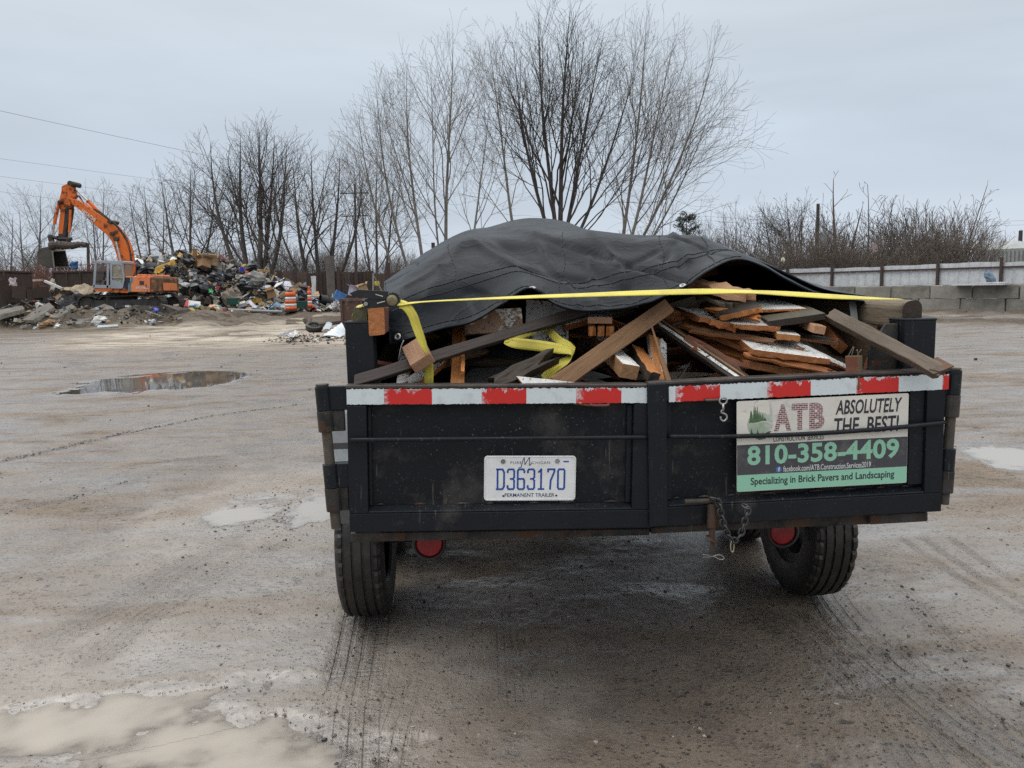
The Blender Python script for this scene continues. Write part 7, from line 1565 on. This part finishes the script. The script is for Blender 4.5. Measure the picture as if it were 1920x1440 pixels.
sheet([(252, 492), (270, 496), (268, 488), (250, 482)], 46.2, whitep, 'white board lying tilted at the left top of the heap', dy=(0, 0, .5, .5)); sheet([(318, 488), (332, 486), (331, 481), (322, 482)], 46.8, whitep, 'small white sheet beside the top yellow cloth', dy=(0, 0, .4, .4))
sheet([(271, 494), (286, 495), (284, 482), (276, 485)], 46.5, card2, 'tan cardboard sheet behind the white board on the heap', 'cardboard_sheet', 'cardboard', wav=.03)
for k, (px, py, Y, s_, lb) in enumerate(((352, 488, 46.0, .48, 'black bag at the very top of the heap beside the wooden post'), (256, 500, 45.6, .50, 'black bag at the left end of the heap under the white board'), (277, 504, 45.2, .55, 'black bag left of the sliding yellow cloth'), (372, 535, 43.9, .60, 'black bag low in the middle of the heap'), (386, 541, 43.7, .50, 'shiny black bag touching the low middle bag'), (474, 501, 46.2, .5, 'dark green black bag at the right end of the heap ridge'), (460, 536, 44.0, .55, 'black bag below the grey mattress'), (497, 549, 43.6, .45, 'dark bag left of the cardboard in front of the rusty wall'), (566, 556, 42.8, .48, 'black bag just right of the striped traffic drum'), (404, 520, 44.6, .4, 'dark bag half way up the heap'), (318, 505, 45.2, .36, 'black bag between the two yellow cloths'), (430, 515, 45.2, .42, 'dark bag on the right slope of the heap'), (568, 541, 44.2, .4, 'black bag behind the planks near the striped drum'), (346, 545, 43.5, .42, 'black bag close behind the counterweight of the excavator'))):
    crumple('garbage_bag', onY(px, py, Y), s_ * .8, pbag, lb, 'garbage bag', 30 + k, (1.15, .9, .75), 'garbage bags on the heap')
crumple('mattress', onY(478, 522, 45.0), .55, greyfab, 'grey folded mattress on the right part of the heap', 'mattress', 60, (1.3, .7, .7)); crumple('sofa_cushion', onY(437, 557, 42.9), .62, plain('taupe_fabric', (.21, .17, .135), .9), 'big taupe cushion at the foot of the heap above the green tub', 'cushion', 61, (1.4, .8, .7))
cbox(454, 505, 46.2, .26, .26, .26, (.2, .2, .4), plain('royal_blue_plastic', (.08, .09, .50), .4), 'small royal blue crate on the heap ridge', 'plastic_crate', 'crate', False); sheet([(459, 518), (467, 517), (466, 508), (462, 508)], 45.6, plain('coral_red_cloth', (.6, .09, .06), .7), 'coral red cloth near the right end of the heap', 'cloth', 'cloth', wav=.05)
sheet([(457, 538), (464, 536), (460, 525), (455, 526)], 43.9, plain('turquoise_cloth', (.04, .35, .40), .7), 'turquoise cloth on the right slope of the heap', 'cloth', 'cloth', wav=.04); sheet([(391, 549), (400, 549), (398, 543), (392, 544)], 43.2, plain('bright_green_cloth', (.05, .42, .12), .6), 'bright green scrap low on the heap', 'cloth', 'cloth', wav=.04)
stickp((486, 529, 44.8), (489, 510, 45.2), .10, w_orange, 'orange plank standing at the right end of the heap', flat=.5); stickp((482, 506, 45.4), (506, 509, 45.6), .06, palewood, 'pale plank lying across the rusty wall end of the heap')
sheet([(512, 541), (526, 533), (532, 528), (518, 532)], 44.0, whitep, 'white panel leaning at the right foot of the heap', dy=(0, .1, .6, .5)); sheet([(531, 536), (547, 538), (546, 528), (534, 527)], 44.6, plain('lavender_white_board', (.52, .52, .60), .6), 'lavender white board behind the planks by the rusty wall')
for a, b, r_, lb in (((524, 558, 43.0), (562, 532, 44.0), .09, 'longest grey plank leaning above the striped drum'), ((542, 551, 43.3), (566, 533, 44.2), .16, 'wide brown plank leaning above the striped drum'), ((536, 523, 45.2), (552, 534, 44.6), .08, 'pale plank sloping down by the rusty wall')): stickp(a, b, r_, w_grey if r_ != .16 else w_tan, lb, flat=.3)
cbox(508, 551, 43.0, .42, .40, .36, (.1, -.2, .4), card, 'brown cardboard box left of the striped drum', seed=8); sheet([(585, 556), (600, 556), (597, 546), (591, 547)], 43.0, card2, 'tan cardboard sheet right of the striped post', 'cardboard_sheet', 'cardboard')
# traffic drum and striped post
dz = at(546, 584, 39.6)
drum = empty('traffic_drum', (dz[0], dz[1], dz[2]), 0, 'orange and white striped traffic drum standing at the edge of the heap', 'traffic drum')
tor = plain('traffic_orange', (.72, .12, .02), .45, .2, 4); twh = plain('reflective_white', (.66, .66, .66), .4, .2, 6)
hs = [(.0, .07, 'o'), (.07, .26, 'o'), (.26, .40, 'w'), (.40, .60, 'o'), (.60, .74, 'w'), (.74, 1.0, 'o')]
for a, b, c in hs[1:]: mb = MB(); mb.lathe([(.29 - .03 * a, a), (.29 - .03 * b, b - .004)], (0, 0, 0), (0, 0, 1), 24); mb.build('stripe_band', tor if c == 'o' else twh, drum, smooth=True, solid=.008)
mb = MB(); mb.lathe([(.0001, 0), (.37, 0), (.37, .05), (.29, .07)], (0, 0, 0), (0, 0, 1), 24); mb.build('rubber_base', gum, drum); mb = MB(); mb.lathe([(.26, .996), (.2, 1.0), (.0001, 1.0)], (0, 0, 0), (0, 0, 1), 24); mb.box2((-.12, -.02, 1.001), (.12, .02, 1.07)); mb.build('lid', gum, drum)
dz = at(581.5, 578, 39.9); cone = empty('delineator_post', dz, 0, 'slim orange and white striped post right of the traffic drum', 'traffic post')
for a, b, c in ((.04, .25, 'o'), (.25, .38, 'w'), (.38, .56, 'o'), (.56, .68, 'w'), (.68, .9, 'o'), (.9, 1.12, 't')):
    mb = MB(); mb.lathe([(.115 - .02 * a, a), (.115 - .02 * b, b - .004)] if c != 't' else [(.095, .9), (.05, .95), (.045, 1.02), (.06, 1.04), (.05, 1.12), (.0001, 1.13)], (0, 0, 0), (0, 0, 1), 18); mb.build('stripe_band', twh if c == 'w' else tor, cone, smooth=True, solid=.006)
mb = MB(); mb.lathe([(.0001, 0), (.24, 0), (.24, .03), (.11, .045)], (0, 0, 0), (0, 0, 1), 18); mb.build('rubber_base', gum, cone)
def tub(px, py, Y, w_, h_, label, mt=gtub, rz=.1, tilt=0):
    root = empty('plastic_tub', onY(px, py, Y), rz, label, 'tub'); mb = MB(); k = .86; t_ = .02
    for s_, q in ((-1, 0), (1, 0), (0, -1), (0, 1)):
        if q == 0: P = [(s_ * w_ / 2 * k, -w_ * .32 * k, 0), (s_ * w_ / 2 * k, w_ * .32 * k, 0), (s_ * w_ / 2, w_ * .32, h_), (s_ * w_ / 2, -w_ * .32, h_)]; off = (-s_ * t_, 0, 0)
        else: P = [(-w_ / 2 * k, q * w_ * .32 * k, 0), (w_ / 2 * k, q * w_ * .32 * k, 0), (w_ / 2, q * w_ * .32, h_), (-w_ / 2, q * w_ * .32, h_)]; off = (0, -q * t_, 0)
        mb.prism(P, off)
    mb.box((0, 0, .012), (w_ * .84, w_ * .53, .02)); mb.build('tub_wall', mt, root); mb = MB(); z = h_ + .0; mb.tube([(-w_ / 2, -w_ * .32, z), (w_ / 2, -w_ * .32, z), (w_ / 2, w_ * .32, z), (-w_ / 2, w_ * .32, z)], .025, 6, closed=True); mb.build('rim', mt, root)
tub(438, 571, 41.5, .62, .33, 'dark green tub at the foot of the heap, left one'); tub(568, 578, 41.0, .66, .36, 'dark green tub between the traffic drum and the striped post')
mb = MB(); mb.lathe([(.26, 0), (.28, .03), (.26, .06), (.26, .75), (.0001, .78)], (0, 0, 0), (.75, .5, -.25), 20); o = mb.build('plastic_barrel', gum, solid=.015); o.location = tuple(onY(600, 561, 41.8)); tag(o, 'black barrel lying open on its side right of the striped post', 'barrel')
mb = MB(); mb.tube([(0, 0, 0), (.05, 0, .55), (.03, .05, 1.05)], [.13, .12, .15], 12); o = mb.build('white_pipe', whitep); o.location = tuple(onY(588, 553, 44.0)); tag(o, 'bent white pipe standing against the rusty wall', 'pipe')
cbox(637, 555, 39, .55, .42, .4, (.1, .5, .3), bluep, 'blue plastic bin tipped over right of the black barrel', 'plastic_bin', 'bin', False); cbox(661, 546, 36, .36, .42, .3, (.0, .25, .2), plain('lilac_box_card', (.52, .50, .64), .7), 'lilac and white box above the scabby dumpster', seed=4); cbox(680, 544, 36, .42, .36, .3, (.0, -.3, .5), card2, 'tan cardboard box above the scabby dumpster', seed=5)
cbox(652, 575, 39, .36, .2, .3, (0, .1, .1), whitep, 'small white box on the ground left of the scabby dumpster', seed=6, flaps=False); crumple('plastic_bag', onY(628, 573, 39.2), .26, plain('grey_bag_plastic', (.4, .4, .42), .5), 'pale grey bag on the ground left of the small white box', 'bag', 62, (1.3, .8, .7))
for A, B in (((688, 560, 27.5), (688, 515, 27.5)), ((688, 515, 27.5), (706, 551, 27.6)), ((668, 531, 28), (684, 551, 27.8))): pass
mb = MB(); mb.tube([at(699.5, 556, 27.5), at(699.5, 514, 27.5), at(717, 548, 27.8)], .028, 6); o = mb.build('wire_stand', zinc); tag(o, 'bent galvanised tube standing in the scabby dumpster', 'metal tube')
sheet([(702, 535), (712, 536), (711, 527), (702, 527)], 27.9, plain('yellow_notice', (.55, .45, .05), .6), 'small yellow tag hanging by the bent tube', 'tag', 'tag', (0, 0, 0, 0), .01)
sheet([(345, 576), (376, 575), (376, 566), (353, 563)], 41.2, whitep, 'white side of a crushed carton behind the wrappers', dy=(0, 0, .3, .3)); sheet([(344, 576), (352, 574), (353, 563), (350, 563)], 41.15, plain('carton_red', (.6, .03, .03), .6), 'red end of a crushed carton behind the wrappers', dy=(0, 0, .3, .3))
for k, (px, py, mt, lb) in enumerate(((360, 581, 'olive_wrap', 'olive'), (374, 578, 'yellow_wrap', 'yellow'), (388, 581, 'black_yellow_wrap', 'dark'), (366, 574, 'pale_blue_wrap', 'pale blue'), (395, 577, 'peach_wrap', 'peach'))):
    crumple('wrapper', onY(px, py, 40.4), .22, plain(mt, ((.26, .22, .06), (.5, .36, .06), (.06, .055, .04), (.35, .5, .62), (.6, .36, .22))[k], .5), lb + ' wrapper in the low pile left of the sawn planks', 'wrapper', 70 + k, (1.4, .8, .45))
for k, (a, b) in enumerate((((400, 578, 40.3), (429, 586, 39.6)), ((402, 581, 40.2), (432, 588, 39.5)), ((400, 584, 40.0), (428, 589, 39.4)), ((440, 587, 40.2), (475, 589, 39.6)))): stickp(a, b, .055, palewood, ('topmost pale sawn plank of the low stack left of the grey pipe', 'middle pale sawn plank of the low stack left of the grey pipe', 'bottom pale sawn plank of the low stack left of the grey pipe', 'pale sawn plank lying alone below the grey pipe')[k], flat=1.6)
mb = MB(); mb.tube([at(428, 581, 39.8), at(530, 585, 39.2)], .075, 10); tag(mb.build('grey_pipe', plain('grey_pipe_plastic', (.20, .21, .235), .4, .2, 4)), 'long grey pipe lying along the foot of the heap', 'pipe')
sheet([(479, 582), (486, 579), (470, 563), (464, 565)], 41.0, plain('lilac_white_panel', (.55, .55, .66), .5), 'slanted lilac white panel at the foot of the heap', dy=(0, 0, .4, .4), th=.10); sheet([(442, 576), (460, 575), (459, 564), (446, 568)], 41.6, plain('ivory_panel', (.56, .54, .46), .6), 'ivory panel right of the left green tub', dy=(0, 0, .3, .3))
sheet([(500, 577), (524, 576), (527, 568), (512, 569)], 40.8, plain('sky_blue_sheet', (.24, .36, .47), .5), 'pale blue sheet curled left of the traffic drum', 'plastic_sheet', 'sheet', wav=.05)
# broken concrete on the bank
slabm = plain('broken_concrete', (.155, .14, .118), .9, .5, 1.3, c2=(.09, .08, .068), bumpy=.7, bscale=7, bdist=.05); slabe = plain('broken_concrete_edge', (.27, .25, .205), .9, .4, 3, c2=(.15, .14, .115), bumpy=.7, bscale=9, bdist=.05)
def cslab(quad, th, label, seed):
    o = slab(quad, th, (slabm, slabe), label, 1.8, seed, 'concrete slab', 'concrete_slab'); o['group'] = 'broken concrete slabs'; return o
cslab([(150, 609, 35.3), (211, 574, 37.2), (196, 571, 38.1), (104, 603, 36.0)], .24, 'biggest broken concrete slab, tilted in front of the excavator tracks', 81)
cslab([(62, 600, 35.6), (101, 575, 37.0), (92, 567, 37.8), (26, 600, 36.2)], .22, 'broken concrete slab left of the biggest slab', 82)
cslab([(108, 596, 36.0), (142, 575, 37.3), (134, 570, 37.9), (84, 594, 36.5)], .18, 'narrow concrete slab wedged behind the biggest slab', 83)
cslab([(-6, 592, 35.4), (46, 579, 36.4), (42, 573, 37.0), (-8, 582, 36.4)], .24, 'pale edged concrete slab at the left edge of the view', 84)
mb = MB(); P = [at(px, 584.5 + .05 * (px - 257) * .4, 37.6 + (px - 257) * .012) for px in range(257, 404, 12)]; rr = random.Random(8)
mb.tube(P, [.13 * rr.uniform(.85, 1.2) for _ in P], 9); tag(mb.build('concrete_kerb', slabe), 'long broken concrete kerb lying right of the tracks', 'concrete kerb')
crumple('mud_mound', onY(300, 597, 37.2) * [1, 1, 0] + [0, 0, .05], 1.0, dirt_m, 'dark mud mound under the broken kerb', 'mound', 90, (2.2, .7, .75))
for k, (px, py, s_, mt, lb, cat) in enumerate(((108, 614, .24, whitep, 'white lump of plastic at the foot of the bank under the biggest slab', 'plastic'), (73, 616, .2, whitep, 'small white plastic lump left of the lump under the biggest slab', 'plastic'), (98, 600, .36, card2, 'tan cardboard lump on the bank left of the biggest slab', 'cardboard'), (92, 609, .3, card, 'brown cardboard lump on the bank below the tan one', 'cardboard'), (187, 603, .26, whitep, 'torn white plastic right of the biggest slab', 'plastic'), (284, 606, .22, plain('grey_bag_plastic', (.4, .4, .42)), 'pale grey bag at the foot of the mud mound', 'bag'), (345, 598, .26, slabe, 'tan stone at the right foot of the mud mound', 'stone'), (293, 581, .14, plain('royal_blue_plastic', (.08, .09, .5)), 'small blue scrap on top of the broken kerb', 'plastic'), (2, 596, .22, whitep, 'white lump at the left edge below the pale edged slab', 'plastic'))):
    crumple(cat if cat != 'plastic' else 'plastic_scrap', onY(px, py, 35.6 if py > 600 else 36.6), s_, mt, lb, cat, 100 + k, (1.2, .8, .75))
sheet([(182, 615), (222, 612), (221, 609), (184, 610)], 34.8, plain('pale_grey_sheet', (.42, .45, .47), .5), 'pale grey sheet lying flat at the foot of the bank', dy=(0, 0, .5, .5), th=.04)
stickp((62, 526, 41), (80, 525, 41), .05, plain('pinkish_white_bar', (.5, .42, .40), .6), 'short pinkish white bar left of the excavator cab', 'bar', 'bar'); stickp((84, 527, 41), (116, 541, 40.6), .06, whitep, 'white bar sloping down towards the excavator cab', 'bar', 'bar')
sheet([(116, 549), (176, 552), (174, 537), (122, 538)], 40.4, plain('pale_plywood', (.42, .33, .22), .8, .4, 3), 'pale buckled plywood sheet lying in front of the cab', 'plywood_sheet', 'plywood', dy=(0, 0, 1.4, 1.4), th=.05, wav=.10); sheet([(112, 572), (182, 567), (180, 553), (114, 548)], 40.1, plain('black_car_shell', (.018, .018, .02), .4, .4, 4), 'crushed black sheet metal under the plywood in front of the cab', 'crushed_metal', 'scrap metal', dy=(0, 0, .6, .6), th=.06, wav=.14)
sheet([(131, 503), (147, 505), (147, 490), (132, 491)], 45.9, plain('denim_blue_cloth', (.045, .13, .28), .85), 'blue cloth hung over the rim of the dumpster behind the bucket', 'cloth', 'cloth', (0, 0, 0, 0), .03, .04)
sheet([(92, 545), (103, 545), (104, 525), (96, 522)], 41.4, plain('beige_board', (.38, .35, .27), .7), 'beige curved board standing left of the cab', 'board', 'board', wav=.05); sheet([(17, 536), (31, 536), (31, 522), (18, 522)], 41.2, plain('pinkish_grey_cloth', (.33, .28, .29), .8), 'pinkish grey cloth hanging at the far left', 'cloth', 'cloth', wav=.04)
for k, (px0, px1, py, h_) in enumerate(((30, 56, 536, 22), (56, 76, 540, 20), (66, 92, 536, 18), (0, 22, 532, 34))): cbox((px0 + px1) / 2, py + 12, 42.4, (px1 - px0) * 42.4 / FPX, h_ * 42.4 / FPX, .7, (.05 * k, .1 - .07 * k, .2 * k), rust_d, ('rusty steel box at the left behind the cloth', 'second rusty steel box left of the beige board', 'rusty steel box lying just left of the beige board', 'rusty steel box at the left edge of the view')[k], 'steel_box', 'steel box', False)
# the tyre and sheets near the trailer
tz = at(589, 608, 29.5); ty = empty('car_tyre', (tz[0], tz[1], float(g0(tz[0], tz[1])) + .20), 0, 'old car tyre with a black alloy rim lying on the ground left of the trailer', 'tyre'); ty.rotation_euler = (R(20), R(10), 0)
mb = MB(); mb.lathe([(.215, -.10), (.25, -.118), (.30, -.112), (.325, -.09), (.33, 0), (.325, .09), (.30, .112), (.25, .118), (.215, .10), (.205, 0)], (0, 0, 0), (0, 0, 1), 36, closed=True); mb.build('tyre', rubber, ty, smooth=True)
mb = MB(); mb.lathe([(.208, .085), (.19, .09), (.185, .05), (.06, .02), (.055, .055), (.0001, .06)], (0, 0, -.0), (0, 0, 1), 30)
for k in range(10): a = 2 * math.pi * k / 10; mb.box((.12 * math.cos(a), .12 * math.sin(a), .062), (.15, .022, .02), rotz(a))
mb.build('rim', gum, ty)
def corr(quad, Y, label, dy):
    q = [at(p[0], p[1], Y + d_) for p, d_ in zip(quad, dy)]; c = sum(q) / 4; rows = []; nn_ = np.cross(q[1] - q[0], q[3] - q[0]); nn_ /= np.linalg.norm(nn_)
    for i in range(25):
        v = i / 24; rows.append([(q[0] * (1 - u) + q[1] * u) * (1 - v) + (q[3] * (1 - u) + q[2] * u) * v - c + nn_ * (.03 * (i % 4 < 1) + .05 * math.sin(u * 3)) for u in np.linspace(0, 1, 8)])
    mb = MB(); mb.grid(rows); o = mb.build('corrugated_sheet', plain('white_corrugated_metal', (.58, .62, .66), .45, .15, 4), solid=.012); o.location = tuple(c); tag(o, label, 'metal sheet')
corr([(602, 632), (636, 634), (649, 626), (640, 606)], 25.2, 'white corrugated sheet lying beside the scabby dumpster', (0, 0, 1.2, 1.6)); corr([(604, 622), (618, 619), (623, 608), (612, 607)], 26.0, 'smaller white corrugated sheet between the old tyre and the larger one', (0, 0, .7, .7))
stickp((521, 630, 25.2), (548, 620, 25.8), .035, plain('pale_grey_sheet', (.42, .45, .47)), 'pale grey strip on the ground left of the tyre', 'strip', 'strip'); sheet([(533, 632), (558, 630), (560, 624), (542, 624)], 25.3, whitep, 'crumpled white sheet on the ground in front of the tyre', 'plastic_sheet', 'sheet', (0, 0, .8, .8), .02, .05)
stickp((600, 610, 27.2), (640, 604, 27.6), .06, greasy, 'black beam lying behind the tyre', 'beam', 'beam'); crumple('dry_weeds', onY(577, 602, 31.0), .14, bk_twig, 'little heap of dry weeds behind the tyre', 'weeds', 120)
for mt in (wire_m,): pass
